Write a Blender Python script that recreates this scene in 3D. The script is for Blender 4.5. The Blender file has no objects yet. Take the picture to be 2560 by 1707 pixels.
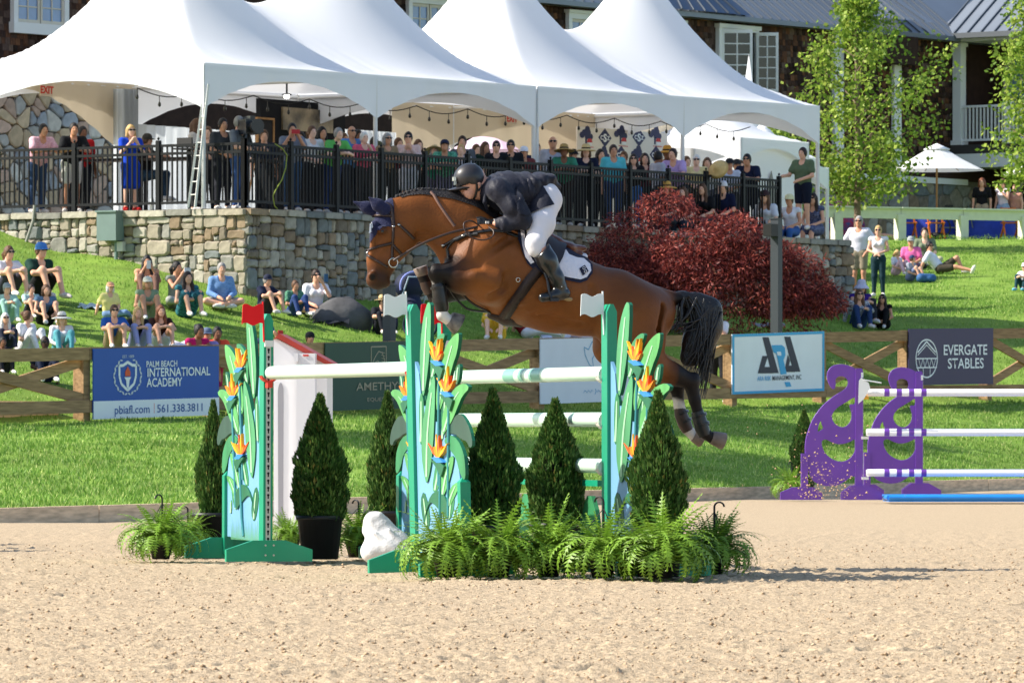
import bpy, math, random
import numpy as np
from mathutils import Vector, Matrix, Quaternion
random.seed(7); RNG = np.random.default_rng(7)
S = bpy.context.scene
COL = S.collection
R = math.radians
# ---------------------------------------------------------------- camera, world, sun, exposure
F = 15240.0; HC = 0.93; YH = 1075.0          # focal length in photograph pixels, eye height, horizon row
cam = bpy.data.cameras.new('camera'); camo = bpy.data.objects.new('camera', cam); COL.objects.link(camo)
camo.location = (0, 0, HC); camo.rotation_euler = (R(90), 0, 0)
cam.sensor_width = 36; cam.lens = 36 * F / 2560; cam.shift_y = (YH - 853.5) / 2560
cam.clip_start = 1; cam.clip_end = 3000
cam.dof.use_dof = True; cam.dof.focus_distance = 41.0; cam.dof.aperture_fstop = 23
S.camera = camo
SUN_AZ = math.atan2(-0.985, -0.06); SUN_EL = R(40)
sdir = Vector((math.sin(SUN_AZ) * math.cos(SUN_EL), math.cos(SUN_AZ) * math.cos(SUN_EL), math.sin(SUN_EL)))
w = bpy.data.worlds.new('World'); S.world = w; w.use_nodes = True
nt = w.node_tree; bg = nt.nodes['Background']
sky = nt.nodes.new('ShaderNodeTexSky'); sky.sky_type = 'NISHITA'; sky.sun_disc = False
sky.sun_elevation = SUN_EL; sky.sun_rotation = SUN_AZ
sky.air_density = 1.0; sky.dust_density = 1.2
nt.links.new(sky.outputs[0], bg.inputs[0]); bg.inputs[1].default_value = 0.125
sl = bpy.data.lights.new('sun', 'SUN'); so = bpy.data.objects.new('sun', sl); COL.objects.link(so)
sl.energy = 4.6; sl.angle = R(0.55); sl.color = (1.0, 0.93, 0.82)
so.rotation_euler = (-sdir).to_track_quat('-Z', 'Y').to_euler(); so.location = (-40, -10, 60)
S.view_settings.view_transform = 'Standard'; S.view_settings.look = 'None'
S.view_settings.exposure = 0.84; S.view_settings.gamma = 1; S.view_settings.use_curve_mapping = False
S.render.engine = 'CYCLES'
S.cycles.max_bounces = 6; S.cycles.diffuse_bounces = 3; S.cycles.transparent_max_bounces = 6
S.cycles.use_denoising = True
# ---------------------------------------------------------------- helpers
def lin(c):
    return tuple(((v / 255) / 12.92 if v / 255 <= .04045 else ((v / 255 + .055) / 1.055) ** 2.4) for v in c)
def W(px, py, D):
    return Vector(((px - 1280) * D / F, D, HC + (YH - py) * D / F))
def gnd(px, py):
    return W(px, py, HC * F / (py - YH))
def tag(o, label=None, cat=None, group=None, kind=None):
    if label: o['label'] = label
    if cat: o['category'] = cat
    if group: o['group'] = group
    if kind: o['kind'] = kind
    return o
def link(o, parent=None):
    COL.objects.link(o)
    if parent is not None: o.parent = parent
    return o
def thing(name, label, cat, loc=(0, 0, 0), rz=0, group=None):
    o = bpy.data.objects.new(name, None); o.empty_display_size = .1
    o.location = loc; o.rotation_euler = (0, 0, rz)
    return tag(link(o), label, cat, group)
def part(name, mesh, parent, mat=None, loc=(0, 0, 0), rot=(0, 0, 0), scale=(1, 1, 1)):
    o = bpy.data.objects.new(name, mesh); o.location = loc; o.rotation_euler = rot; o.scale = scale
    if mat is not None and not mesh.materials: mesh.materials.append(mat)
    return link(o, parent)
_M = {}
def mat(name, col, rough=.6, spec=.3, var=.0, vscale=8., bump=0., bscale=40., metal=0., objvar=0., transl=0., alpha_noise=None, col2=None, stretch=None, sheen=0., coat=0.):
    if name in _M: return _M[name]
    m = bpy.data.materials.new(name); m.use_nodes = True; n = m.node_tree.nodes; l = m.node_tree.links
    b = n['Principled BSDF']; b.inputs['Roughness'].default_value = rough
    b.inputs['Specular IOR Level'].default_value = spec; b.inputs['Metallic'].default_value = metal
    if sheen: b.inputs['Sheen Weight'].default_value = sheen
    if coat: b.inputs['Coat Weight'].default_value = coat; b.inputs['Coat Roughness'].default_value = .15
    b.inputs['Base Color'].default_value = (*col, 1)
    out = None
    def coords(scale):
        tc = n.new('ShaderNodeTexCoord'); mp = n.new('ShaderNodeMapping'); l.new(tc.outputs['Object'], mp.inputs[0])
        if stretch: mp.inputs['Scale'].default_value = stretch
        t = n.new('ShaderNodeTexNoise'); t.inputs['Scale'].default_value = scale; t.inputs['Detail'].default_value = 4
        l.new(mp.outputs[0], t.inputs['Vector']); return t
    if var or col2:
        t = coords(vscale); rp = n.new('ShaderNodeValToRGB'); l.new(t.outputs['Fac'], rp.inputs[0])
        a = tuple(max(0, v * (1 - var)) for v in col); c2 = col2 or tuple(min(1, v * (1 + var)) for v in col)
        rp.color_ramp.elements[0].position = .32; rp.color_ramp.elements[1].position = .68
        rp.color_ramp.elements[0].color = (*a, 1); rp.color_ramp.elements[1].color = (*c2, 1)
        out = rp.outputs[0]
    if objvar:
        oi = n.new('ShaderNodeObjectInfo'); hs = n.new('ShaderNodeHueSaturation')
        mr = n.new('ShaderNodeMapRange'); mr.inputs['To Min'].default_value = 1 - objvar; mr.inputs['To Max'].default_value = 1 + objvar
        l.new(oi.outputs['Random'], mr.inputs[0]); l.new(mr.outputs[0], hs.inputs['Value'])
        if out: l.new(out, hs.inputs['Color'])
        else: hs.inputs['Color'].default_value = (*col, 1)
        out = hs.outputs[0]
    if out: l.new(out, b.inputs['Base Color'])
    if bump:
        t2 = coords(bscale); bp = n.new('ShaderNodeBump'); bp.inputs['Strength'].default_value = bump
        bp.inputs['Distance'].default_value = .02; l.new(t2.outputs['Fac'], bp.inputs['Height']); l.new(bp.outputs[0], b.inputs['Normal'])
    if transl:
        tr = n.new('ShaderNodeBsdfTranslucent'); mx = n.new('ShaderNodeMixShader'); mx.inputs[0].default_value = transl
        if out: l.new(out, tr.inputs[0])
        else: tr.inputs[0].default_value = (*col, 1)
        l.new(b.outputs[0], mx.inputs[1]); l.new(tr.outputs[0], mx.inputs[2]); l.new(mx.outputs[0], n['Material Output'].inputs[0])
    _M[name] = m; return m
def attr_mat(name, rough=.5, spec=.3, bump=0., bscale=40., transl=0., attr='tint', sheen=0., var=0., vscale=20.):
    if name in _M: return _M[name]
    m = bpy.data.materials.new(name); m.use_nodes = True; n = m.node_tree.nodes; l = m.node_tree.links
    b = n['Principled BSDF']; b.inputs['Roughness'].default_value = rough; b.inputs['Specular IOR Level'].default_value = spec
    if sheen: b.inputs['Sheen Weight'].default_value = sheen
    a = n.new('ShaderNodeAttribute'); a.attribute_name = attr
    out = a.outputs['Color']
    tc = n.new('ShaderNodeTexCoord')
    if var:
        t = n.new('ShaderNodeTexNoise'); t.inputs['Scale'].default_value = vscale; t.inputs['Detail'].default_value = 3
        l.new(tc.outputs['Object'], t.inputs['Vector'])
        mr = n.new('ShaderNodeMapRange'); mr.inputs['From Min'].default_value = .3; mr.inputs['From Max'].default_value = .7
        mr.inputs['To Min'].default_value = 1 - var; mr.inputs['To Max'].default_value = 1 + var
        hs = n.new('ShaderNodeHueSaturation'); l.new(t.outputs['Fac'], mr.inputs[0]); l.new(mr.outputs[0], hs.inputs['Value']); l.new(out, hs.inputs['Color'])
        out = hs.outputs[0]
    l.new(out, b.inputs['Base Color'])
    if bump:
        t2 = n.new('ShaderNodeTexNoise'); t2.inputs['Scale'].default_value = bscale; l.new(tc.outputs['Object'], t2.inputs['Vector'])
        bp = n.new('ShaderNodeBump'); bp.inputs['Strength'].default_value = bump; bp.inputs['Distance'].default_value = .02
        l.new(t2.outputs['Fac'], bp.inputs['Height']); l.new(bp.outputs[0], b.inputs['Normal'])
    if transl:
        tr = n.new('ShaderNodeBsdfTranslucent'); mx = n.new('ShaderNodeMixShader'); mx.inputs[0].default_value = transl
        l.new(out, tr.inputs[0]); l.new(b.outputs[0], mx.inputs[1]); l.new(tr.outputs[0], mx.inputs[2]); l.new(mx.outputs[0], n['Material Output'].inputs[0])
    _M[name] = m; return m
def np_mesh(name, v, f, smooth=False, tint=None):
    """mesh from numpy arrays; f is (n,3) or (n,4)"""
    me = bpy.data.meshes.new(name); v = np.asarray(v, np.float32); f = np.asarray(f, np.int32)
    me.vertices.add(len(v)); me.vertices.foreach_set('co', v.ravel())
    k = f.shape[1]; me.loops.add(f.size); me.loops.foreach_set('vertex_index', f.ravel())
    me.polygons.add(len(f)); me.polygons.foreach_set('loop_start', np.arange(0, f.size, k, dtype=np.int32))
    if smooth: me.polygons.foreach_set('use_smooth', np.ones(len(f), bool))
    if tint is not None:
        a = me.color_attributes.new('tint', 'FLOAT_COLOR', 'POINT')
        c = np.ones((len(v), 4), np.float32); c[:, :3] = tint; a.data.foreach_set('color', c.ravel())
    me.update(); me.validate(); return me
class MB:
    """collects pieces into one mesh"""
    def __init__(s): s.v = []; s.f = []; s.sm = []
    def add(s, vs, fs, smooth=False):
        o = len(s.v); s.v += [tuple(p) for p in vs]; s.f += [tuple(i + o for i in q) for q in fs]; s.sm += [smooth] * len(fs); return s
    def box(s, a, b, M=None):
        (x0, y0, z0), (x1, y1, z1) = a, b
        vs = [Vector(p) for p in ((x0, y0, z0), (x1, y0, z0), (x1, y1, z0), (x0, y1, z0), (x0, y0, z1), (x1, y0, z1), (x1, y1, z1), (x0, y1, z1))]
        if M is not None: vs = [M @ p for p in vs]
        return s.add(vs, [(0, 3, 2, 1), (4, 5, 6, 7), (0, 1, 5, 4), (1, 2, 6, 5), (2, 3, 7, 6), (3, 0, 4, 7)])
    def beam(s, p, q, wx, wz, up=(0, 0, 1)):
        """box beam from p to q; wx across, wz along up"""
        p, q = Vector(p), Vector(q); d = (q - p); L = d.length; d.normalize(); up = Vector(up)
        x = d.cross(up); x.normalize(); z = x.cross(d)
        vs = [p + x * (a * wx / 2) + z * (b * wz / 2) + d * (c * L) for c in (0, 1) for a, b in ((-1, -1), (1, -1), (1, 1), (-1, 1))]
        return s.add(vs, [(0, 1, 2, 3), (7, 6, 5, 4), (0, 4, 5, 1), (1, 5, 6, 2), (2, 6, 7, 3), (3, 7, 4, 0)])
    def tube(s, path, rad, n=8, caps=True, smooth=True):
        path = [Vector(p) for p in path]; m = len(path)
        if not hasattr(rad, '__len__'): rad = [rad] * m
        vs = []; fs = []; ref = None
        for i, p in enumerate(path):
            d = (path[min(i + 1, m - 1)] - path[max(i - 1, 0)]); d.normalize()
            if ref is None:
                ref = d.orthogonal().normalized()
            else:
                ref = ref - d * ref.dot(d)
                ref = ref.normalized() if ref.length > 1e-6 else d.orthogonal().normalized()
            y = d.cross(ref)
            for k in range(n):
                a = 2 * math.pi * k / n; vs.append(p + (ref * math.cos(a) + y * math.sin(a)) * rad[i])
        for i in range(m - 1):
            for k in range(n): fs.append((i * n + k, i * n + (k + 1) % n, (i + 1) * n + (k + 1) % n, (i + 1) * n + k))
        s.add(vs, fs, smooth)
        if caps:
            s.add(vs[:n], [tuple(range(n - 1, -1, -1))]); s.add(vs[-n:], [tuple(range(n))])
        return s
    def lathe(s, prof, n=16, c=(0, 0, 0), smooth=True):
        vs = [(c[0] + r * math.cos(2 * math.pi * k / n), c[1] + r * math.sin(2 * math.pi * k / n), c[2] + z) for r, z in prof for k in range(n)]
        fs = [(i * n + k, i * n + (k + 1) % n, (i + 1) * n + (k + 1) % n, (i + 1) * n + k) for i in range(len(prof) - 1) for k in range(n)]
        return s.add(vs, fs, smooth)
    def prism(s, poly, y0, y1, bevel=0.):
        """polygon in the local xz plane, extruded from y0 (front) to y1"""
        n = len(poly); area = sum(poly[i][0] * poly[(i + 1) % n][1] - poly[(i + 1) % n][0] * poly[i][1] for i in range(n))
        if area < 0: poly = poly[::-1]
        cx = sum(p[0] for p in poly) / n; cz = sum(p[1] for p in poly) / n
        if bevel:
            ins = []
            for x, z in poly:
                d = math.hypot(x - cx, z - cz) or 1; k = max(0, 1 - bevel / d); ins.append((cx + (x - cx) * k, cz + (z - cz) * k))
            vs = [(x, y0, z) for x, z in ins] + [(x, y0 + bevel * .8, z) for x, z in poly] + [(x, y1, z) for x, z in poly]
            fs = [tuple(range(n))] + [(i, n + i, n + (i + 1) % n, (i + 1) % n) for i in range(n)] + [(n + i, 2 * n + i, 2 * n + (i + 1) % n, n + (i + 1) % n) for i in range(n)]
            return s.add(vs, fs)
        vs = [(x, y0, z) for x, z in poly] + [(x, y1, z) for x, z in poly]
        fs = [tuple(range(n)), tuple(range(2 * n - 1, n - 1, -1))] + [(i, n + i, n + (i + 1) % n, (i + 1) % n) for i in range(n)]
        return s.add(vs, fs)
    def mesh(s, name):
        me = bpy.data.meshes.new(name); me.from_pydata(s.v, [], s.f)
        if any(s.sm): me.polygons.foreach_set('use_smooth', s.sm)
        me.update(); return me
    def build(s, name, m, parent=None, **k):
        me = s.mesh(name); return part(name, me, parent, m, **k)
class Plane:
    """a vertical plane: origin O=(x,y), unit direction A=(ax,ay); outward normal (ay,-ax)"""
    def __init__(s, O, A):
        s.O = Vector(O); L = math.hypot(*A); s.A = Vector((A[0] / L, A[1] / L)); s.rz = math.atan2(A[1], A[0])
    def u(s, px):
        t = (px - 1280) / F; return (t * s.O.y - s.O.x) / (s.A.x - t * s.A.y)
    def at(s, px, py):
        u = s.u(px); Y = s.O.y + u * s.A.y; return u, HC + (YH - py) * Y / F
    def w(s, u, z, n=0):
        return Vector((s.O.x + u * s.A.x + n * s.A.y, s.O.y + u * s.A.y - n * s.A.x, z))
    def off(s, n):
        return Plane((s.O.x + n * s.A.y, s.O.y - n * s.A.x), s.A)
    def empty(s, name, label, cat, group=None):
        return thing(name, label, cat, (s.O.x, s.O.y, 0), s.rz, group)
def smoothnoise(x, y, seed=0):
    xi = np.floor(x).astype(np.int64); yi = np.floor(y).astype(np.int64); xf = x - xi; yf = y - yi
    def h(a, b):
        n = (a * 374761393 + b * 668265263 + seed * 1442695041) & 0xffffffff
        n = ((n ^ (n >> 13)) * 1274126177) & 0xffffffff
        return ((n ^ (n >> 16)) & 0xffff) / 65535.
    ux = xf * xf * (3 - 2 * xf); uy = yf * yf * (3 - 2 * yf)
    return (h(xi, yi) * (1 - ux) + h(xi + 1, yi) * ux) * (1 - uy) + (h(xi, yi + 1) * (1 - ux) + h(xi + 1, yi + 1) * ux) * uy
def text_mesh(txt, size, sx=1., bold=0., align='CENTER', extrude=.002, shear=0.):
    cu = bpy.data.curves.new('lettering', 'FONT'); cu.body = txt; cu.size = size; cu.align_x = align; cu.offset = bold; cu.extrude = extrude
    cu.resolution_u = 3; cu.shear = shear
    o = bpy.data.objects.new('lettering', cu); COL.objects.link(o)
    dg = bpy.context.evaluated_depsgraph_get(); me = bpy.data.meshes.new_from_object(o.evaluated_get(dg))
    bpy.data.objects.remove(o); bpy.data.curves.remove(cu)
    # stand it upright in the xz plane, facing -y
    me.transform(Matrix(((sx, 0, 0, 0), (0, 0, -1, 0), (0, 1, 0, 0), (0, 0, 0, 1)))); me.materials.clear(); return me
# ---------------------------------------------------------------- implicit solids (smooth union of tapered limbs, meshed with surface nets)
class Sdf:
    def __init__(s, h, lo, hi):
        s.h = h; s.lo = np.array(lo, float); n = np.ceil((np.array(hi) - s.lo) / h).astype(int) + 1
        s.n = n; s.f = np.full(n, 1.0, np.float32)
        s.ax = [s.lo[i] + h * np.arange(n[i]) for i in range(3)]
    def _win(s, lo, hi, m):
        i0 = [max(0, int((lo[i] - m - s.lo[i]) / s.h)) for i in range(3)]; i1 = [min(s.n[i], int((hi[i] + m - s.lo[i]) / s.h) + 2) for i in range(3)]
        if any(b <= a for a, b in zip(i0, i1)): return None
        sl = tuple(slice(a, b) for a, b in zip(i0, i1))
        g = np.meshgrid(*[s.ax[i][sl[i]] for i in range(3)], indexing='ij', sparse=True); return sl, g
    def _mix(s, sl, d, k, sub=False):
        a = s.f[sl]
        if sub:
            if k > 0: hh = np.maximum(k - np.abs(a + d), 0) / k; s.f[sl] = np.maximum(a, -d) + hh * hh * k * .25
            else: s.f[sl] = np.maximum(a, -d)
            return
        if k <= 0: s.f[sl] = np.minimum(a, d); return
        hh = np.maximum(k - np.abs(a - d), 0) / k; s.f[sl] = np.minimum(a, d) - hh * hh * k * .25
    def cone(s, a, b, ra, rb, k=.02, sq=None, sub=False):
        """tapered limb; sq=(sx,sy,sz) >1 widens that axis"""
        a = np.array(a, float); b = np.array(b, float); q = np.array(sq if sq is not None else (1, 1, 1), float)
        r = max(ra, rb); w = s._win(np.minimum(a, b) - r * q, np.maximum(a, b) + r * q, k + 2 * s.h)
        if w is None: return s
        sl, g = w; A = a / q; B = b / q; ba = B - A; L2 = max(1e-9, ba @ ba)
        p = [g[i] / q[i] - A[i] for i in range(3)]
        t = np.clip((p[0] * ba[0] + p[1] * ba[1] + p[2] * ba[2]) / L2, 0, 1)
        d = np.sqrt((p[0] - ba[0] * t) ** 2 + (p[1] - ba[1] * t) ** 2 + (p[2] - ba[2] * t) ** 2) - (ra + (rb - ra) * t)
        s._mix(sl, (d * min(q)).astype(np.float32) if min(q) < 1 else d.astype(np.float32), k, sub); return s
    def ell(s, c, r, k=.02, rot=None, sub=False):
        c = np.array(c, float); r = np.array(r, float); m = r.max() if rot is not None else r
        w = s._win(c - m, c + m, k + 2 * s.h)
        if w is None: return s
        sl, g = w; p = [g[i] - c[i] for i in range(3)]
        if rot is not None:
            Rm = np.array(rot); p = [Rm[0, i] * p[0] + Rm[1, i] * p[1] + Rm[2, i] * p[2] for i in range(3)]
        k0 = np.sqrt((p[0] / r[0]) ** 2 + (p[1] / r[1]) ** 2 + (p[2] / r[2]) ** 2)
        k1 = np.sqrt((p[0] / r[0] ** 2) ** 2 + (p[1] / r[1] ** 2) ** 2 + (p[2] / r[2] ** 2) ** 2) + 1e-6
        s._mix(sl, (k0 * (k0 - 1) / k1).astype(np.float32), k, sub); return s
    def chain(s, pts, rad, k=.02, sq=None):
        for i in range(len(pts) - 1): s.cone(pts[i], pts[i + 1], rad[i], rad[i + 1], k, sq)
        return s
    def cut(s, fn):
        g = np.meshgrid(*s.ax, indexing='ij', sparse=True); s.f = np.maximum(s.f, fn(*g).astype(np.float32)); return s
    def verts(s):
        f = s.f; n = f.shape; neg = f < 0
        c = np.zeros((n[0] - 1, n[1] - 1, n[2] - 1), np.int8)
        for i in (0, 1):
            for j in (0, 1):
                for k in (0, 1): c += neg[i:n[0] - 1 + i, j:n[1] - 1 + j, k:n[2] - 1 + k]
        act = (c > 0) & (c < 8); idx = np.argwhere(act)
        if len(idx) == 0: return np.zeros((0, 3)), np.zeros((0, 4), int)
        ids = np.full(act.shape, -1, np.int64); ids[act] = np.arange(len(idx))
        cor = {(i, j, k): f[idx[:, 0] + i, idx[:, 1] + j, idx[:, 2] + k] for i in (0, 1) for j in (0, 1) for k in (0, 1)}
        acc = np.zeros((len(idx), 3)); cnt = np.zeros(len(idx))
        for a in cor:
            for d in range(3):
                if a[d]: continue
                b = list(a); b[d] = 1; va = cor[a]; vb = cor[tuple(b)]; m = (va < 0) != (vb < 0)
                t = np.where(m, va / np.where(m, va - vb, 1), 0)
                for e in range(3): acc[:, e] += np.where(m, a[e] + (t if e == d else 0), 0)
                cnt += m
        V = s.lo + (idx + acc / cnt[:, None]) * s.h
        Q = []
        for d in range(3):
            e1, e2 = (d + 1) % 3, (d + 2) % 3
            sl0 = [slice(None)] * 3; sl1 = [slice(None)] * 3; sl0[d] = slice(0, -1); sl1[d] = slice(1, None)
            A = neg[tuple(sl0)]; B = neg[tuple(sl1)]
            for sgn in (0, 1):
                E = np.argwhere((A & ~B) if sgn == 0 else (~A & B))
                E = E[(E[:, e1] > 0) & (E[:, e2] > 0) & (E[:, e1] < n[e1] - 1) & (E[:, e2] < n[e2] - 1)]
                if len(E) == 0: continue
                def g(o1, o2):
                    p = E.copy(); p[:, e1] -= o1; p[:, e2] -= o2; return ids[p[:, 0], p[:, 1], p[:, 2]]
                q = np.stack([g(1, 1), g(0, 1), g(0, 0), g(1, 0)], 1)
                Q.append(q if sgn == 0 else q[:, ::-1])
        return V, np.concatenate(Q)
    def mesh(s, name, tint=None, M=None):
        V, Q = s.verts()
        if M is not None: V = V @ np.array(M.to_3x3()).T + np.array(M.translation)
        t = tint(V) if callable(tint) else tint
        return np_mesh(name, V, Q, True, t)
# ================================================================ SETTING: ground
AX = (.533, .846)                                  # the direction the arena fence, terrace and tents run
CORNER = (-4.90, 112.9)                            # the corner of the retaining wall
WR = Plane(CORNER, AX)                             # long face of the retaining wall (faces right)
WL = Plane(CORNER, (.846, -.533))                  # short sunlit face (faces left), u runs negative to the left
FENCE = Plane((-1280 / 162.6, F / 162.6), (1280 / 124.2 + 1280 / 162.6, F / 124.2 - F / 162.6))
KERB = Plane((-1280 / 243., F / 243.), (1280 / 150.6 + 1280 / 243., F / 150.6 - F / 243.))
def kerbD(px): return F / max(60, 243 - .0361 * px)
def fenceD(px): return F / max(60, 162.6 - .015 * px)
def fenceZ(px): return 1.02 + .49 * px / 2560
def hill(px):
    """ground profile under one column of the photograph: [(distance, height)...] from the kerb outwards"""
    pts = [(kerbD(px), .10), (fenceD(px), fenceZ(px))]
    if px <= 619:
        u = WL.u(px); D = WL.O.y + u * WL.A.y; y = np.interp(px, [-500, 0, 130, 330, 619], [430, 575, 625, 655, 740])
        pts.append((D, HC + (YH - y) * D / F)); pts.append((D + 1.5, pts[-1][1]))
    elif px <= 2130:
        u = WR.u(px); D = WR.O.y + u * WR.A.y; y = np.interp(px, [619, 760, 930, 1300, 1900, 2130], [740, 747, 750, 752, 770, 787])
        pts.append((D, HC + (YH - y) * D / F)); pts.append((D + 1.5, pts[-1][1]))
    else:
        k = min(1, (px - 2130) / 60)
        pts += [(133 + 2 * k, 3.45), (150, 4.28), (175, 6.5), (260, 6.62)]
    return pts
def seat(px, py):
    """where the line of sight through a photograph pixel meets the lawn"""
    p = hill(px); m = (YH - py) / F
    for (d0, z0), (d1, z1) in zip(p, p[1:]):
        a = HC + m * d0 - z0; b = HC + m * d1 - z1
        if a > 0 >= b or a < 0 <= b or a == 0:
            t = a / (a - b); D = d0 + (d1 - d0) * t; return W(px, py, D)
    D = p[-1][0] if p[-1][0] < 200 else 150; return W(px, py, D)
def ground_at(px, D):
    p = hill(px); return float(np.interp(D, [q[0] for q in p], [q[1] for q in p]))
m_sand = mat('sand', lin((177, 158, 131)), rough=.95, spec=.1, var=.34, vscale=55, bump=.5, bscale=150)
m_sandfar = m_sand
# riding arena: fine relief of clods near the camera, coarser farther off
def sand_height(X, Y):
    z = .007 * smoothnoise(X * 9, Y * 9, 1) + .006 * smoothnoise(X * 28, Y * 28, 2) ** 2 + .019 * smoothnoise(X * 52, Y * 40, 3) + .03 * smoothnoise(X * .9, Y * .9, 4)
    k = smoothnoise(X * 30, Y * 30, 5); z += .012 * np.clip(k - .72, 0, 1) / .28
    return z - .05
def sand_patch(x0, x1, n, y):
    t = np.linspace(0, 1, n); y = np.asarray(y)
    X = x0(y)[:, None] * (1 - t) + x1(y)[:, None] * t; Y = np.repeat(y[:, None], n, 1); return X, Y
ys = []; yy = 20.5
while yy < 62: ys.append(yy); yy += .026 if yy < 30 else (.034 if yy < 40 else (.07 if yy < 48 else .16))
ys = np.array(ys); nX = 330
X, Y = sand_patch(lambda y: -.098 * y - .25, lambda y: .098 * y + .25, nX, ys)
Z = sand_height(X, Y); Z[:, 0] -= .03; Z[:, -1] -= .03
# hoof prints and the churned take-off side
for _ in range(260):
    hy = 21 + 27 * RNG.random() ** 1.4; hx = (RNG.random() * 2 - 1) * .09 * hy
    if RNG.random() < .3: hx = 1.3 + RNG.normal(0, .5); hy = 41.5 + RNG.normal(0, 1.6)
    r0, r1 = np.searchsorted(ys, [hy - .25, hy + .25]); q = ((X[r0:r1] - hx) / .065) ** 2 + ((Y[r0:r1] - hy) / .075) ** 2; Z[r0:r1] += -.022 * np.exp(-q) + .014 * np.exp(-((np.sqrt(q) - 1.6) / .45) ** 2)
edge = np.minimum(1, (62 - Y) / 8); Z = Z * edge + (-.012) * (1 - edge)
ny = len(ys); I = np.arange(ny * nX).reshape(ny, nX)
Fq = np.stack([I[:-1, :-1], I[:-1, 1:], I[1:, 1:], I[1:, :-1]], -1).reshape(-1, 4)
me = np_mesh('sand', np.stack([X, Y, Z], -1).reshape(-1, 3), Fq, True); me.materials.append(m_sand)
tag(link(bpy.data.objects.new('sand', me)), kind='structure')
g = MB()
pxs = list(range(-2400, 5200, 200))
fr = [(-60, -20), (70, -20)]
rows = []
kl = [(KERB.w(u, -.05, -.3).x, KERB.w(u, -.05, -.3).y) for u in np.linspace(-45, 110, 40)]
vs = []
for x, y in kl: vs.append((x, y, -.05)); vs.append((x + 10, min(y - 20, -40), -.05)) if False else vs.append((x, -30, -.05))
fs = [(2 * i, 2 * i + 1, 2 * i + 3, 2 * i + 2) for i in range(len(kl) - 1)]
g.add(vs, fs); ob = g.build('arena_floor', m_sand); tag(ob, kind='structure')
# loose clods lying on the raked sand
m_clod = mat('clod', lin((138, 112, 86)), rough=.95, spec=.1, vscale=9, col2=lin((206, 182, 150)), var=.25)
cv = []; cf = []
base = np.array([(1, 0, 0), (-1, 0, 0), (0, 1, 0), (0, -1, 0), (0, 0, 1), (0, 0, -.6)], float)
tri = np.array([(0, 2, 4), (2, 1, 4), (1, 3, 4), (3, 0, 4), (2, 0, 5), (1, 2, 5), (3, 1, 5), (0, 3, 5)])
n = 22000
yc = 20.5 + 30 * RNG.random(n) ** 1.5; xc = (RNG.random(n) * 2 - 1) * (.09 * yc); zc = sand_height(xc, yc)
rad = .004 + .011 * RNG.random(n) ** 6
ang = RNG.random(n) * 6.28
V = base[None] * (rad[:, None, None] * (.7 + .6 * RNG.random((n, 6, 1)))) * np.array([1, 1, .75])
ca, sa = np.cos(ang)[:, None], np.sin(ang)[:, None]
V = np.stack([V[..., 0] * ca - V[..., 1] * sa, V[..., 0] * sa + V[..., 1] * ca, V[..., 2]], -1) + np.stack([xc, yc, zc + rad * .2], -1)[:, None]
T = (tri[None] + (np.arange(n) * 6)[:, None, None]).reshape(-1, 3)
me = np_mesh('sand_clods', V.reshape(-1, 3), T, True); me.materials.append(m_clod)
tag(link(bpy.data.objects.new('sand_clods', me)), 'loose clods scattered over the raked arena sand', 'sand clods', kind='stuff')
# timber edging between the sand and the bank
ed = KERB.empty('timber_edging', 'low weathered timber edging between the arena sand and the grass bank', 'edging')
m_edge = mat('edging_timber', lin((208, 184, 154)), rough=.85, var=.25, vscale=3, stretch=(1, 1, 8), objvar=.12)
u = -12.0
b0 = MB().box((0, -.06, -.08), (3.58, .06, .135)).mesh('timber_board'); b0.materials.append(m_edge)
while u < 60:
    part('timber_board', b0, ed, loc=(u, random.uniform(-.008, .008), random.uniform(-.015, .005))); u += 3.6
# grass bank and hill
cols = list(range(-1200, 3800, 25)) + [619, 620, 2130, 2131]; cols = sorted(set(cols))
gv = []; rowsN = None
for px in cols:
    p = hill(px); d = [q[0] for q in p]; z = [q[1] for q in p]
    ds = np.concatenate([np.linspace(d[0], d[1], 26)[:-1], np.linspace(d[1], d[2], 30)[:-1], np.linspace(d[2], d[-1], 24)])
    zs = np.interp(ds, d, z)
    for D, zz in zip(ds, zs): gv.append(((px - 1280) * D / F, D, zz))
gv = np.array(gv); rowsN = 25 + 29 + 24
gn = .05 * (smoothnoise(gv[:, 0] * .7, gv[:, 1] * .35, 11) - .5) + .05 * (smoothnoise(gv[:, 0] * 2, gv[:, 1] * 1.2, 12) - .5)
gv[:, 2] += gn
I = np.arange(len(gv)).reshape(len(cols), rowsN)
Fq = np.stack([I[:-1, :-1], I[1:, :-1], I[1:, 1:], I[:-1, 1:]], -1).reshape(-1, 4)
m_grass = mat('turf', lin((116, 144, 60)), rough=.9, spec=.1, var=.22, vscale=1.3, bump=.5, bscale=30)
me = np_mesh('grass_hill', gv, Fq, True); me.materials.append(m_grass); tag(link(bpy.data.objects.new('grass_hill', me)), kind='structure')
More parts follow.
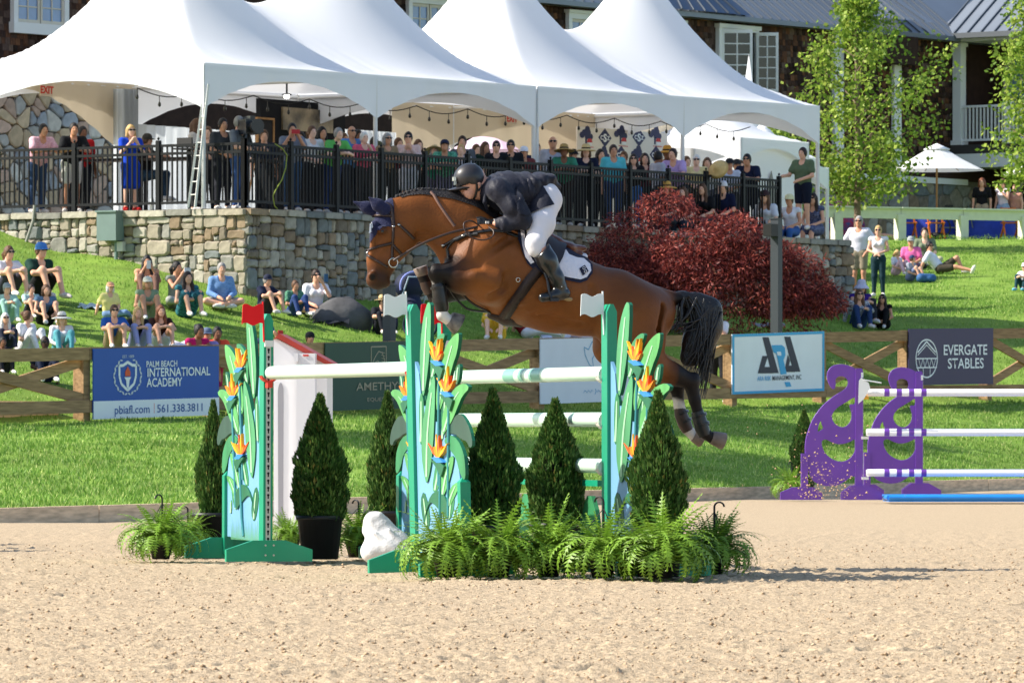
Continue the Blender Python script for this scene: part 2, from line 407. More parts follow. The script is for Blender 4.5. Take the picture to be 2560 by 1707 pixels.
# blades of grass on the bank and on the lawns
def blades(n, pxr, tr, sc, seg):
    px = pxr[0] + (pxr[1] - pxr[0]) * RNG.random(n); t = tr[0] + (tr[1] - tr[0]) * RNG.random(n)
    P = np.zeros((n, 3))
    for i in range(n):
        p = hill(px[i]); d0, d1 = p[seg][0], p[seg + 1][0]; z0, z1 = p[seg][1], p[seg + 1][1]; D = d0 + (d1 - d0) * t[i]
        P[i] = ((px[i] - 1280) * D / F, D, z0 + (z1 - z0) * t[i])
    P[:, 2] += .05 * (smoothnoise(P[:, 0] * .7, P[:, 1] * .35, 11) - .5) + .05 * (smoothnoise(P[:, 0] * 2, P[:, 1] * 1.2, 12) - .5) - .01
    h = sc * (.5 + .8 * RNG.random(n)) * (.7 + .6 * smoothnoise(P[:, 0] * 1.5, P[:, 1], 21)); wd = sc * .16 * (.6 + .8 * RNG.random(n))
    a = RNG.random(n) * 6.28; ln = RNG.normal(0, .35, (n, 2)) * h[:, None]
    dx = np.stack([np.cos(a) * wd, np.sin(a) * wd, 0 * a], 1)
    tip = P + np.concatenate([ln, h[:, None]], 1)
    return np.stack([P - dx, P + dx, tip], 1).reshape(-1, 3), P
parts_ = [blades(120000, (-60, 2620), (0, 1), .062, 0), blades(55000, (-60, 2130), (0, 1), .058, 1), blades(9000, (2131, 2640), (0, 1), .06, 1), blades(16000, (2131, 2640), (0, 1), .065, 2), blades(16000, (2131, 2640), (0, 1), .065, 3)]
V = np.concatenate([p[0] for p in parts_]); P = np.concatenate([p[1] for p in parts_])
c0 = np.array(lin((126, 162, 64))); c1 = np.array(lin((98, 136, 56))); c2 = np.array(lin((182, 194, 116)))
r = RNG.random((len(P), 1)); kz = smoothnoise(P[:, 0] * .8, P[:, 1] * .5, 31)[:, None]
tc = c0 * (1 - r) + c1 * r; tc = np.where(RNG.random((len(P), 1)) < .12, c2, tc) * (.8 + .4 * kz)
tc = np.repeat(tc, 3, 0)
me = np_mesh('grass_blades', V, np.arange(len(V)).reshape(-1, 3), False, tc)
me.materials.append(attr_mat('grass_blade', rough=.55, spec=.25, transl=.25))
tag(link(bpy.data.objects.new('grass_blades', me)), 'mown lawn grass on the bank and the spectator hill', 'grass', kind='stuff')
# ================================================================ SETTING: retaining wall, terrace, black fence, tents
m_stone = [mat('stone_' + k, lin(c), rough=.85, spec=.2, var=.22, vscale=7, bump=.6, bscale=14, objvar=.16) for k, c in
           (('grey', (144, 142, 134)), ('tan', (156, 147, 130)), ('blue_grey', (116, 121, 120)), ('rust', (142, 124, 102)), ('pale', (170, 164, 150)), ('brown', (122, 112, 98)))]
m_mortar = mat('mortar', lin((118, 112, 100)), rough=.95, var=.2, vscale=10)
def clip_poly(poly, a, b, c):
    out = []
    for i in range(len(poly)):
        p, q = poly[i], poly[(i + 1) % len(poly)]; dp = a * p[0] + b * p[1] - c; dq = a * q[0] + b * q[1] - c
        if dp <= 0: out.append(p)
        if dp * dq < 0:
            t = dp / (dp - dq); out.append((p[0] + (q[0] - p[0]) * t, p[1] + (q[1] - p[1]) * t))
    return out
def voronoi(u0, u1, z0, z1, cw, ch, rng, jit=.5):
    nu = max(1, round((u1 - u0) / cw)); nz = max(1, round((z1 - z0) / ch)); cw = (u1 - u0) / nu; ch = (z1 - z0) / nz; pts = {}
    for i in range(-1, nu + 1):
        for j in range(-1, nz + 1):
            pts[i, j] = (u0 + (i + .5 + (.5 if j % 2 else 0) * .6 + rng.uniform(-jit, jit)) * cw, z0 + (j + .5 + rng.uniform(-jit, jit)) * ch)
    asp = cw / ch
    for i in range(nu):
        for j in range(nz):
            p = pts[i, j]; poly = [(u0, z0), (u1, z0), (u1, z1), (u0, z1)]
            for a in range(-2, 3):
                for b in range(-2, 3):
                    q = pts.get((i + a, j + b))
                    if q is None or (a == 0 and b == 0): continue
                    dx, dz = (q[0] - p[0]) / asp ** 2, q[1] - p[1]
                    mx, mz = (p[0] + q[0]) / 2, (p[1] + q[1]) / 2
                    poly = clip_poly(poly, dx, dz, dx * mx + dz * mz)
                    if len(poly) < 3: break
                if len(poly) < 3: break
            if len(poly) >= 3: yield poly
def shrink(poly, m):
    cx = sum(p[0] for p in poly) / len(poly); cz = sum(p[1] for p in poly) / len(poly); out = []
    for x, z in poly:
        d = math.hypot(x - cx, z - cz); k = max(.3, 1 - m / max(d, 1e-3)); out.append((cx + (x - cx) * k, cz + (z - cz) * k))
    return out
def chamfer(poly, f=.22):
    out = []
    n = len(poly)
    for i in range(n):
        p, q, r_ = poly[i - 1], poly[i], poly[(i + 1) % n]
        out.append((q[0] + (p[0] - q[0]) * f, q[1] + (p[1] - q[1]) * f)); out.append((q[0] + (r_[0] - q[0]) * f, q[1] + (r_[1] - q[1]) * f))
    return out
def rubble(u0, u1, z0, z1, rng, q):
    w_, h_ = u1 - u0, z1 - z0
    if w_ < rng.uniform(.22, .68) and h_ < rng.uniform(.15, .50) or w_ * h_ < .028:
        j = lambda a: a + rng.uniform(-.022, .022)
        P_ = []
        for (xa, za), (xb, zb) in (((u0, z0), (u1, z0)), ((u1, z0), (u1, z1)), ((u1, z1), (u0, z1)), ((u0, z1), (u0, z0))):
            f = rng.uniform(.3, .7); P_ += [(j(xa), j(za)), (j(xa + (xb - xa) * f), j(za + (zb - za) * f))]
        q.append(P_); return
    f = rng.uniform(.32, .68)
    if w_ * rng.uniform(.6, 1.0) > h_: c = u0 + w_ * f; rubble(u0, c, z0, z1, rng, q); rubble(c, u1, z0, z1, rng, q)
    else: c = z0 + h_ * f; rubble(u0, u1, z0, c, rng, q); rubble(u0, u1, c, z1, rng, q)
def stone_face(root, plane_local, u0, u1, z0, z1, cw, ch, seed, keep=None, y=0., depth=.12, gap=.007, mats=None, weights=None):
    """irregular stones set proud of a mortar bed; local x = u, y = into the wall"""
    rng = random.Random(seed); mats = mats or m_stone
    cells = []
    if cw < .4:
        for k in range(max(1, round((u1 - u0) / 2.2))): n_ = max(1, round((u1 - u0) / 2.2)); rubble(u0 + (u1 - u0) * k / n_, u0 + (u1 - u0) * (k + 1) / n_, z0, z1, rng, cells)
    for poly in (cells or voronoi(u0, u1, z0, z1, cw, ch, rng)):
        cx = sum(p[0] for p in poly) / len(poly); cz = sum(p[1] for p in poly) / len(poly)
        if keep and not keep(cx, cz): continue
        pl = chamfer(shrink(poly, gap), .3 if cells else .22); pl = [(a - cx, b - cz) for a, b in pl]
        if max(abs(a) for a, b in pl) < .03: continue
        o = MB().prism(pl, -rng.uniform(.015, .06), depth, bevel=rng.uniform(.02, .045)).build('stone', rng.choices(mats, weights)[0], root, loc=(cx, y, cz))
        o.rotation_euler = (rng.uniform(-.05, .05), 0, rng.uniform(-.05, .05))
TZ = 5.05                                           # terrace level
wall = WR.empty('stone_retaining_wall', 'grey and tan rubble stone retaining wall below the spectator terrace, its long face in shade', 'stone wall')
LW = WR.u(2132)
MB().box((0, .05, .5), (LW, .55, TZ - .02)).build('mortar_bed', m_mortar, wall)
def keepR(u, z):
    p = WR.w(u, z); px = 1280 + p.x / p.y * F; gz = ground_at(px, p.y)
    return z > gz - .25 and (px < 1540 or px > 1925)
stone_face(wall, WR, 0, LW, 2.9, TZ - .13, .38, .27, 3, keepR)
for u in np.arange(0, LW - .3, .62):                 # flat coping stones
    L = .58; o = MB().prism(chamfer([(0, 0), (L, 0), (L, .12), (0, .12)], .08), -.09, .5, bevel=.015).build('stone', random.choice(m_stone[:5]), wall, loc=(u, random.uniform(-.01, .01), TZ - .13 + random.uniform(-.01, .01)))
wall2 = WL.empty('stone_retaining_wall', 'sunlit short face of the rubble stone retaining wall carrying a grey utility box', 'stone wall')
MB().box((-9, .05, 2.0), (-.06, .5, TZ - .02)).build('mortar_bed', m_mortar, wall2)
def keepL(u, z):
    p = WL.w(u, z); px = 1280 + p.x / p.y * F; return z > ground_at(px, p.y) - .25
stone_face(wall2, WL, -9, -.02, 2.9, TZ - .13, .37, .26, 5, keepL, weights=(3, 4, 1, 2, 3, 1))
for u in np.arange(-9, -.3, .6):
    MB().prism(chamfer([(0, 0), (.57, 0), (.57, .12), (0, .12)], .08), -.09, .5, bevel=.015).build('stone', random.choice([m_stone[0], m_stone[1], m_stone[4]]), wall2, loc=(u, random.uniform(-.01, .01), TZ - .13 + random.uniform(-.01, .01)))
m_pave = mat('terrace_paving', lin((150, 140, 128)), rough=.9, var=.15, vscale=4)
tv = [WL.w(-40, TZ, -.1), WL.w(0, TZ, -.1), WR.w(LW, TZ, -.1), WR.w(LW, TZ, -34), WL.w(-40, TZ, -34)]
g = MB().add(tv, [(0, 1, 2, 3, 4)]); tag(g.build('terrace_floor', m_pave), kind='structure')
tag(MB().add([WR.w(LW, 0, -.1), WR.w(LW, 0, -30), WR.w(LW, TZ, -30), WR.w(LW, TZ, -.1)], [(0, 1, 2, 3)]).build('terrace_end', m_mortar), kind='structure')
# utility box with its conduit, on the sunlit face
m_util = mat('utility_green', lin((112, 132, 128)), rough=.5, var=.08, vscale=3)
u0, zt = WL.at(265, 532); u1, zb = WL.at(313, 602)
ub = WL.empty('utility_box', 'grey green metal utility cabinet hung on the sunlit stone wall', 'utility box')
MB().box((u0, -.30, zb), (u1, -.04, zt)).build('cabinet', m_util, ub); MB().box((u0 - .02, -.33, zt), (u1 + .02, -.04, zt + .03)).build('lid', m_util, ub)
MB().tube([((u0 + u1) / 2 + .1, -.12, zb), ((u0 + u1) / 2 + .1, -.12, zb - .42)], .035).build('conduit', m_util, ub)
MB().box((u1 - .1, -.14, zb - .2), (u1 + .04, -.03, zb - .02)).build('junction_box', mat('pale_plastic', lin((190, 192, 188))), ub)
u2, z2 = WL.at(93, 560)
dp = WL.empty('drain_pipe', 'thin bent grey pipe running down the left end of the stone wall', 'pipe')
MB().tube([(u2, -.08, z2 + .35), (u2 - .02, -.1, z2 + .05), (u2 - .2, -.14, z2 - .45)], .03).build('pipe', mat('pipe_grey', lin((150, 150, 142))), dp)
# ---- black aluminium fence on the wall
m_black = mat('black_metal', lin((18, 21, 24)), rough=.5, spec=.25)
FH = 1.22
bal = MB().box((-.013, -.013, .1), (.013, .013, FH)).mesh('baluster'); bal.materials.append(m_black)
postm = MB().box((-.042, -.042, 0), (.042, .042, FH + .06)).box((-.04, -.04, FH + .06), (.04, .04, FH + .08)).lathe([(0.0, .15), (.025, .125), (.025, .105), (0, .08)], 8, (0, 0, FH)).mesh('post'); postm.materials.append(m_black)
def metal_fence(plane, u0, u1, inset, label, step, npost):
    t = plane.empty('metal_fence', label, 'fence')
    y = inset
    for z in (FH - .02, FH - .17, .13): MB().box((u0, y - .02, TZ + z - .026), (u1, y + .02, TZ + z + .024)).build('rail', m_black, t)
    for u in np.arange(u0 + step / 2, u1, step): part('baluster', bal, t, loc=(u, y, TZ))
    for u in np.linspace(u0, u1, npost): part('post', postm, t, loc=(u, y, TZ))
    return t
metal_fence(WL, -8.0, -.22, .2, 'black metal railing along the short sunlit side of the terrace', .115, 5)
metal_fence(WR, .2, WR.u(1970), .22, 'long black metal railing along the front of the tented terrace', .112, 14)
# ---- tents
m_tent = mat('tent_fabric', lin((250, 251, 252)), rough=.5, spec=.25, transl=.24, bump=.12, bscale=2.2)
m_val = mat('valance_fabric', lin((240, 243, 247)), rough=.5, spec=.25, transl=.10, bump=.2, bscale=3)
m_pole = mat('tent_pole', lin((225, 225, 222)), rough=.35, spec=.5)
m_dark = mat('dark_grey', lin((40, 42, 46)), rough=.6)
T0 = WL.w(WL.u(510), 0); TP = Plane((T0.x, T0.y), AX); TM = 5.82
def eave(x): return 7.76 + .0105 * x
def roof(x, y, n=2):
    """x along the front, y inwards, metres; n modules"""
    e = np.minimum(x, n * TM - x) / (TM / 2); f = 1 - np.abs(y / (TM / 2) - 1)
    m = np.clip(np.minimum(np.minimum(f, e), 1), 0, 1)
    h = 1.5 * m ** 1.12
    for i in range(n):
        r_ = np.sqrt(((x - (i + .5) * TM) / (TM / 2)) ** 2 + (y / (TM / 2) - 1) ** 2)
        h = h + 1.75 * np.clip(1 - r_, 0, 1) ** 1.75
    return h
def tent(x_off, n, label, rs):
    t = thing('tent', label, 'tent', TP.w(x_off, TZ)[:], TP.rz, 'peaked white event tents on the terrace')
    z0 = eave(x_off) - TZ; sl = .0105
    nx, ny = 72 * n + 1, 55
    xs = np.linspace(0, n * TM, nx); ysn = np.linspace(0, TM, ny); X, Y = np.meshgrid(xs, ysn, indexing='ij')
    Z = z0 + sl * X + roof(X, Y, n); I = np.arange(nx * ny).reshape(nx, ny)
    # soft creases near the valleys and eaves
    vd = np.abs((X / TM + .5) % 1.0 - .5) * TM; Z += .05 * (smoothnoise(X * 4.2, Y * .45, 40 + rs) - .5) * np.clip(1 - Y / 1.9, 0, 1) * np.clip(1.25 - vd / 1.5, .12, 1) * np.clip(Y / .3, 0, 1) + .012 * (smoothnoise(X * 1.3, Y * 1.1, 50 + rs) - .5)
    Fq = np.stack([I[:-1, :-1], I[1:, :-1], I[1:, 1:], I[:-1, 1:]], -1).reshape(-1, 4)
    part('roof', np_mesh('roof', np.stack([X, Y, Z], -1).reshape(-1, 3), Fq, True), t, m_tent)
    def valance(axis, fixed, length, mods, zoff, lowest, arch, name='valance', power=2.1):
        k = 28 * mods + 1; v = []
        for i in range(k):
            x = length * i / (k - 1); c = (x / (length / mods)) % 1.0; c = abs(2 * c - 1) if i not in (0, k - 1) else 1.
            d = arch + (lowest - arch) * abs(c) ** power; w_ = .018 * math.sin(i * 1.9) + .012 * math.sin(i * .7)
            for j in range(5):
                z = zoff(x) - d * j / 4; q = fixed + w_ * j / 4 * (1 if j else 0)
                v.append((x, q, z) if axis == 0 else (q, x, z))
        fs = [(i * 5 + j, i * 5 + j + 1, (i + 1) * 5 + j + 1, (i + 1) * 5 + j) for i in range(k - 1) for j in range(4)]
        part(name, np_mesh(name, v, fs, True), t, m_val)
    valance(0, -.012, n * TM, n, lambda x: z0 + sl * x + .004, .85, .25)
    valance(0, TM + .012, n * TM, n, lambda x: z0 + sl * x + .004, .95, .3)
    valance(1, -.012, TM, 1, lambda x: z0 + .004, .85, .25)
    valance(1, n * TM + .012, TM, 1, lambda x: z0 + sl * n * TM + .004, .85, .25)
    fr = MB()
    for i in range(n + 1):
        for y in (.03, TM - .03):
            x = min(max(i * TM, .03), n * TM - .03)
            MB().tube([(x, y, 0), (x, y, z0 + sl * x - .02)], .042, 10).build('pole', m_pole, t)
        MB().tube([(min(max(i * TM, .03), n * TM - .03), .03, z0 + sl * i * TM - .08), (min(max(i * TM, .03), n * TM - .03), TM - .03, z0 + sl * i * TM - .08)], .03, 8).build('roof_beam', m_pole, t)
    for y in (.03, TM - .03):
        MB().tube([(.03, y, z0 - .08), (n * TM - .03, y, z0 + sl * n * TM - .08)], .03, 8).build('roof_beam', m_pole, t)
    for i in range(n):
        c = ((i + .5) * TM, TM / 2, z0 + sl * (i + .5) * TM + 3.25)
        MB().tube([(c[0], c[1], c[2] - 1.2), c], .035, 8).build('centre_mast', m_pole, t)
        MB().lathe([(.0, .14), (.05, .1), (.06, -.02), (.16, -.2)], 12, c).build('peak_cap', m_tent, t)
    return t, z0, sl
tA, zA, slA = tent(0, 2, 'white peaked tent at left with its corner pole beside the utility box', 1)
tB, zB, slB = tent(2 * TM + .07, 2, 'white peaked tent at right, its far corner beside the young green tree', 2)
# translucent end curtain gathered at the tents' rear poles, back walls
m_clear = mat('clear_vinyl', lin((214, 222, 228)), rough=.2, spec=.5, transl=.4)
def curtain(px0, px1, depth, z0, z1, label, m=m_clear, name='tent_side_curtain', cat='curtain', fold=.05):
    pl = TP.off(-depth); t = pl.empty(name, label, cat)
    u0, u1 = pl.u(px0), pl.u(px1); k = 60; v = []
    for i in range(k):
        x = u0 + (u1 - u0) * i / (k - 1); q = fold * math.sin(i * 1.3) + fold * .5 * math.sin(i * 2.9)
        v += [(x, q, z0), (x, q, z1)]
    part('sheet', np_mesh('sheet', v, [(2 * i, 2 * i + 2, 2 * i + 3, 2 * i + 1) for i in range(k - 1)], True), t, m); return t
curtain(338, 640, 5.6, TZ + .02, eave(0) - .75, 'clear vinyl side curtain hanging at the back of the left tent behind the camera crew')
curtain(296, 336, 5.4, TZ + .02, eave(0) - .1, 'gathered clear curtain tied to the rear pole of the left tent', fold=.12)
curtain(866, 990, 5.6, TZ + .02, eave(6) - .6, 'clear vinyl curtain right of the black screen wall')
m_cream = mat('cream_liner', lin((214, 200, 174)), rough=.8, transl=.15, bump=.2, bscale=1.5)
def backwall(px0, px1, z0f, name_label):
    pl = TP.off(-5.75); t = pl.empty('tent_back_wall', name_label, 'tent wall'); u0, u1 = pl.u(px0), pl.u(px1); k = 40; v = []
    for i in range(k):
        f = i / (k - 1); x = u0 + (u1 - u0) * f; q = .02 * math.sin(i * 1.7)
        v += [(x, q, z0f(f)), (x, q, eave(x) - .02)]
    part('sheet', np_mesh('sheet', v, [(2 * i, 2 * i + 2, 2 * i + 3, 2 * i + 1) for i in range(k - 1)], True), t, m_cream)
backwall(-60, 345, lambda f: TZ + 1.0 + 1.5 * (1 - max(0, (f - .3) / .7) ** 1.6), 'cream cathedral back wall of the left tent with an arch over the stone house')
backwall(980, 1440, lambda f: TZ + .9 + 1.35 * (1 - abs(2 * f - 1) ** 1.8), 'cream cathedral back wall of the tent with an arch over the pink umbrella')
backwall(1440, 1690, lambda f: TZ + .02, 'plain cream back wall behind the logo backdrop')
# string lights
m_wire = mat('wire', lin((24, 24, 22)), rough=.6); m_bulb = mat('bulb', lin((46, 44, 40)), rough=.2, spec=.6)
sg = TP.off(-1.6).empty('string_lights', 'sagging black cable of unlit bulbs strung under the tents', 'string lights')
pts = []; N_ = 12
for i in range(N_ * 8 + 1):
    x = 23.0 * i / (N_ * 8); pts.append((x + .1, 0, eave(x) - .42 - .13 * math.sin(math.pi * ((i % 8) / 8))))
MB().tube(pts, .011, 5).build('cable', m_wire, sg)
bm_ = MB().tube([(0, 0, 0), (0, 0, -.13)], .008, 5).lathe([(.02, -.12), (.024, -.14), (.032, -.17), (.02, -.20), (.0, -.21)], 8).mesh('bulb'); bm_.materials.append(m_bulb)
for i in range(0, N_ * 8, 3): part('bulb', bm_, sg, loc=pts[i])
# exit signs
def exit_sign(px, py, depth, label):
    pl = TP.off(-depth); u, z = pl.at(px, py); t = thing('exit_sign', label, 'exit sign', pl.w(u, z)[:], pl.rz, 'EXIT signs in the tents')
    MB().box((-.19, 0, -.12), (.19, .04, .12)).build('sign_board', mat('exit_cream', lin((200, 184, 160))), t)
    part('lettering', text_mesh('EXIT', .2, 1.05, .006), t, mat('exit_red', lin((196, 58, 44))), loc=(0, -.004, -.07))
exit_sign(117, 225, 5.6, 'red lettered EXIT sign at the back of the left tent'); exit_sign(1280, 297, 5.6, 'red lettered EXIT sign beside the double poles between the two tents')
# black screen wall with the big picture on it
pl = TP.off(-5.3); t = pl.empty('screen_wall', 'tall black drape wall carrying a video screen at the back of the left tent', 'screen wall')
u0, z1 = pl.at(652, 246); u1, z0 = pl.at(863, 420)
MB().box((u0, 0, TZ), (u1, .12, z1)).build('drape', mat('black_cloth', lin((22, 24, 28)), rough=.9), t)
a, zt = pl.at(703, 268); b, zb = pl.at(828, 334)
sc_ = MB().box((a, -.05, zb), (b, -.004, zt)).build('screen', mat('screen_picture', lin((96, 92, 84)), rough=.25, spec=.5, var=.6, vscale=2.2, col2=lin((176, 158, 124))), t)
# chalk board frame beside the screen
pl = TP.off(-4.6); u0, z1 = pl.at(645, 298); u1, z0 = pl.at(682, 372); t = pl.empty('menu_board', 'framed black menu board on an easel left of the screen wall', 'board')
MB().box((u0, 0, z0), (u1, .03, z1)).build('board', mat('chalk_black', lin((36, 34, 34)), rough=.7), t)
fr = MB()
for a, b in (((u0 - .04, -.02, z0), (u0, .04, z1)), ((u1, -.02, z0), (u1 + .04, .04, z1)), ((u0 - .04, -.02, z1), (u1 + .04, .04, z1 + .04))): fr.box(a, b)
fr.build('frame', mat('pine', lin((176, 132, 84)), var=.2), t)
MB().beam((u0, .02, z0), (u0 - .1, .3, TZ), .03, .03).beam((u1, .02, z0), (u1 + .1, .3, TZ), .03, .03).build('easel', mat('pine', (.3, .2, .1)), t)
# ceiling lamp (lit) under the left tent
pl = TP.off(-2.9); u, z = pl.at(717, 241); t = thing('spot_lamp', 'small lit lamp hanging under the left tent roof', 'lamp', pl.w(u, z)[:], pl.rz)
em = bpy.data.materials.new('lamp_glow'); em.use_nodes = True; em.node_tree.nodes['Principled BSDF'].inputs['Emission Color'].default_value = (1, .97, .9, 1); em.node_tree.nodes['Principled BSDF'].inputs['Emission Strength'].default_value = 12
MB().lathe([(0, .05), (.05, .02), (.055, -.03), (0, -.05)], 10).build('bulb', em, t); MB().lathe([(.02, .3), (.02, .06), (.1, .04), (.1, .02)], 10).build('lamp_holder', m_dark, t)
# logo backdrop
pl = TP.off(-4.9); t = pl.empty('logo_backdrop', 'white step and repeat backdrop printed with navy trees and diamonds', 'backdrop')
u0, z1 = pl.at(1443, 316); u1, _ = pl.at(1668, 316)
MB().box((u0, 0, TZ + .15), (u1, .03, z1)).build('sheet', mat('backdrop_white', lin((232, 222, 208)), rough=.7), t)
m_navy = mat('print_navy', lin((38, 42, 82)), rough=.6); m_red = mat('print_red', lin((196, 52, 56)), rough=.6); m_white = mat('print_white', lin((235, 235, 235)), rough=.6)
def diamond(px, py):
    u, z = pl.at(px, py); d = MB(); d.prism([(u - .28, z), (u, z - .21 * 1.0), (u + .28, z), (u, z + .21)], -.006, .0); d.build('diamond', m_navy, t)
    part('lettering', text_mesh('S', .24, 1.3, .008), t, m_white, loc=(u, -.009, z - .085)); part('lettering', text_mesh('C', .13, 1.3, .004), t, m_white, loc=(u - .14, -.009, z - .045)); part('lettering', text_mesh('Z', .12, 1.3, .004), t, m_white, loc=(u + .14, -.009, z - .045))
def treelogo(px, py):
    u, z = pl.at(px, py); b = MB()
    for k in range(9):
        a = k * .7; x = u + .11 * math.cos(a) * (k % 3) / 1.5 * 1.4; zz = z + .05 + .075 * math.sin(a) * (k % 3) / 1.5
        b.add([(x + .11 * math.cos(q * .785), -.004 - .0006 * k, zz + .075 * math.sin(q * .785)) for q in range(8)], [tuple(range(8))])
    b.prism([(u - .05, z - .2), (u + .01, z - .2), (u + .02, z), (u - .05, z)], -.0035, 0.); b.build('tree_emblem', m_navy, t)
    r_ = MB(); r_.prism([(u + .0, z - .14), (u + .24, z - .14), (u + .2, z - .06), (u + .06, z - .06)], -.012, -.010); r_.build('barn_emblem', m_red, t)
    MB().prism([(u + .03, z - .21), (u + .21, z - .21), (u + .21, z - .145), (u + .03, z - .145)], -.0115, -.010).build('barn_wall', m_white, t)
    MB().box((u - .1, -.006, z - .25), (u + .3, -.004, z - .235)).build('caption_line', m_red, t)
for px, py in ((1512, 345), (1597, 344)): diamond(px, py)
for px, py in ((1553, 388), (1640, 388)): diamond(px, py)
for px, py in ((1466, 340), (1552, 338), (1638, 339)): treelogo(px, py)
for px, py in ((1508, 390), (1594, 388)): treelogo(px, py)
# banner pole flags at the right of the backdrop
# second group of white tents beyond the terrace
def far_tent(px, D, wd, ze, peak, label, pw=2.2):
    p = W(px, 500, D); t = thing('far_tent', label, 'tent', (p.x, p.y, TZ), TP.rz)
    n = 15; v = []
    for i in range(n):
        for j in range(n):
            x = (i / (n - 1) * 2 - 1); y = (j / (n - 1) * 2 - 1); m_ = 1 - max(abs(x), abs(y)); r_ = min(1, math.hypot(x, y))
            v.append((x * wd, y * wd, ze + .5 * m_ + (peak - .5) * (1 - r_) ** pw))
    part('roof', np_mesh('roof', v, [(i * n + j, (i + 1) * n + j, (i + 1) * n + j + 1, i * n + j + 1) for i in range(n - 1) for j in range(n - 1)], True), t, m_tent)
    b = MB()
    for sx, sy in ((-1, -1), (1, -1), (1, 1), (-1, 1)): MB().tube([(sx * wd * .98, sy * wd * .98, 0), (sx * wd * .98, sy * wd * .98, ze)], .05, 8).build('pole', m_pole, t)
    for k in range(4):
        Mz = Matrix.Rotation(k * math.pi / 2, 4, 'Z'); vs = []; q = 13
        for i in range(q):
            x = -wd + 2 * wd * i / (q - 1); d = .2 + .4 * abs(2 * i / (q - 1) - 1) ** 2
            vs += [Mz @ Vector((x, -wd - .01, ze + .01)), Mz @ Vector((x, -wd - .01, ze - d))]
        part('valance', np_mesh('valance', vs, [(2 * i, 2 * i + 1, 2 * i + 3, 2 * i + 2) for i in range(q - 1)]), t, m_tent)
    return t
ft = far_tent(1790, 139, 1.55, 2.45, 1.0, 'white pagoda tent beyond the right tent with a dark triangular doorway'); 
MB().add([(-1.5, -1.4, 0), (1.5, -1.4, 0), (1.5, -1.4, 2.3), (.0, -1.4, 2.3), (-1.5, -1.4, 2.3)], [(0, 1, 2, 4)]).build('front_wall', m_tent, ft)
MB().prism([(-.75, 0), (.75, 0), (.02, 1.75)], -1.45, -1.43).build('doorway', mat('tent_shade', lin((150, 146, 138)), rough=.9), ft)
far_tent(1905, 146, 1.0, 2.4, .9, 'white pagoda tent partly behind the young green tree')
far_tent(1872, 156, 1.5, 2.6, 2.9, 'tall spired white tent whose tip shows before the open casement window', 5.)
# ================================================================ SETTING: the shingled house
HP = Plane((-12.43 - 5 * .795, 148.0 + 5 * .607), (.607, .795))
house = HP.empty('shingle_house', 'large brown shingled house with grey metal roofs and white framed windows behind the tents', 'house')
m_shw = mat('shingle_wall', lin((60, 42, 34)), rough=.9, var=.2, vscale=4)
m_frame = mat('white_frame', lin((240, 238, 232)), rough=.5)
m_sash = mat('cream_sash', lin((214, 204, 184)), rough=.5)
m_glass = mat('window_glass', lin((92, 130, 178)), rough=.08, spec=.9, var=.15, vscale=1.5)  # blue of the reflected sky is put into the base colour
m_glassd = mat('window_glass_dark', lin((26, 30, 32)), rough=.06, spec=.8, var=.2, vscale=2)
ZB, ZE = 8.72, HP.at(1860, 47)[1]                                # bottom of the shingles, eave
UL, UR = -8.0, HP.u(2760)
MB().box((UL, .06, ZB), (UR, .4, ZE + .3)).build('wall', m_shw, house)
stw = MB().box((UL, .1, TZ), (HP.u(2760), .5, ZB)).build('stone_wall_base', m_mortar, house)
# windows: (px0, y0, px1, y1, columns, rows, sill?)
WIN = [(30, -75, 168, 66), (1018, -8, 1126, 150), (1418, 32, 1530, 190), (1652, 55, 1708, 220)]
def window(px0, y0, px1, y1, gl=None, cols=2):
    u0, zt = HP.at(px0, y0); u1, zb = HP.at(px1, y1); fwid = .16
    f = MB()
    f.box((u0, -.07, zb), (u0 + fwid, .1, zt)); f.box((u1 - fwid, -.07, zb), (u1, .1, zt)); f.box((u0 + fwid, -.07, zt - .16), (u1 - fwid, .1, zt))
    w_ = f.build('window', m_frame, house)
    MB().box((u0 - .05, -.12, zb - .28), (u1 + .05, .08, zb - .002)).build('sill', m_frame, w_); MB().box((u0 - .06, -.13, zt), (u1 + .06, .08, zt + .09)).build('head_trim', m_frame, w_)
    mid = (u0 + u1) / 2
    for a, b in ((u0 + fwid, mid - .02), (mid + .02, u1 - fwid)):
        s = MB(); y = -.02
        for x in (a, b - .07): s.box((x, y, zb), (x + .07, .04, zt - .165))
        s.box((a + .07, y, zb), (b - .07, .04, zb + .09)); s.box((a + .07, y, zt - .25), (b - .07, .04, zt - .165))
        m2 = (a + b) / 2; s.box((m2 - .018, y + .005, zb + .09), (m2 + .018, .03, zt - .25))
        nr = max(2, round((zt - zb) / .42))
        for k in range(1, nr):
            z = zb + .09 + (zt - .25 - zb - .09) * k / nr; s.box((a + .07, y + .007, z - .016), (b - .07, .028, z + .016))
        s.build('sash', m_sash, w_)
        for i in range(2):
            for k in range(nr):
                za = zb + .09 + (zt - .25 - zb - .09) * k / nr; zc = zb + .09 + (zt - .25 - zb - .09) * (k + 1) / nr
                xa, xb = ((a + .07, m2) if i == 0 else (m2, b - .07))
                MB().box((xa, .01, za), (xb, .018, zc)).build('pane', gl or m_glass, w_)
    return (u0 - .1, u1 + .1, zb - .3, zt + .12)
holes = [window(*w_) for w_ in WIN]
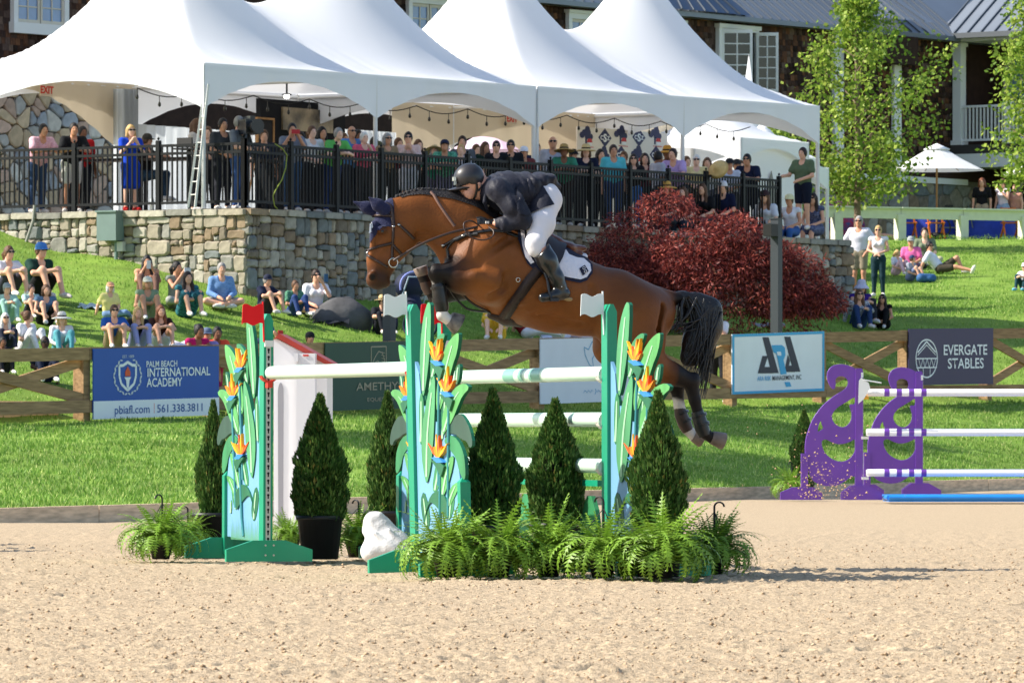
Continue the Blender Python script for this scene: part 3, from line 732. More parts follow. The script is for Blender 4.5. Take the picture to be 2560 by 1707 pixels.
# open casement window at the right
u0, zt = HP.at(1793, 69); u1, zb = HP.at(1893, 232)
cw = MB().box((u0, -.08, zb), (u0 + .14, .1, zt)).box((u1 - .1, -.08, zb), (u1, .1, zt)).box((u0 + .13, -.07, zt - .07), (u1 - .09, .09, zt - .002)).box((u0 + .13, -.07, zb), (u1 - .09, .09, zb + .08)).build('window', m_frame, house)
MB().box((u0 - .05, -.13, zt), (u1 + .05, .08, zt + .12)).build('head_trim', m_frame, cw)
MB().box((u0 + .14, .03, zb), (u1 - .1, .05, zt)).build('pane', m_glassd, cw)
def leaf_sash(pa, pb, name):
    """an opened casement between two plan points, facing the camera"""
    pa = Vector((pa[0], pa[1], 0)); pb = Vector((pb[0], pb[1], 0)); d = pb - pa; L = d.length; d.normalize(); q = d.cross(Vector((0, 0, 1)))
    s = MB(); H = zt - .06 - zb; 
    M = Matrix(((d.x, q.x, 0, pa.x), (d.y, q.y, 0, pa.y), (0, 0, 1, zb), (0, 0, 0, 1)))
    for x in (0, L - .08): s.box((x, -.03, 0), (x + .08, .03, H), M)
    s.box((.08, -.03, 0), (L - .08, .03, .1), M); s.box((.08, -.03, H - .1), (L - .08, .03, H), M); s.box((L / 2 - .02, -.025, .1), (L / 2 + .02, .025, H - .1), M)
    for k in range(1, 5): s.box((.08, -.022, .1 + (H - .2) * k / 5 - .018), (L - .08, .022, .1 + (H - .2) * k / 5 + .018), M)
    o = s.build('sash', m_frame, cw)
    for i in range(2):
        for k in range(5):
            x0 = .08 if i == 0 else L / 2 + .02; x1 = L / 2 - .02 if i == 0 else L - .08
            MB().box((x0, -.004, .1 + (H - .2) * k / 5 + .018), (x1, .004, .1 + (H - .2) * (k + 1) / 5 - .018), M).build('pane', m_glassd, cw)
leaf_sash((u0 + .16, -.05), (u0 + .75, -.75), 'l'); leaf_sash((u1 - .12, -.05), (u1 + .25, -.6), 'r')
holes.append((u0 - .1, u1 + .1, zb - .1, zt + .2))
MB().box((HP.u(1910), -.06, ZB), (HP.u(1915), .05, HP.at(1912, 82)[1])).build('downpipe', mat('downpipe', lin((140, 110, 100))), house)
# shingles: the largest in view one by one, the rest joined
shm = []
cols_ = [(74, 52, 42), (92, 62, 46), (62, 46, 40), (110, 74, 52), (84, 66, 58), (54, 40, 34), (104, 84, 72)]
m_sh = [mat('shingle_%s' % n, lin(c), rough=.9, spec=.15, var=.25, vscale=9, stretch=(6, 6, 1), objvar=.2) for n, c in zip(('brown', 'russet', 'dark', 'orange', 'grey_brown', 'black_brown', 'weathered'), cols_)]
sh_me = []
for i, wd in enumerate((.13, .17, .2, .24)):
    for j in range(7):
        b = MB().add([(0, -.018, -.01), (wd - .012, -.018, -.01), (wd - .012, -.002, .2), (0, -.002, .2), (0, .03, -.01), (wd - .012, .03, -.01), (wd - .012, .03, .2), (0, .03, .2)],
                     [(0, 1, 2, 3), (0, 4, 5, 1), (0, 3, 7, 4), (1, 5, 6, 2), (3, 2, 6, 7)])
        me_ = b.mesh('shingle'); me_.materials.append(m_sh[j]); sh_me.append((wd, me_))
rs = random.Random(12); EXP = .172; visible = []
rowsz = np.arange(ZB, ZE, EXP)
for zi in rowsz:
    u = -1.0 - rs.random() * .2
    while u < HP.u(2420):
        wd, me_ = rs.choice(sh_me); zz = zi + rs.uniform(-.012, .012)
        c = HP.w(u + wd / 2, zz); px = 1280 + c.x / c.y * F; py = YH - (c.z - HC) / c.y * F
        if -30 < px < 2590 and -25 < py < 420 and not any(a < u + wd / 2 < b and z0 < zz + .08 < z1 for a, b, z0, z1 in holes):
            if (px < 500 and py < 170) or 850 < px < 1080 and py < 110 or 1220 < px < 1660 and py < 130 or 1580 < px < 2420:
                visible.append((u, zz, me_, px, py))
        u += wd
def rank(s): 
    px, py = s[3], s[4]
    if px < 400 and py < 150 - px * .55: return 0
    if 1640 < px < 2080 and py > 60 and py < 180 + (px - 1800) * .38: return 1
    return 2
visible.sort(key=lambda s: (rank(s), rs.random()))
big = visible[:296]; rest = visible[296:]
for u, z, me_, *_ in big: part('shingle', me_, house, loc=(u, .06, z), rot=(0, rs.uniform(-.02, .02), 0))
if rest:
    vv = []; ff = []; tt = []
    for u, z, me_, *_ in rest:
        o = len(vv); co = [v.co for v in me_.vertices]; j = m_sh.index(me_.materials[0]); k = rs.uniform(.7, 1.3)
        vv += [(u + c.x, .06 + c.y, z + c.z) for c in co]; ff += [[o + i for i in p.vertices] for p in me_.polygons]
        tt += [tuple(q * k for q in lin(cols_[j]))] * len(co)
    me_ = np_mesh('shingles', np.array(vv), np.array(ff), False, np.array(tt)); me_.materials.append(attr_mat('shingle_mix', rough=.9, spec=.15, var=.2))
    o = part('shingles', me_, house); o['kind'] = 'stuff'
# stone ground floor: left part seen through the tent, right part behind the umbrellas
def keepHL(u, z):
    c = HP.w(u, z); px = 1280 + c.x / c.y * F; py = YH - (c.z - HC) / c.y * F; return -20 < px < 345 and 190 < py < 545
m_st2 = [mat('house_stone_' + k, lin(c), rough=.85, spec=.2, var=.18, vscale=5, bump=.3, bscale=9, objvar=.18) for k, c in
         (('grey', (186, 180, 168)), ('tan', (206, 180, 144)), ('blue', (168, 170, 170)), ('rose', (200, 168, 144)), ('pale', (214, 206, 190)))]  # light through the tent is put into these paler, warmer tones
stone_face(house, HP, HP.u(-30), HP.u(350), TZ, 10.2, .46, .40, 21, keepHL, y=-.02, gap=.02, mats=m_st2)
def keepHR(u, z):
    c = HP.w(u, z); px = 1280 + c.x / c.y * F; py = YH - (c.z - HC) / c.y * F; return 2040 < px < 2440 and 375 < py < 590
stone_face(house, HP, HP.u(2030), HP.u(2440), TZ + 1.2, ZB - .1, .62, .42, 22, keepHR, y=.1, gap=.02)
MB().box((HP.u(2040), .0, ZB - .12), (HP.u(2420), .2, ZB + .06)).build('belt_board', m_frame, house)
# white corner boards
for px0, px1 in ((2083, 2106), (2232, 2250)): MB().box((HP.u(px0), -.06, ZB), (HP.u(px1), .1, ZE)).build('corner_board', m_frame, house)
# roof: standing seam metal
m_roof = mat('metal_roof', lin((122, 130, 140)), rough=.42, spec=.5, metal=.3, var=.08, vscale=.6)
m_roof2 = mat('metal_roof_sky_tint', lin((74, 92, 116)), rough=.42, spec=.5, metal=.3, var=.08, vscale=.6)  # same metal, with the darker blue sky reflection put into its colour
m_seam = mat('roof_seam', lin((84, 92, 102)), rough=.5, metal=.2)
rise = .75
def roof_pt(u, d): return (u, -.45 + d, ZE + d * rise)
ROOFL, ROOFR = UL, HP.u(2760)
rf = MB().add([roof_pt(ROOFL, 0), roof_pt(ROOFR, 0), roof_pt(ROOFR, 9), roof_pt(ROOFL, 9), (ROOFL, -.45, ZE - .14), (ROOFR, -.45, ZE - .14), (ROOFR, .2, ZE - .14), (ROOFL, .2, ZE - .14)], [(0, 1, 2, 3), (4, 5, 1, 0), (7, 6, 5, 4)]).build('roof', m_roof, house)
sm_ = MB().beam(roof_pt(0, .0), roof_pt(0, 9), .028, .05).mesh('standing_seam'); sm_.materials.append(m_seam)
for u in np.arange(HP.u(1100), HP.u(2380), .47): part('standing_seam', sm_, rf, loc=(u, 0, .02))
# small cross hips: triangular roof facets leaning out from the main slope
def facet(pts, m, seams, name='roof_facet'):
    o = MB().add(pts, [(0, 1, 2)] if len(pts) == 3 else [(0, 1, 2, 3)]).build(name, m, house)
    a, b, c = [Vector(p) for p in pts[:3]]
    for k in range(1, seams):
        f = k / seams; p = a.lerp(b, f); q = p.lerp(c, .98) ; n_ = (b - a).cross(c - a).normalized()
        MB().beam(p + n_ * .02, q + n_ * .02, .03, .05, up=n_).build('standing_seam', m_seam, o)
def fp(px, d, lift=.0): u = HP.u(px); p = roof_pt(u, d); return (p[0], p[1] - lift, p[2] + lift * .6)
facet([fp(1635, -.03, .1), fp(1838, -.03, .1), fp(1760, 3.2, .5)], m_roof2, 7)
facet([fp(2118, -.05, .55), fp(2262, -.05, .55), fp(2215, 3.4, .35)], m_roof, 6)
MB().box((HP.u(2106), -.5, ZE - 1.0), (HP.u(2262), .06, ZE - .14)).build('bay_frieze', m_shw, house)
# ---- porch wing facing the sun at the far right
p0 = HP.w(HP.u(2385), 0); QP = Plane((p0.x, p0.y), (.795, -.607))
porch = QP.empty('porch_wing', 'white railed balcony wing of the shingled house with an arched glass door', 'house wing')
zr, zf, ztop = HC + (YH - 250) / 81.5, HC + (YH - 345) / 81.5, HC + (YH - 88) / 81.5
L = 5.0; DEP = 2.2
MB().box((-.05, DEP, TZ), (L, DEP + .3, ztop + .2)).build('wall', m_shw, porch)
MB().box((-.1, -.12, zf - .34), (L, DEP - .01, zf - .06)).build('balcony_floor', mat('porch_deck', lin((70, 66, 62))), porch)
MB().box((-.12, -.18, zf - .78), (L, -.02, zf - .35)).build('fascia', m_frame, porch); MB().box((-.05, 0, zf - .74), (L, DEP - .01, zf - .36)).build('soffit', m_frame, porch)
def column(x, z0, z1, wd=.3):
    MB().box((x, -.08, z0), (x + wd, wd - .08, z1)).box((x - .05, -.13, z1 - .14), (x + wd + .05, wd - .03, z1 - .02)).box((x - .05, -.13, z0), (x + wd + .05, wd - .03, z0 + .14)).build('column', m_frame, porch)
column(0, zf - .06, ztop); column(1.92, zf - .06, zr + .12, .16); column(4.3, zf - .06, ztop)
MB().box((.3, -.03, zr - .07), (L, .05, zr)).build('hand_rail', m_frame, porch); MB().box((.3, -.02, zf + .05), (L, .04, zf + .12)).build('bottom_rail', m_frame, porch)
bb = MB().box((0, -.02, zf + .12), (.045, .025, zr - .07)).mesh('baluster'); bb.materials.append(m_frame)
for x in np.arange(.42, L - .3, .135): part('baluster', bb, porch, loc=(x, .012, 0))
MB().box((-.15, -.3, ztop), (L, DEP - .01, ztop + .22)).build('beam', m_frame, porch)
# porch roof
a = [(-.4, -.6, ztop + .22), (L, -.6, ztop + .22), (L, 3.2, ztop + 3.1), (.9, 3.2, ztop + 3.1)]
pr = MB().add(a + [(-.4, -.6, ztop + .1), (L, -.6, ztop + .1)], [(0, 1, 2, 3), (4, 5, 1, 0)]).build('roof', m_roof, porch)
for k in range(10):
    x = -.1 + k * .5; MB().beam((x, -.6, ztop + .25), (x + .25, 3.2, ztop + 3.13), .035, .06).build('standing_seam', m_seam, pr)
MB().box((-.42, -.66, ztop + .08), (L, -.6, ztop + .24)).build('gutter', mat('gutter', lin((96, 100, 104)), rough=.4), porch)
# arched door on the balcony
def arch(x0, x1, z0, z1, y, m, mg, nm='arched_door'):
    c = (x0 + x1) / 2; r_ = (x1 - x0) / 2; zs = z1 - r_ * .62; n = 14
    ou = [(x0, z0)] + [(c - r_ * math.cos(math.pi * i / n), zs + r_ * .62 * math.sin(math.pi * i / n)) for i in range(n + 1)] + [(x1, z0)]
    inn = [(x0 + .14, z0 + .1)] + [(c - (r_ - .14) * math.cos(math.pi * i / n), zs + (r_ - .14) * .62 * math.sin(math.pi * i / n)) for i in range(n + 1)] + [(x1 - .14, z0 + .1)]
    k = len(ou); vs = [(x, y, z) for x, z in ou] + [(x, y, z) for x, z in inn] + [(x, y + .1, z) for x, z in ou]
    fs = [(i, i + 1, k + i + 1, k + i) for i in range(k - 1)] + [(0, k, 2 * k - 1, k - 1)] + [(i, 2 * k + i, 2 * k + i + 1, i + 1) for i in range(k - 1)]
    d = MB().add(vs, fs).build(nm, m, porch)
    MB().add([(x, y + .06, z) for x, z in inn], [tuple(range(k))]).build('pane', mg, d)
    b = MB()
    for f in (.25, .5, .75):
        x = x0 + (x1 - x0) * f; wd = .09 if f == .5 else .02; zz = zs + r_ * .55 * math.sqrt(max(0, 1 - ((x - c) / r_) ** 2)); b.box((x - wd, y + .01, z0 + .1), (x + wd, y + .05, zz))
    for k_ in range(1, 5): z = z0 + .1 + (zs - z0) * k_ / 4.2; b.box((x0 + .14, y + .02, z - .015), (x1 - .14, y + .045, z + .015))
    b.build('glazing_bar', m, d)
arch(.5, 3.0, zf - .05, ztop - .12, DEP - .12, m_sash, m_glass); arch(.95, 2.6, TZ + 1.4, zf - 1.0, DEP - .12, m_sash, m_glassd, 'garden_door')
# ================================================================ arena fence with banners
m_wood = mat('fence_wood', lin((160, 130, 96)), rough=.85, spec=.15, var=.28, vscale=2.5, stretch=(1, 6, 10), objvar=.15)
fence = FENCE.empty('wooden_fence', 'weathered brown post and rail fence with cross braces between arena bank and spectators', 'fence')
fu0, fu1 = FENCE.u(217), FENCE.u(2474); BAY = (fu1 - fu0) / 9
def fz(u):
    p = FENCE.w(u, 0); return fenceZ(1280 + p.x / p.y * F)
def ftop(u):
    p = FENCE.w(u, 0); px = 1280 + p.x / p.y * F; return HC + (YH - (871 - 52 * px / 2560)) * p.y / F
for i in range(-4, 14):
    u = fu0 + i * BAY; MB().box((u - .09, .0, fz(u) - .3), (u + .09, .16, ftop(u) - .01)).build('post', m_wood, fence)
    MB().box((u - .09, .165, fz(u) - .3), (u + .02, .2, ftop(u) - .2)).build('post', m_wood, fence)
    v = u + BAY; a, b = u + .005, v - .005
    MB().beam((a, -.03, ftop(u) - .11), (b, -.03, ftop(v) - .11), .05, .2).build('rail', m_wood, fence)
    MB().beam((a, -.03, fz(u) + .24), (b, -.03, fz(v) + .24), .05, .2).build('rail', m_wood, fence)
    if i % 2:
        MB().beam((a + .08, .028, ftop(u) - .24), (b - .08, .028, fz(v) + .36), .04, .17).build('brace', m_wood, fence)
        MB().beam((a + .08, .075, fz(u) + .36), (b - .08, .075, ftop(v) - .24), .04, .17).build('brace', m_wood, fence)
def banner(i, pxl, pxr, ytl, ybl, ytr, ybr, label, col, name='banner'):
    """a flat board hung on the fence between two photograph columns"""
    u0, zt0 = FENCE.at(pxl, ytl); _, zb0 = FENCE.at(pxl, ybl); u1, zt1 = FENCE.at(pxr, ytr); _, zb1 = FENCE.at(pxr, ybr)
    t = FENCE.empty(name, label, 'banner', 'sponsor banners on the arena fence'); t.location = FENCE.w(u0, 0, .09)[:]
    L = u1 - u0
    MB().prism([(0, zb0), (L, zb1), (L, zt1), (0, zt0)], 0, .02).build('board', mat('banner_ground_%d' % i, lin(col), rough=.45, spec=.3, var=.03, vscale=2), t)
    def at(fx, fy): zb = zb0 + (zb1 - zb0) * fx; zt = zt0 + (zt1 - zt0) * fx; return fx * L, zb + (zt - zb) * fy
    sh_ = ((zb1 - zb0) + (zt1 - zt0)) / 2 / L
    def put(txt, fx, fy, hgt, width, color, bold=.01, align='CENTER', y=-.009):
        me_ = text_mesh(txt, 1.0, 1.0, bold, align, .0); xs = [v.co.x for v in me_.vertices]; w0 = max(xs) - min(xs); hz = .70
        x, z = at(fx, fy); k = hgt / hz
        me_.transform(Matrix.Diagonal((width * L / w0, 1, k, 1)))
        for v in me_.vertices: v.co.z += v.co.x * sh_
        o = part('lettering', me_, t, color, loc=(x, y, z - hgt / 2)); return o
    def poly(pts, color, y=-.003, nm='emblem'):
        return MB().prism([at(*p) for p in pts], y - .002, y).build(nm, color, t)
    def stroke(pts, wd, color, y=-.004, nm='emblem', closed=False):
        q = [at(*p) for p in pts]; b = MB(); 
        if closed: q = q + [q[0]]
        for (x0, z0), (x1, z1) in zip(q, q[1:]): b.beam((x0, y, z0), (x1, y, z1), .003, wd, up=Vector((-(z1 - z0), 0, x1 - x0)).normalized())
        return b.build(nm, color, t)
    return t, put, poly, stroke, L, (zt0 - zb0)
c_w = mat('banner_print_white', lin((242, 246, 250)), rough=.5); c_pale = mat('banner_print_pale', lin((206, 214, 222)), rough=.5)
c_blue = mat('banner_print_blue', lin((44, 92, 164)), rough=.5); c_org = mat('banner_print_orange', lin((222, 92, 50)), rough=.5)
# 1 academy
t, put, poly, stroke, L, H = banner(0, 222, 536, 872, 1048, 865, 1037, 'blue and white academy banner with shield and laurel emblem', (30, 86, 176))
poly([(0, 0), (1, 0), (1, .255), (0, .255)], c_w, -.002, 'lower_stripe')
def ring(cx, cy, rx, ry, n=22, a0=0, a1=6.283): return [(cx + rx * math.cos(a0 + (a1 - a0) * k / n), cy + ry * math.sin(a0 + (a1 - a0) * k / n)) for k in range(n + 1)]
for k in range(24):
    a = R(118) + R(304) * k / 23; rx, ry = .105, .255; cx, cy = .265 + rx * math.cos(a), .60 + ry * math.sin(a); ta = a + R(90) + (.5 if k % 2 else -.5)
    q = [(cx + .011 * math.cos(b) * math.cos(ta) - .016 * math.sin(b) * math.sin(ta) * .4, cy + .034 * math.cos(b) * math.sin(ta) + .03 * math.sin(b) * math.cos(ta) * .4) for b in np.arange(0, 6.28, .9)]
    poly(q, c_pale, -.004, 'laurel_leaf')
sh = [(.265, .80), (.30, .755), (.33, .75), (.33, .60), (.315, .49), (.265, .395), (.215, .49), (.20, .60), (.20, .75), (.23, .755)]
stroke(sh, .045, c_w, -.005, 'shield', True)
poly([(.265, .74), (.285, .66), (.285, .60), (.245, .60), (.244, .66)], c_org, -.006, 'flame'); poly([(.238, .585), (.292, .585), (.278, .54), (.272, .43), (.258, .43), (.252, .54)], c_w, -.006, 'torch')
put('PALM BEACH', .415 + .12, .765, .095, .245, c_w, .01); put('INTERNATIONAL', .415 + .255, .645, .135, .505, c_w, .014); put('ACADEMY', .41 + .145, .50, .135, .285, c_w, .014)
put('EST. 1989', .268, .88, .045, .09, c_pale, .002); put('pbiafl.com', .30, .125, .13, .275, c_blue, .006); stroke([(.475, .06), (.475, .2)], .012, c_org, -.004, 'divider'); put('561.338.3811', .685, .125, .125, .365, c_blue, .006)
# 2 amethyst
c_gold = mat('banner_print_tan', lin((172, 160, 136)), rough=.5)
t, put, poly, stroke, L, H = banner(2, 802, 1090, 858, 1027, 851, 1018, 'dark green equestrian banner with a framed horse head emblem', (34, 74, 60))
cx = .455
stroke([(cx - .065, .62), (cx + .065, .62), (cx + .065, .93), (cx - .065, .93)], .018, c_gold, -.004, 'emblem_frame', True)
stroke([(cx - .045, .64), (cx - .05, .7), (cx - .03, .78), (cx - .0, .86), (cx + .03, .84), (cx + .05, .74), (cx + .05, .64)], .016, c_gold, -.004, 'horse_head'); stroke([(cx - .03, .70), (cx - .005, .72), (cx + .012, .66)], .014, c_gold, -.004, 'horse_head')
for k in range(5): stroke([(cx + .02 + .002 * k, .85 - .045 * k), (cx + .055, .83 - .045 * k)], .01, c_gold, -.004, 'mane_line')
put('AMETHYST', .49, .345, .13, .46, c_gold, .006); put('EQUESTRIAN', .50, .15, .06, .29, c_gold, .003)
# 3 lotus
t, put, poly, stroke, L, H = banner(4, 1340, 1582, 848, 1010, 842, 1001, 'white banner with a thin blue lotus and horse outline', (226, 230, 240))
c_lb = mat('banner_print_lightblue', lin((92, 166, 206)), rough=.5)
stroke([(.50, .58), (.455, .74), (.445, .86), (.49, .82), (.53, .95), (.585, .80), (.62, .78), (.62, .70)], .016, c_lb, -.004, 'lotus'); stroke([(.50, .58), (.56, .52)], .014, c_lb, -.004, 'lotus')
stroke([(.54, .56), (.53, .68), (.56, .76), (.61, .77), (.64, .70), (.655, .66), (.63, .645), (.60, .67)], .014, c_lb, -.004, 'horse_outline')

for x0 in (.44, .58):
    stroke([(x0 + .012 * k, .15 + .02 * ((k * 5) % 3)) for k in range(9)], .006, c_lb, -.004, 'small_script')
stroke([(.555, .12), (.57, .17), (.56, .21)], .012, c_lb, -.004, 'small_script')
# 4 ARA
t, put, poly, stroke, L, H = banner(6, 1820, 2050, 836, 986, 828, 977, 'white risk management banner with bright blue border and angular monogram', (234, 240, 248))
c_cy = mat('banner_print_cyan', lin((58, 168, 222)), rough=.5); c_ink = mat('banner_print_ink', lin((42, 48, 66)), rough=.5)
for q in ([(0, 0), (1, 0), (1, .045), (0, .045)], [(0, .955), (1, .955), (1, 1), (0, 1)], [(0, .045), (.022, .045), (.022, .955), (0, .955)], [(.978, .045), (1, .045), (1, .955), (.978, .955)]): poly(q, c_cy, -.002, 'border')
def ara(f): return [((x + 20) / 628, 1 - (y - 850) / 420 - .03 * 0) for x, y in f]
def z7(pts):   # photograph crop coordinates -> board fractions
    out = []
    for x, y in pts:
        px = 1840 + x / 2.904; py = 540 + y / 2.904; fx = (FENCE.u(px) - FENCE.u(1820)) / L
        yt = 836 - 8 * (px - 1820) / 230; yb = 986 - 9 * (px - 1820) / 230; out.append((fx, (yb - py) / (yb - yt)))
    return out
poly(z7([(160, 880), (205, 880), (278, 1140), (226, 1140)]), c_ink, -.004, 'monogram'); poly(z7([(160, 1015), (200, 1015), (175, 1095), (222, 1095), (240, 1142), (126, 1142)]), c_ink, -.005, 'monogram')
poly(z7([(318, 876), (362, 876), (436, 1130), (384, 1130)]), c_ink, -.004, 'monogram'); poly(z7([(345, 1005), (360, 1050), (352, 1085), (380, 1085), (395, 1132), (318, 1132)]), c_ink, -.005, 'monogram')
poly(z7([(225, 938), (300, 936), (322, 955), (326, 1010), (312, 1045), (335, 1146), (292, 1150), (262, 1000), (240, 990)]), c_cy, -.007, 'monogram'); poly(z7([(262, 985), (292, 985), (296, 1012), (268, 1012)]), mat('banner_ground_6', lin((234, 240, 248))), -.009, 'monogram')
poly(z7([(320, 1205), (358, 1203), (370, 1236), (332, 1240)]), c_cy, -.004, 'monogram')
x0, _ = z7([(122, 1180)])[0]; x1, _ = z7([(222, 1180)])[0]; x2, fy = z7([(232, 1176)])[0]; x3, _ = z7([(442, 1172)])[0]
put('ARA RISK', (x0 + x1) / 2, fy, .085, x1 - x0, c_cy, .005); put('MANAGEMENT, INC', (x2 + x3) / 2, fy, .085, x3 - x2, c_ink, .005)
# 5 evergate
t, put, poly, stroke, L, H = banner(8, 2262, 2473, 822, 963, 820, 960, 'dark purple stables banner with an oval covered bridge emblem', (52, 46, 84))
stroke(ring(.205, .47, .125, .335, 26)[:-1], .028, c_w, -.004, 'oval', True)
stroke([(.10, .58), (.205, .77), (.31, .58)], .03, c_w, -.004, 'bridge_roof'); stroke([(.10, .53), (.205, .71), (.31, .53)], .016, c_w, -.004, 'bridge_roof')
for z in (.47, .31): stroke([(.085, z), (.325, z)], .022, c_w, -.004, 'bridge_beam')
for k in range(4): stroke([(.11 + .05 * k, .47), (.135 + .05 * k, .31), (.16 + .05 * k, .47)], .014, c_w, -.005, 'bridge_truss')
for x in (.165, .245): stroke([(x, .31), (x, .17)], .016, c_w, -.004, 'bridge_post')
put('EVERGATE', .66, .62, .20, .52, c_w, .012); put('STABLES', .665, .38, .20, .43, c_w, .012)
# pale wooden platform behind the left end of the fence
a = seat(100, 1000); pf = Plane((FENCE.w(FENCE.u(-60), 0, -.5).x, FENCE.w(FENCE.u(-60), 0, -.5).y), AX); t = pf.empty('wooden_platform', 'pale plank platform on the grass behind the left end of the fence', 'platform')
m_pl = mat('pale_plank', lin((212, 190, 160)), rough=.8, var=.12, vscale=4, objvar=.1)
zz = fz(fu0) + .12; Lp = FENCE.u(205) - FENCE.u(-60)
for k in range(9): MB().box((-2, k * .24, zz + .16), (Lp, k * .24 + .225, zz + .2)).build('plank', m_pl, t)
MB().box((-2, -.04, zz - .16), (Lp, -.005, zz + .19)).build('fascia_board', m_pl, t); MB().box((Lp - .04, 0, zz - .3), (Lp, 2.1, zz + .15)).build('end_board', m_wood, t)
# grey lamp posts on the spectator side
m_lp = mat('lamp_post_grey', lin((62, 68, 72)), rough=.5)
def lamp_post(px, ytop, ybase, label, D):
    p = W(px, ybase, D); t = thing('lamp_post', label, 'lamp post', (p.x, p.y, p.z), FENCE.rz); h = (ybase - ytop) * D / F
    MB().box((-.085, -.085, -.3), (.085, .085, h)).build('post', m_lp, t); MB().box((-.1, -.1, h), (.1, .1, h + .02)).build('cap', m_lp, t)
    return t, h
lp, h = lamp_post(1941, 548, 850, 'tall dark grey lamp post in front of the red maple', 118); MB().box((-.36, -.09, h - .34), (-.1, .09, h - .1)).build('lamp_head', mat('black_box', lin((30, 32, 30)), rough=.5), lp)
lamp_post(973, 715, 870, 'dark grey lamp post behind the green banner under the horse head', 108)
# ================================================================ the oxer: four leaf-painted standards, poles, flags
m_grn = mat('jump_green', lin((22, 146, 110)), rough=.38, spec=.4, var=.06, vscale=3, coat=.15)
m_leafs = [mat('leaf_paint_' + k, lin(c), rough=.42, spec=.35, var=.16, vscale=3.2, stretch=(2, 1, .5)) for k, c in
           (('mint', (76, 146, 98)), ('jade', (54, 128, 82)), ('deep', (36, 100, 70)), ('shade', (50, 78, 66)), ('fresh', (86, 156, 88)))]
m_ledge = mat('leaf_edge_paint', lin((24, 96, 72)), rough=.5)
m_vein = mat('vein_paint', lin((150, 196, 156)), rough=.45); m_line = mat('outline_paint', lin((32, 84, 84)), rough=.5)
m_sky = mat('panel_sky_blue', lin((110, 160, 190)), rough=.45, var=.06, vscale=2); m_or = mat('petal_orange', lin((232, 130, 24)), rough=.45); m_ye = mat('petal_yellow', lin((236, 164, 30)), rough=.45); m_ro = mat('petal_red_orange', lin((222, 84, 34)), rough=.45)
m_bl = mat('petal_blue', lin((52, 128, 190)), rough=.45); m_stem = mat('stem_paint', lin((60, 134, 140)), rough=.45); m_tuft = mat('painted_grass', lin((90, 150, 110)), rough=.5)
m_track = mat('zinc_track', lin((190, 190, 186)), rough=.4, metal=.6); m_hole = mat('keyhole_dark', lin((24, 26, 28)), rough=.8)
m_flagr = mat('flag_red', lin((226, 18, 28)), rough=.4); m_flagw = mat('flag_white', lin((226, 230, 228)), rough=.4)
PD = Vector((-.29, .957))                          # the poles run from the near standards away from the camera
SA = W(1048, 1427, 40.0)
def SJ(px, py, off=(0, 0)): return (1000 + px / 2.375, 740 + py / 2.375)
LEAF = [  # outline (photo crop points), paint, lift
 ([(165, 30), (180, 60), (178, 300), (165, 450), (150, 560), (140, 600), (128, 540), (118, 440), (118, 300), (130, 150), (150, 60)], 0, .020),
 ([(205, 465), (214, 520), (212, 700), (205, 900), (190, 1040), (170, 1120), (155, 1060), (138, 950), (135, 820), (150, 700), (175, 560), (195, 490)], 0, .028),
 ([(245, 220), (262, 225), (255, 260), (235, 330), (228, 420), (200, 470), (180, 500), (178, 340), (195, 280), (220, 240)], 1, .012),
 ([(340, 215), (350, 230), (340, 330), (310, 420), (280, 560), (235, 700), (218, 660), (218, 560), (240, 420), (260, 320), (300, 250)], 4, .020),
 ([(355, 400), (352, 480), (340, 520), (330, 530), (318, 470), (335, 410)], 2, .008),
 ([(390, 515), (418, 545), (375, 590), (350, 650), (320, 730), (285, 790), (258, 830), (255, 720), (275, 640), (310, 570), (345, 530)], 4, .024),
 ([(355, 695), (385, 720), (420, 790), (437, 880), (420, 905), (400, 860), (370, 850), (330, 815), (290, 815), (262, 850), (290, 770), (330, 710)], 3, .010),
 ([(268, 850), (300, 820), (350, 850), (385, 930), (395, 1000), (398, 1080), (385, 1090), (360, 1040), (340, 960), (310, 920), (272, 872)], 1, .016),
 ([(330, 940), (325, 1010), (295, 1130), (265, 1200), (250, 1150), (258, 1050), (290, 970)], 4, .026),
 ([(350, 1100), (368, 1110), (330, 1200), (300, 1260), (280, 1220), (310, 1130)], 4, .014),
 ([(235, 1150), (265, 1165), (290, 1210), (300, 1270), (290, 1330), (270, 1290), (240, 1260), (215, 1230), (190, 1220), (165, 1290), (160, 1350), (170, 1260), (195, 1180)], 2, .030),
 ([(330, 1255), (345, 1290), (345, 1360), (332, 1340)], 4, .010),
 ([(196, 1150), (214, 1000), (252, 880), (264, 950), (252, 1070), (224, 1170)], 1, .006), ([(128, 1210), (148, 1150), (178, 1240), (190, 1340), (170, 1400), (144, 1330)], 2, .008), ([(296, 1190), (324, 1130), (334, 1240), (304, 1340), (284, 1290)], 1, .006), ([(112, 620), (124, 560), (142, 640), (138, 820), (122, 900), (114, 760)], 1, .006), ([(244, 640), (262, 560), (290, 640), (270, 800), (246, 880)], 2, .006)]
FLOW = [(228, 388), (288, 572), (243, 962)]
refp = Plane((SA.x, SA.y), (.29, -.957))
def loc(pt):
    px, py = SJ(*pt); lean = (py - 1427) * 22 / 610; u, z = refp.at(px - lean + 2, py); return u, z
def smooth_poly(q, n=1):
    for _ in range(n):
        out = []
        for i in range(len(q)):
            a, b = q[i], q[(i + 1) % len(q)]; out += [(a[0] * .75 + b[0] * .25, a[1] * .75 + b[1] * .25), (a[0] * .25 + b[0] * .75, a[1] * .25 + b[1] * .75)]
        q = out
    return q
def ccw(q): return q if sum(q[i][0] * q[(i + 1) % len(q)][1] - q[(i + 1) % len(q)][0] * q[i][1] for i in range(len(q))) > 0 else q[::-1]
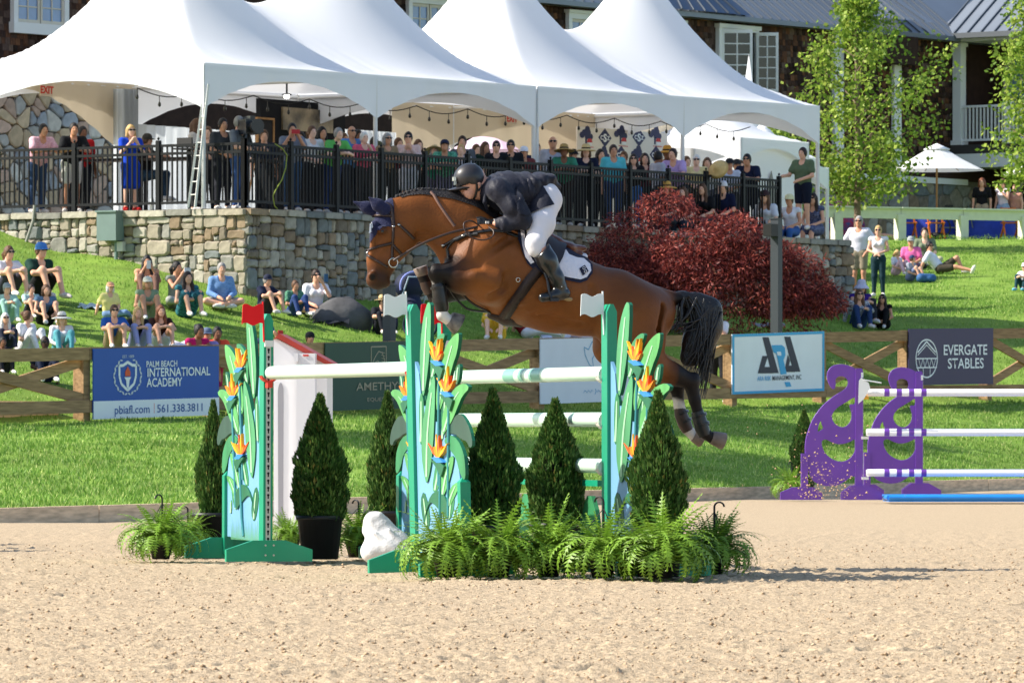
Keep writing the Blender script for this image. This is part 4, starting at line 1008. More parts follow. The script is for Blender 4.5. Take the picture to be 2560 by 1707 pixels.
def flat_piece(poly, y0, y1):
    """extruded concave-safe board: triangulated front, sides and back"""
    from mathutils.geometry import tessellate_polygon
    poly = ccw(poly); n = len(poly); tris = tessellate_polygon([[Vector((x, z, 0)) for x, z in poly]])
    b = MB(); vs = [(x, y0, z) for x, z in poly] + [(x, y1, z) for x, z in poly]
    fs = []
    for t in tris:
        a, c, d = t; area = (poly[c][0] - poly[a][0]) * (poly[d][1] - poly[a][1]) - (poly[d][0] - poly[a][0]) * (poly[c][1] - poly[a][1])
        if area < 0: a, c, d = a, d, c
        fs.append((a, c, d)); fs.append((n + d, n + c, n + a))
    fs += [(i, n + i, n + (i + 1) % n, (i + 1) % n) for i in range(n)]
    return b.add(vs, fs)
def edge_paint(o, m):
    o.data.materials.append(m)
    for p in o.data.polygons:
        if abs(p.normal.y) < .5: p.material_index = 1
def standard(px, D, mirror, flagcol, lean, label, flag=True):
    base = W(px, YH + HC * F / D, D); t = thing('jump_standard', label, 'jump standard', (base.x, base.y, 0), math.atan2(-.957, .29), 'leaf painted standards of the front jump')
    t.rotation_euler.rotate_axis('X', R(lean))
    sg_ = -1 if mirror else 1
    H = 1.755
    MB().box((-.062, -.034, .03), (.062, .034, H - .05)).add([(-.062, -.034, H - .05), (.062, -.034, H - .05), (.062, .034, H - .05), (-.062, .034, H - .05), (-.062, -.01, H), (.062, -.01, H), (.062, .01, H), (-.062, .01, H)], [(4, 5, 6, 7), (0, 1, 5, 4), (1, 2, 6, 5), (2, 3, 7, 6), (3, 0, 4, 7)]).build('post', m_grn, t)
    xo = 1.10 * sg_
    MB().box((xo - .035, -.034, .03), (xo + .035, .034, .60)).add([(xo - .035, -.034, .6), (xo + .035, -.034, .6), (xo + .035, .034, .6), (xo - .035, .034, .6), (xo, 0, .64)], [(0, 1, 4), (1, 2, 4), (2, 3, 4), (3, 0, 4)]).build('outer_post', m_grn, t)
    fp_ = [(-.315, 0), (-.315, .085), (-.12, .15), (.12, .15), (.315, .085), (.315, 0)]
    for x in (-.066 * sg_, xo):
        x0 = x - .045 if x < 0 else x; 
        vs = [(x0, y, z) for y, z in fp_] + [(x0 + .045, y, z) for y, z in fp_]; k = 6
        MB().add(vs, [tuple(range(5, -1, -1)), tuple(range(6, 12))] + [(i, (i + 1) % k, k + (i + 1) % k, k + i) for i in range(k)]).build('foot', m_grn, t)
    b = MB()
    for y, z in ((-.03, .115), (.03, .115), (-.03, .045), (.03, .045)):
        x = .09 * (-sg_) if mirror else -.112
        b.tube([(-.111 * sg_, y, z), (-.116 * sg_, y, z)], .007, 8)
    b.build('bolt_heads', m_track, t)
    # metal track of keyholes on the pole side
    xt = -.0625 * sg_; tr = MB().box((min(xt, xt - .005 * sg_), -.017, .12), (max(xt, xt - .005 * sg_), .017, 1.52)).build('track', m_track, t)
    kh = MB(); a = [(.0095 * math.cos(q * .7854), .0095 * math.sin(q * .7854)) for q in range(8)]
    kh.add([(0, y, z + .006) for y, z in a], [tuple(range(8))]); kh.add([(0, -.005, -.02), (0, .005, -.02), (0, .005, .004), (0, -.005, .004)], [(0, 1, 2, 3)])
    kh = kh.mesh('keyhole'); kh.materials.append(m_hole)
    for k in range(27): part('keyhole', kh, tr, loc=(xt - .0062 * sg_, 0, .155 + k * .0515))
    # painted panel
    bk = [(.068, 1.38), (.16, 1.30), (.20, 1.12), (.34, 1.05), (.55, .98), (.70, .92), (.92, .90), (1.02, .72), (1.065, .60), (1.065, .16), (.068, .13)]
    flat_piece([(x * sg_, z) for x, z in bk], -.012, .010).build('panel', m_sky, t)
    for i, (pts, c, lift) in enumerate(LEAF):
        q = [loc(p) for p in pts]; q = smooth_poly(q, 1); q = [(max(.07, x) * sg_, z) for x, z in q]
        lf = flat_piece(q, -.013 - lift * .35, .004).build('leaf', m_leafs[c], t); edge_paint(lf, m_ledge)
        # pale midrib from tip to foot
        zs = sorted(q, key=lambda p: p[1]); tip, ft = zs[-1], zs[0]
        pts2 = []
        for k in range(7):
            z = ft[1] + (tip[1] - ft[1]) * (k + .4) / 7.6
            xs = [q[a][0] + (q[(a + 1) % len(q)][0] - q[a][0]) * (z - q[a][1]) / (q[(a + 1) % len(q)][1] - q[a][1]) for a in range(len(q)) if (q[a][1] - z) * (q[(a + 1) % len(q)][1] - z) < 0]
            if len(xs) >= 2: pts2.append(((min(xs) + max(xs)) / 2, -.0140 - lift * .35, z))
        if len(pts2) > 2 and i not in (6, 7, 10): mr_ = MB(); w_ = [.022 * (1 - .5 * k / len(pts2)) for k in range(len(pts2))]; mr_.add([(x + s2 * w_[k], y - .0015, z) for k, (x, y, z) in enumerate(pts2) for s2 in (-1, 1)], [(2 * k, 2 * k + 1, 2 * k + 3, 2 * k + 2) for k in range(len(pts2) - 1)]); mr_.build('midrib', m_vein, lf)
    for k, (fx, fy) in enumerate(FLOW):
        u, z = loc((fx, fy)); u *= sg_; fl = MB()
        w_ = .30
        rr = random.Random(k)
        root = None
        for j in range(8):
            a = R(-52 + j * 15) * sg_; Lp = .165 * (.8 + .3 * math.sin(j * 1.7 + k)); hx, hz = math.sin(a) * Lp * 1.7, math.cos(a) * Lp
            bx = u; bz = z - .01; nx, nz = -math.cos(a) * .026, math.sin(a) * .009
            q = [(bx, bz), (bx + hx * .5 + nx, bz + hz * .5 + nz), (bx + hx, bz + hz), (bx + hx * .5 - nx, bz + hz * .5 - nz)]
            flat_piece(q, -.030 - .0012 * j, -.012).build('petal', (m_or, m_ye, m_ro, m_or)[(j + k) % 4], t)
        flat_piece([(u - .13 * sg_, z + .006), (u, z - .028), (u + .15 * sg_, z - .026), (u + .04 * sg_, z + .008)], -.041, -.012).build('petal', m_bl, t)
        flat_piece([(u - .14 * sg_, z - .012), (u + .05 * sg_, z - .02), (u + .16 * sg_, z - .05), (u + .08 * sg_, z - .12), (u - .02 * sg_, z - .06)], -.039, -.012).build('bract', m_leafs[2], t)
        MB().tube([(u + .03 * sg_, -.022, z - .06), (u - .02 * sg_, -.02, max(.2, z - .45)), (u - .06 * sg_, -.016, max(.17, z - .8))], .014, 6).build('stem', m_stem, t)
    for k in range(26):
        x = .1 + .95 * k / 26; h = .10 + .07 * ((k * 7) % 5) / 5
        if k < 24: MB().add([((x - .014) * sg_, -.0128, .14), ((x + .014) * sg_, -.0128, .14), ((x + .01) * sg_, -.0128, .14 + h)], [(0, 1, 2) if sg_ > 0 else (0, 2, 1)]).build('painted_tuft', m_tuft, t)
    # flag, a wavy board beside the top of the post
    if flag:
        fy = [-.045 - .155 * k / 10 for k in range(11)]
        top = [(y, H + .06 + .010 * math.sin(k * .9 + .6)) for k, y in enumerate(fy)]; bot = [(y, H - .075 + .010 * math.sin(k * .9 + .6)) for k, y in enumerate(fy)]
        ol = top + bot[::-1]; ol = [(y + (.008 * math.sin(i * 1.4) if i > 9 and i < 13 else 0), z) for i, (y, z) in enumerate(ol)]
        xf = -.07 * sg_ if mirror else .0; n = len(ol); vs = [(xf - .004, y, z) for y, z in ol] + [(xf + .004, y, z) for y, z in ol]
        quads = [(i, i + 1, n - 2 - i, n - 1 - i) for i in range(10)]
        fs = [q[::-1] for q in quads] + [tuple(n + i for i in q) for q in quads] + [(i, (i + 1) % n, n + (i + 1) % n, n + i) for i in range(n)]
        fg = MB().add(vs, fs).build('flag', flagcol, t)
        MB().tube([(xf, -.045, H + .085), (xf, -.036, H - .20)], .007, 6).build('flag_stick', flagcol, fg)
        MB().box((xf - .012, -.03, H - .235), (xf + .012, .03, H - .19)).build('flag_bracket', mat('bracket_white', lin((220, 220, 216))), fg)
    return t, base
tA_, bA = standard(1046, 40.0, False, m_flagw, 1.3, 'green standard at centre with a white flag, its painted panel facing left')
tC_, bC = standard(1524, 40.0, False, m_flagw, .1, 'green standard at right with a white flag, standing before the horse hindquarters')
tB_, bB = standard(664, 43.3, True, m_flagr, -.2, 'green standard at far left with a red flag and keyhole track')
tD_, bD = standard(1110, 43.3, True, m_flagr, -.1, 'green standard half hidden behind the central one, its red flag behind the hoof')
m_polew = mat('pole_mint_white', lin((200, 228, 206)), rough=.35, spec=.45, coat=.2, var=.03, vscale=3)
m_band = mat('pole_sage_band', lin((122, 176, 156)), rough=.35, spec=.45, coat=.2)
def pole(p, q, label, r_=.048, bands=()):
    p, q = Vector(p), Vector(q); t = thing('jump_pole', label, 'jump pole', p[:], 0, 'poles of the front jump'); d = q - p
    pth = [d * k for k in (0, .004, .01, .5, .99, .996, 1)]; MB().tube(pth, [r_ * .8, r_ * .95, r_, r_, r_, r_ * .95, r_ * .8], 20).build('shaft', m_polew, t)
    for a, b in bands: MB().tube([d * a, d * b], r_ + .0012, 20, caps=False).build('painted_band', m_band, t)
    return t
def end(b, dz, k): return (b.x + PD.x * k, b.y + PD.y * k, dz)
pole(end(bA, 1.335, .12), (bB.x - PD.x * .14, bB.y - PD.y * .14, 1.335), 'pale mint pole lying on red cups, in front at left')
pole(end(bC, 1.302, .12), (bD.x - PD.x * .14, bD.y - PD.y * .14, 1.302), 'topmost pale mint pole with sage brush marks at right', bands=((.36, .43), (.47, .5), (.53, .60)))
pole(end(bC, 1.0, .12), (bD.x - PD.x * .14, bD.y - PD.y * .14, 1.0), 'middle pale mint pole, second below the brush marked one')
pole(end(bC, .695, .12), (bD.x - PD.x * .14, bD.y - PD.y * .14, .695), 'lowest pale mint pole, mostly hidden behind the clipped shrubs')
# green lattice filler between the right pair
t = thing('jump_filler', 'low green painted filler panel hanging between the right standards behind shrubs', 'jump filler', (bC.x + PD.x * .2, bC.y + PD.y * .2, 0), math.atan2(PD.y, PD.x))
MB().box((0, -.02, .12), (2.9, .02, .16)).box((0, -.02, .56), (2.9, .02, .60)).build('filler_rail', m_grn, t)
for k in range(8): flat_piece(smooth_poly([(.06 + k * .36, .18), (.34 + k * .36, .18), (.38 + k * .36, .36), (.2 + k * .36, .54), (.02 + k * .36, .36)]), -.015, .015).build('leaf', m_leafs[1 + k % 2], t)
def cup(b, z, sg_, m, label):
    x = b.x + PD.x * .085 * sg_; y = b.y + PD.y * .085 * sg_; t = thing('jump_cup', label, 'jump cup', (x, y, z - .075), math.atan2(PD.y, PD.x), 'cups holding the poles')
    n = 9; vs = []
    for i in range(n):
        a = math.pi * (.12 + .76 * i / (n - 1)); vs += [(-.035, -.058 * math.cos(a), .078 - .058 * math.sin(a)), (.035, -.058 * math.cos(a), .078 - .058 * math.sin(a)), (-.035, -.066 * math.cos(a), .076 - .07 * math.sin(a)), (.035, -.066 * math.cos(a), .076 - .07 * math.sin(a))]
    fs = []
    for i in range(n - 1):
        o = 4 * i; fs += [(o, o + 1, o + 5, o + 4), (o + 2, o + 6, o + 7, o + 3), (o, o + 4, o + 6, o + 2), (o + 1, o + 3, o + 7, o + 5)]
    MB().add(vs, fs).build('cradle', m, t); MB().box((-.045 * 1, -.018, -.03), (.02, .018, .012)).build('bracket', m, t)
m_cupr = mat('cup_red', lin((206, 60, 48)), rough=.45); m_cupw = mat('cup_white', lin((230, 226, 214)), rough=.45)
cup(bA, 1.335, 1, m_cupr, 'red plastic cup behind the central post'); cup(bB, 1.335, -1, m_cupr, 'red plastic cup on the keyhole track at far left')
cup(bC, 1.302, 1, m_cupw, 'white plastic cup under the brush marked top pole'); cup(bC, 1.0, 1, m_cupw, 'white plastic cup under the middle pole at right'); cup(bC, .695, 1, m_cupw, 'white plastic cup under the lowest pole at right')
# white wall jump with sloping red cap behind the left standard
D = 52.9; o = W(690, 1343, D); sc = D / F; t = thing('jump_wall', 'tall white jump wall piece with a sloping red cap behind the left standard', 'jump wall', (o.x, o.y, 0), R(-4))
m_wh = mat('jump_white', lin((228, 228, 230)), rough=.4, spec=.4)
X = lambda px: (px - 690) * sc; Z = lambda py: HC + (YH - py) * sc
MB().prism([(X(684), -.03), (X(818), -.03), (X(818), Z(912)), (X(690), Z(846)), (X(684), Z(848))], 0, .5).build('wall', m_wh, t)
MB().prism([(X(684), Z(848)), (X(700), Z(834)), (X(836), Z(910)), (X(832), Z(920)), (X(694), Z(846))], -.03, .55).build('cap', mat('cap_brick_red', lin((170, 62, 50)), rough=.5, var=.1), t)
MB().box((X(748), -.2, 0), (X(794), -.06, Z(884))).build('post', m_wh, t); MB().box((X(742), -.22, Z(905)), (X(752), -.05, Z(884))).build('bracket', m_wh, t); MB().box((X(764), -.206, Z(891)), (X(778), -.2, Z(887))).build('orange_mark', m_cupr, t)
n = 10; MB().prism([(X(696), .1)] + [(X(702) - X(9) * 0 + .025 * math.cos(math.pi - math.pi * i / n), Z(985) + .1 * math.sin(math.pi * i / n)) for i in range(n + 1)] + [(X(708), .1)], -.006, -.001).build('slot', mat('slot_grey', lin((150, 150, 156))), t)
# ---- purple jump at right
m_pur = mat('jump_purple', lin((112, 64, 164)), rough=.4, spec=.4, var=.08, vscale=3, coat=.15)
OUT = [(600, 487), (578, 470), (558, 430), (545, 385), (552, 340), (580, 303), (630, 284), (690, 285), (750, 305), (785, 325), (785, 1195), (740, 1195), (700, 1230), (640, 1265), (570, 1277), (500, 1267), (440, 1240), (410, 1200), (385, 1120), (370, 1040), (365, 960), (375, 880), (395, 820), (420, 750), (460, 680), (520, 610), (580, 560), (640, 520), (690, 490), (715, 460), (722, 420), (700, 387), (660, 375), (625, 385), (610, 410), (615, 440), (608, 475)]
HOLES = [[(770, 545), (700, 590), (630, 630), (590, 675), (580, 715), (600, 765), (650, 798), (700, 795), (740, 755), (752, 700), (742, 650), (728, 618), (745, 608), (775, 615), (778, 560)],
         [(497, 735), (475, 770), (462, 840), (490, 825), (520, 808), (503, 770)],
         [(500, 900), (540, 890), (590, 920), (650, 935), (720, 920), (785, 880), (783, 980), (750, 1040), (700, 1075), (640, 1080), (570, 1050), (520, 1000), (497, 940)]]
def cutout(loops, thick):
    cu = bpy.data.curves.new('cutout', 'CURVE'); cu.dimensions = '2D'; cu.fill_mode = 'BOTH'; cu.extrude = thick / 2; cu.bevel_depth = .004
    for lp_ in loops:
        sp = cu.splines.new('POLY'); sp.points.add(len(lp_) - 1); sp.use_cyclic_u = True
        for p, (x, z) in zip(sp.points, lp_): p.co = (x, z, 0, 1)
    ob = bpy.data.objects.new('cutout', cu); COL.objects.link(ob); me_ = bpy.data.meshes.new_from_object(ob.evaluated_get(bpy.context.evaluated_depsgraph_get()))
    bpy.data.objects.remove(ob); bpy.data.curves.remove(cu)
    me_.transform(Matrix(((1, 0, 0, 0), (0, 0, -1, 0), (0, 1, 0, 0), (0, 0, 0, 1)))); me_.materials.clear(); return me_
k_ = 81.5 / F / 3.267
loops = [smooth_poly([((x - 810) * k_, (1388 - y) * k_) for x, y in lp_], 2) for lp_ in [OUT] + HOLES]
wing_me = cutout(loops, .04); wing_me.materials.append(m_pur)
def purple_standard(px, D, label):
    b = W(px, 1200, D); t = thing('purple_standard', label, 'jump standard', (b.x, b.y, 0), R(3), 'purple scroll standards')
    part('wing', wing_me, t)
    MB().box((-.055, -.05, .08), (.045, .05, 1.735)).box((-.045, -.035, 1.735), (.035, .035, 1.755)).build('post', m_pur, t)
    tr = MB().box((.046, -.022, .12), (.052, .022, 1.62)).build('track', m_track, t); kh = MB().box((.0521, -.007, -.012), (.0526, .007, .012)).mesh('keyhole'); kh.materials.append(m_hole)
    for k in range(28): part('keyhole', kh, tr, loc=(0, 0, .17 + k * .051))
    MB().box((.02, -.052, 1.63), (.05, -.046, 1.70)).build('number_plate', m_flagw, t)
    for y in (-.09, .05): flat_piece([(-.36 + .12, 0), (-.36 + .12, .1), (-.12, .19), (.12, .19), (.30, .09), (.30, 0)], y, y + .04).build('foot', m_pur, t)
    MB().box((-.78, -.04, .0), (-.69, .04, .62)).build('outer_post', m_pur, t); flat_piece([(-1.06, 0), (-1.06, .1), (-.9, .17), (-.62, .17), (-.5, .09), (-.5, 0)], -.03, .03).build('foot', m_pur, t)
    return b
p1 = purple_standard(2148, 81.5, 'near purple scroll standard with a white flag plate, dirt flying in front of it'); p2 = purple_standard(2298, 85.5, 'far purple scroll standard right beside the dark stables banner')
m_pw = mat('pole_white', lin((232, 232, 232)), rough=.35, spec=.45, coat=.2)
def ppole(z, label, y, x0, bands=True):
    L = 4.2; t = thing('striped_pole', label, 'jump pole', (x0, y, z), R(1.2), 'striped poles of the purple jump'); MB().tube([(0, 0, 0), (.02, 0, 0), (L, 0, 0)], [.04, .05, .05], 18).build('shaft', m_pw, t)
    for k in range(4): MB().tube([(.24 + k * .165, 0, 0), (.31 + k * .165, 0, 0)], .0512, 18, caps=False).build('purple_band', m_pur, t)
    MB().box((-.06, -.05, -.09), (.03, .05, -.055)).build('cup', m_cupw if z < 1.3 else mat('cup_amber', lin((222, 160, 50))), t)
ppole(1.43, 'topmost purple striped white pole, on an amber cup', p1.y - .05, p1.x + .09); ppole(.90, 'middle purple striped white pole', p1.y - .05, p1.x + .09); ppole(.36, 'lowest purple striped white pole just above the blue tray', p1.y - .05, p1.x + .09)
fgp = thing('flag_plate', 'small white flag board fixed beside the amber cup of the purple jump', 'flag', (p1.x + .05, p1.y - .12, 1.44)); flat_piece([(-.07, -.16), (.0, -.1), (.09, .05), (.07, .12), (-.03, .19), (-.06, .15)], 0, .012).build('board', m_flagw, fgp); MB().tube([(.0, 0, .16), (.24, 0, .12)], .008, 6).build('stick', m_flagw, fgp)
a = gnd(2218, 1240); t = thing('blue_water_tray', 'long shallow bright blue water tray lying under the purple jump', 'water tray', (p1.x + .36, p1.y - .62, 0), R(.8))
MB().box((0, 0, -.02), (4.2, 1.1, .035)).build('tray', mat('tray_blue', lin((36, 134, 220)), rough=.35, spec=.5, var=.1, vscale=4), t)
rim = MB(); rim.tube([(0, 0, .035), (4.2, 0, .035)], .035, 8).tube([(0, 1.1, .035), (4.2, 1.1, .035)], .035, 8).tube([(0, 0, .035), (0, 1.1, .035)], .035, 8).build('rim', mat('tray_blue', (0, .2, .7)), t)
# sandbag
D = 42.4; b = W(966, YH + HC * F / D, D); sf = Sdf(.012, (-.25, -.2, -.03), (.25, .2, .42)); sf.ell((.03, 0, .09), (.18, .15, .115), .05).ell((-.09, -.03, .07), (.09, .1, .08), .05).cone((.0, 0, .14), (-.05, 0, .22), .13, .095, .05, (1, .8, 1)).cone((-.05, 0, .22), (-.085, 0, .275), .085, .075, .04, (1, .6, 1)).cone((-.10, -.02, .30), (-.05, -.02, .32), .035, .02, .03).cone((-.14, -.01, .215), (-.05, 0, .22), .025, .05, .03).cone((-.08, -.1, .2), (.1, -.15, .06), .016, .02, .02).cone((.02, -.10, .22), (.14, -.1, .08), .016, .02, .02)
me_ = sf.mesh('sack'); V = np.array([v.co for v in me_.vertices]); 
t = thing('sandbag', 'tied white plastic sandbag resting behind the central standard', 'sandbag', (b.x, b.y, .015)); part('sack', me_, t, mat('sack_white', lin((206, 206, 206)), rough=.5, bump=.8, bscale=14))
# ================================================================ clipped shrubs, ferns, maple, young trees
m_pot = mat('pot_black', lin((34, 35, 38)), rough=.45, spec=.4, var=.1)
def shrub_mesh(seed, H=1.0, r_=.34):
    rng = np.random.default_rng(seed); n = 11000
    t = rng.random(n) ** 1.25; a = rng.random(n) * 6.283
    prof = lambda t: r_ * np.clip(np.sin(np.clip((1 - t) ** 1.15 * 1.0 + .02, 0, 1) * 1.95) / .93, .03, 1) * (1 - .25 * (1 - t) ** 6)
    lump = .74 + .40 * smoothnoise(a * 2.2 + 3, t * 10, seed) + .22 * smoothnoise(a * 5, t * 22, seed + 1)
    dep = rng.random(n) ** 2.2; rad = prof(t) * lump * (1 - .38 * dep)
    P = np.stack([np.cos(a) * rad, np.sin(a) * rad, t * H], 1)
    out = np.stack([np.cos(a), np.sin(a), np.full(n, 1.5)], 1) + rng.normal(0, .45, (n, 3)); out /= np.linalg.norm(out, axis=1)[:, None]
    side = np.cross(out, rng.normal(0, 1, (n, 3))); side /= np.linalg.norm(side, axis=1)[:, None]
    L = (.028 + .034 * rng.random(n))[:, None]; wd = .36 * L
    v = np.stack([P - .2 * L * out, P + side * wd * .8 + out * L * .35, P + out * L, P - side * wd * .8 + out * L * .35, P + side * wd * 1.5 + out * L * .75, P - side * wd * 1.5 + out * L * .8], 1)
    f = np.array([(0, 1, 2), (0, 2, 3), (0, 4, 1), (0, 3, 5)])
    c = np.array(lin((62, 96, 40)))[None] * (.7 + .6 * rng.random((n, 1))); tip = rng.random(n) < .22; c[tip] = np.array(lin((112, 140, 70))) * (.8 + .4 * rng.random((tip.sum(), 1)))
    yl = (rng.random(n) < .03); c[yl] = np.array(lin((136, 128, 66)))
    return np_mesh('foliage', v.reshape(-1, 3), (f[None] + (np.arange(n) * 6)[:, None, None]).reshape(-1, 3), False, np.repeat(c, 6, 0))
m_shrub = attr_mat('shrub_foliage', rough=.5, spec=.25, transl=.22)
shr = [shrub_mesh(s_) for s_ in (1, 2, 3)]
for m_ in shr: m_.materials.append(m_shrub)
core = MB().lathe([(.0, 0), (.2, .03), (.23, .2), (.2, .5), (.1, .8), (.01, .95)], 12).mesh('light_block_core'); core.materials.append(mat('shrub_core', lin((30, 32, 20)), rough=.95))  # dark solid cone added to stop light passing through the foliage
potm = MB().lathe([(0, 0), (.125, 0), (.155, .27), (.165, .27), (.165, .30), (.15, .30), (.148, .27), (0, .265)], 20).mesh('pot'); potm.materials.append(m_pot)
trunkm = MB().tube([(0, 0, 0), (.01, 0, .2)], .02, 6).mesh('stem'); trunkm.materials.append(mat('bark_brown', lin((92, 70, 50)), rough=.9))
def shrub(px, ytop, D, wpx, k, label, pot=True):
    s_ = F / D; zt = HC + (YH - ytop) / s_; b = W(px, YH + HC * s_, D)
    t = thing('clipped_shrub', label, 'shrub', (b.x, b.y, 0), random.random() * 6, 'potted cone shrubs round the jumps')
    if pot: part('pot', potm, t, scale=(1.05, 1.05, 1.05))
    h = zt - .27; w_ = wpx / s_ / .80
    part('stem', trunkm, t, loc=(0, 0, .25)); part('foliage', shr[k], t, loc=(0, 0, .28), scale=(w_, w_, h)); part('light_block_core', core, t, loc=(0, 0, .27), scale=(w_ * .9, w_ * .9, h * .92))
shrub(533, 1012, 45.5, 92, 0, 'cone shrub in black pot behind the far left standard')
shrub(800, 998, 44.0, 150, 1, 'broad cone shrub in black pot right of the far left standard')
shrub(968, 990, 46.5, 112, 2, 'cone shrub behind the white sandbag')
shrub(1232, 985, 39.6, 150, 0, 'cone shrub just right of the central painted panel')
shrub(1388, 1010, 40.6, 155, 1, 'cone shrub in the middle between the two front standards')
shrub(1645, 990, 38.7, 150, 2, 'cone shrub in front of the right standard panel')
shrub(2010, 1030, 86.5, 76, 1, 'cone shrub behind the near purple standard')
for k, (x, y) in enumerate(((-470, 47.5), (-455, 49), (-475, 50.5))): shrub(x, 900, y, 260, k, ('tall', 'middle', 'hindmost')[k] + ' stand-in shrub added out of view at left to shade the sand')  # unseen stand-ins, added to cast the shadow band on the sand
# ferns
def frond_mesh(seed, L, droop, n=17):
    rng = np.random.default_rng(seed); v = []; f = []; path = []
    p = np.array([0., 0, 0]); ang = R(74)
    for i in range(n + 1):
        path.append(p.copy()); p = p + np.array([math.cos(ang), 0, math.sin(ang)]) * L / n; ang -= droop / n * (1.0 + .8 * i / n)
    for i in range(n):
        a, b = path[i], path[i + 1]; o = len(v); w_ = .003
        v += [a + (0, -w_, 0), a + (0, w_, 0), b + (0, w_, 0), b + (0, -w_, 0)]; f.append((o, o + 1, o + 2, o + 3))
        if i > 1:
            pl = .088 * math.sin(math.pi * min(1, (i + .6) / n) ** .75) + .008; d = (b - a) / np.linalg.norm(b - a)
            for sd in (-1, 1):
                o = len(v); tip = a + d * .018 + np.array([0, sd * pl, 0]) + np.array([0, 0, -.25 * pl * rng.random()]); h = L / n * .52
                v += [a - d * h * .55, a + np.array([0, sd * pl * .55, 0]) + d * (h + .004) - (0, 0, .004), tip, a + d * h]; f.append((o, o + 1, o + 2, o + 3) if sd > 0 else (o, o + 3, o + 2, o + 1))
    c = np.array(lin((126, 164, 56)))[None] * (.9 + .25 * rng.random((len(v), 1)))
    return np_mesh('frond', np.array(v), np.array(f), False, c)
m_fern = attr_mat('fern_frond', rough=.42, spec=.3, transl=.30, var=.18)
m_fern2 = attr_mat('fern_frond', rough=.42)
FR = [frond_mesh(1, .42, R(50)), frond_mesh(2, .44, R(120)), frond_mesh(3, .44, R(150)), frond_mesh(4, .40, R(18)), frond_mesh(5, .42, R(90)), frond_mesh(6, .38, R(172))]
for m_ in FR: m_.materials.append(m_fern)
fpot = MB().lathe([(0, 0), (.10, 0), (.14, .2), (.15, .2), (.15, .22), (0, .2)], 16).mesh('pot'); fpot.materials.append(m_pot)
hk = [(0, 0, .1), (0, 0, .40)] + [(.035 - .035 * math.cos(a), 0, .40 + .04 * math.sin(a)) for a in np.arange(.3, 3.4, .35)]
hookm = MB().tube(hk, .007, 6).tube([(0, 0, .36), (.1, .05, .2)], .003, 5).tube([(0, 0, .36), (-.1, .05, .2)], .003, 5).tube([(0, 0, .36), (0, -.1, .2)], .003, 5).mesh('hook'); hookm.materials.append(mat('hook_black', lin((22, 22, 24)), rough=.4))
def fern(px, py, k, label, hook=True, nf=46, D=None):
    D = D or HC * F / (py - YH); b = W(px, YH + HC * F / D, D); t = thing('potted_fern', label, 'fern', (b.x, b.y, 0), 0, 'potted ferns round the jumps'); rr = random.Random(int(px))
    part('pot', fpot, t, scale=(.62, .62, .5)); nf = int(nf * 2.1); k *= 1.0 * (1.05 if py > 1420 else .93)
    for i in range(nf):
        a = i * 2.399 + rr.uniform(-.3, .3); q = i / nf
        m_ = FR[3] if q < .10 else (FR[0] if q < .22 else (FR[4] if q < .38 else (FR[1] if q < .58 else (FR[2] if q < .8 else FR[5]))))
        s_ = k * rr.uniform(.78, 1.12); part('frond', m_, t, loc=((.02 + .05 * q) * math.cos(a), (.02 + .05 * q) * math.sin(a), .13 - .05 * q), rot=(rr.uniform(-.25, .25), rr.uniform(-.15, .25) + .22 * q, a), scale=(s_, s_, s_ * rr.uniform(.9, 1.08)))
    if hook: part('hook', hookm, t, loc=(.01, 0, .12), rot=(0, 0, rr.uniform(0, 6)), scale=(1, 1, k * .86))
fern(402, 1398, .98, 'bright green fern with two black hooks, leftmost on the sand beside the far left standard', D=44.0, nf=54)
fern(466, 1385, .7, 'small fern between the leftmost fern and the pot of a cone shrub', D=45.2)
fern(722, 1380, .62, 'small fern behind the foot of the far left standard', hook=False, D=46.0)
fern(893, 1385, .85, 'fern between the broad cone shrub and the white sandbag', D=44.6)
fern(1118, 1432, .95, 'sunlit yellow green fern at the base of the central standard', D=38.55, nf=56, hook=False)
fern(1245, 1432, .95, 'fern below the cone shrub right of the central panel', D=38.6, hook=False)
fern(1372, 1428, .95, 'dark fern under the middle cone shrub', D=38.7, hook=False)
fern(1505, 1428, .98, 'fern with a black hook at the foot of the right standard', D=38.5)
fern(1655, 1425, 1.05, 'fern with upright bright fronds in front of the right cone shrub', D=38.3, nf=54, hook=False)
fern(1782, 1420, .98, 'fern on a black wire hanger standing alone at the right end of the jump', D=39.4, nf=54)
fern(1978, 1242, 1.05, 'yellow green fern left of the near purple standard', D=84.0)
# dirt thrown up by the hooves
rng = np.random.default_rng(5); n = 420
px = 2060 + rng.normal(0, 45, n) + rng.random(n) * 40 - 20; py = 1245 - np.abs(rng.normal(0, 55, n)); far_ = rng.random(n) < .2; px[far_] = 1850 + 450 * rng.random(far_.sum()); py[far_] = 1010 + 230 * rng.random(far_.sum())
D = 43.2 + rng.normal(0, .35, n); P = np.stack([(px - 1280) * D / F, D, HC + (YH - py) * D / F], 1); rad = .002 + .007 * rng.random(n) ** 2.5
V = base[None] * (rad[:, None, None] * (.6 + .8 * rng.random((n, 6, 1)))) + P[:, None]
me_ = np_mesh('flying_dirt', V.reshape(-1, 3), (tri[None] + (np.arange(n) * 6)[:, None, None]).reshape(-1, 3)); me_.materials.append(mat('dirt_clod', lin((196, 160, 124)), rough=.95, var=.2))
tag(link(bpy.data.objects.new('flying_dirt', me_)), 'clods of sand flying in the air behind the hind hooves', 'flying dirt', kind='stuff')
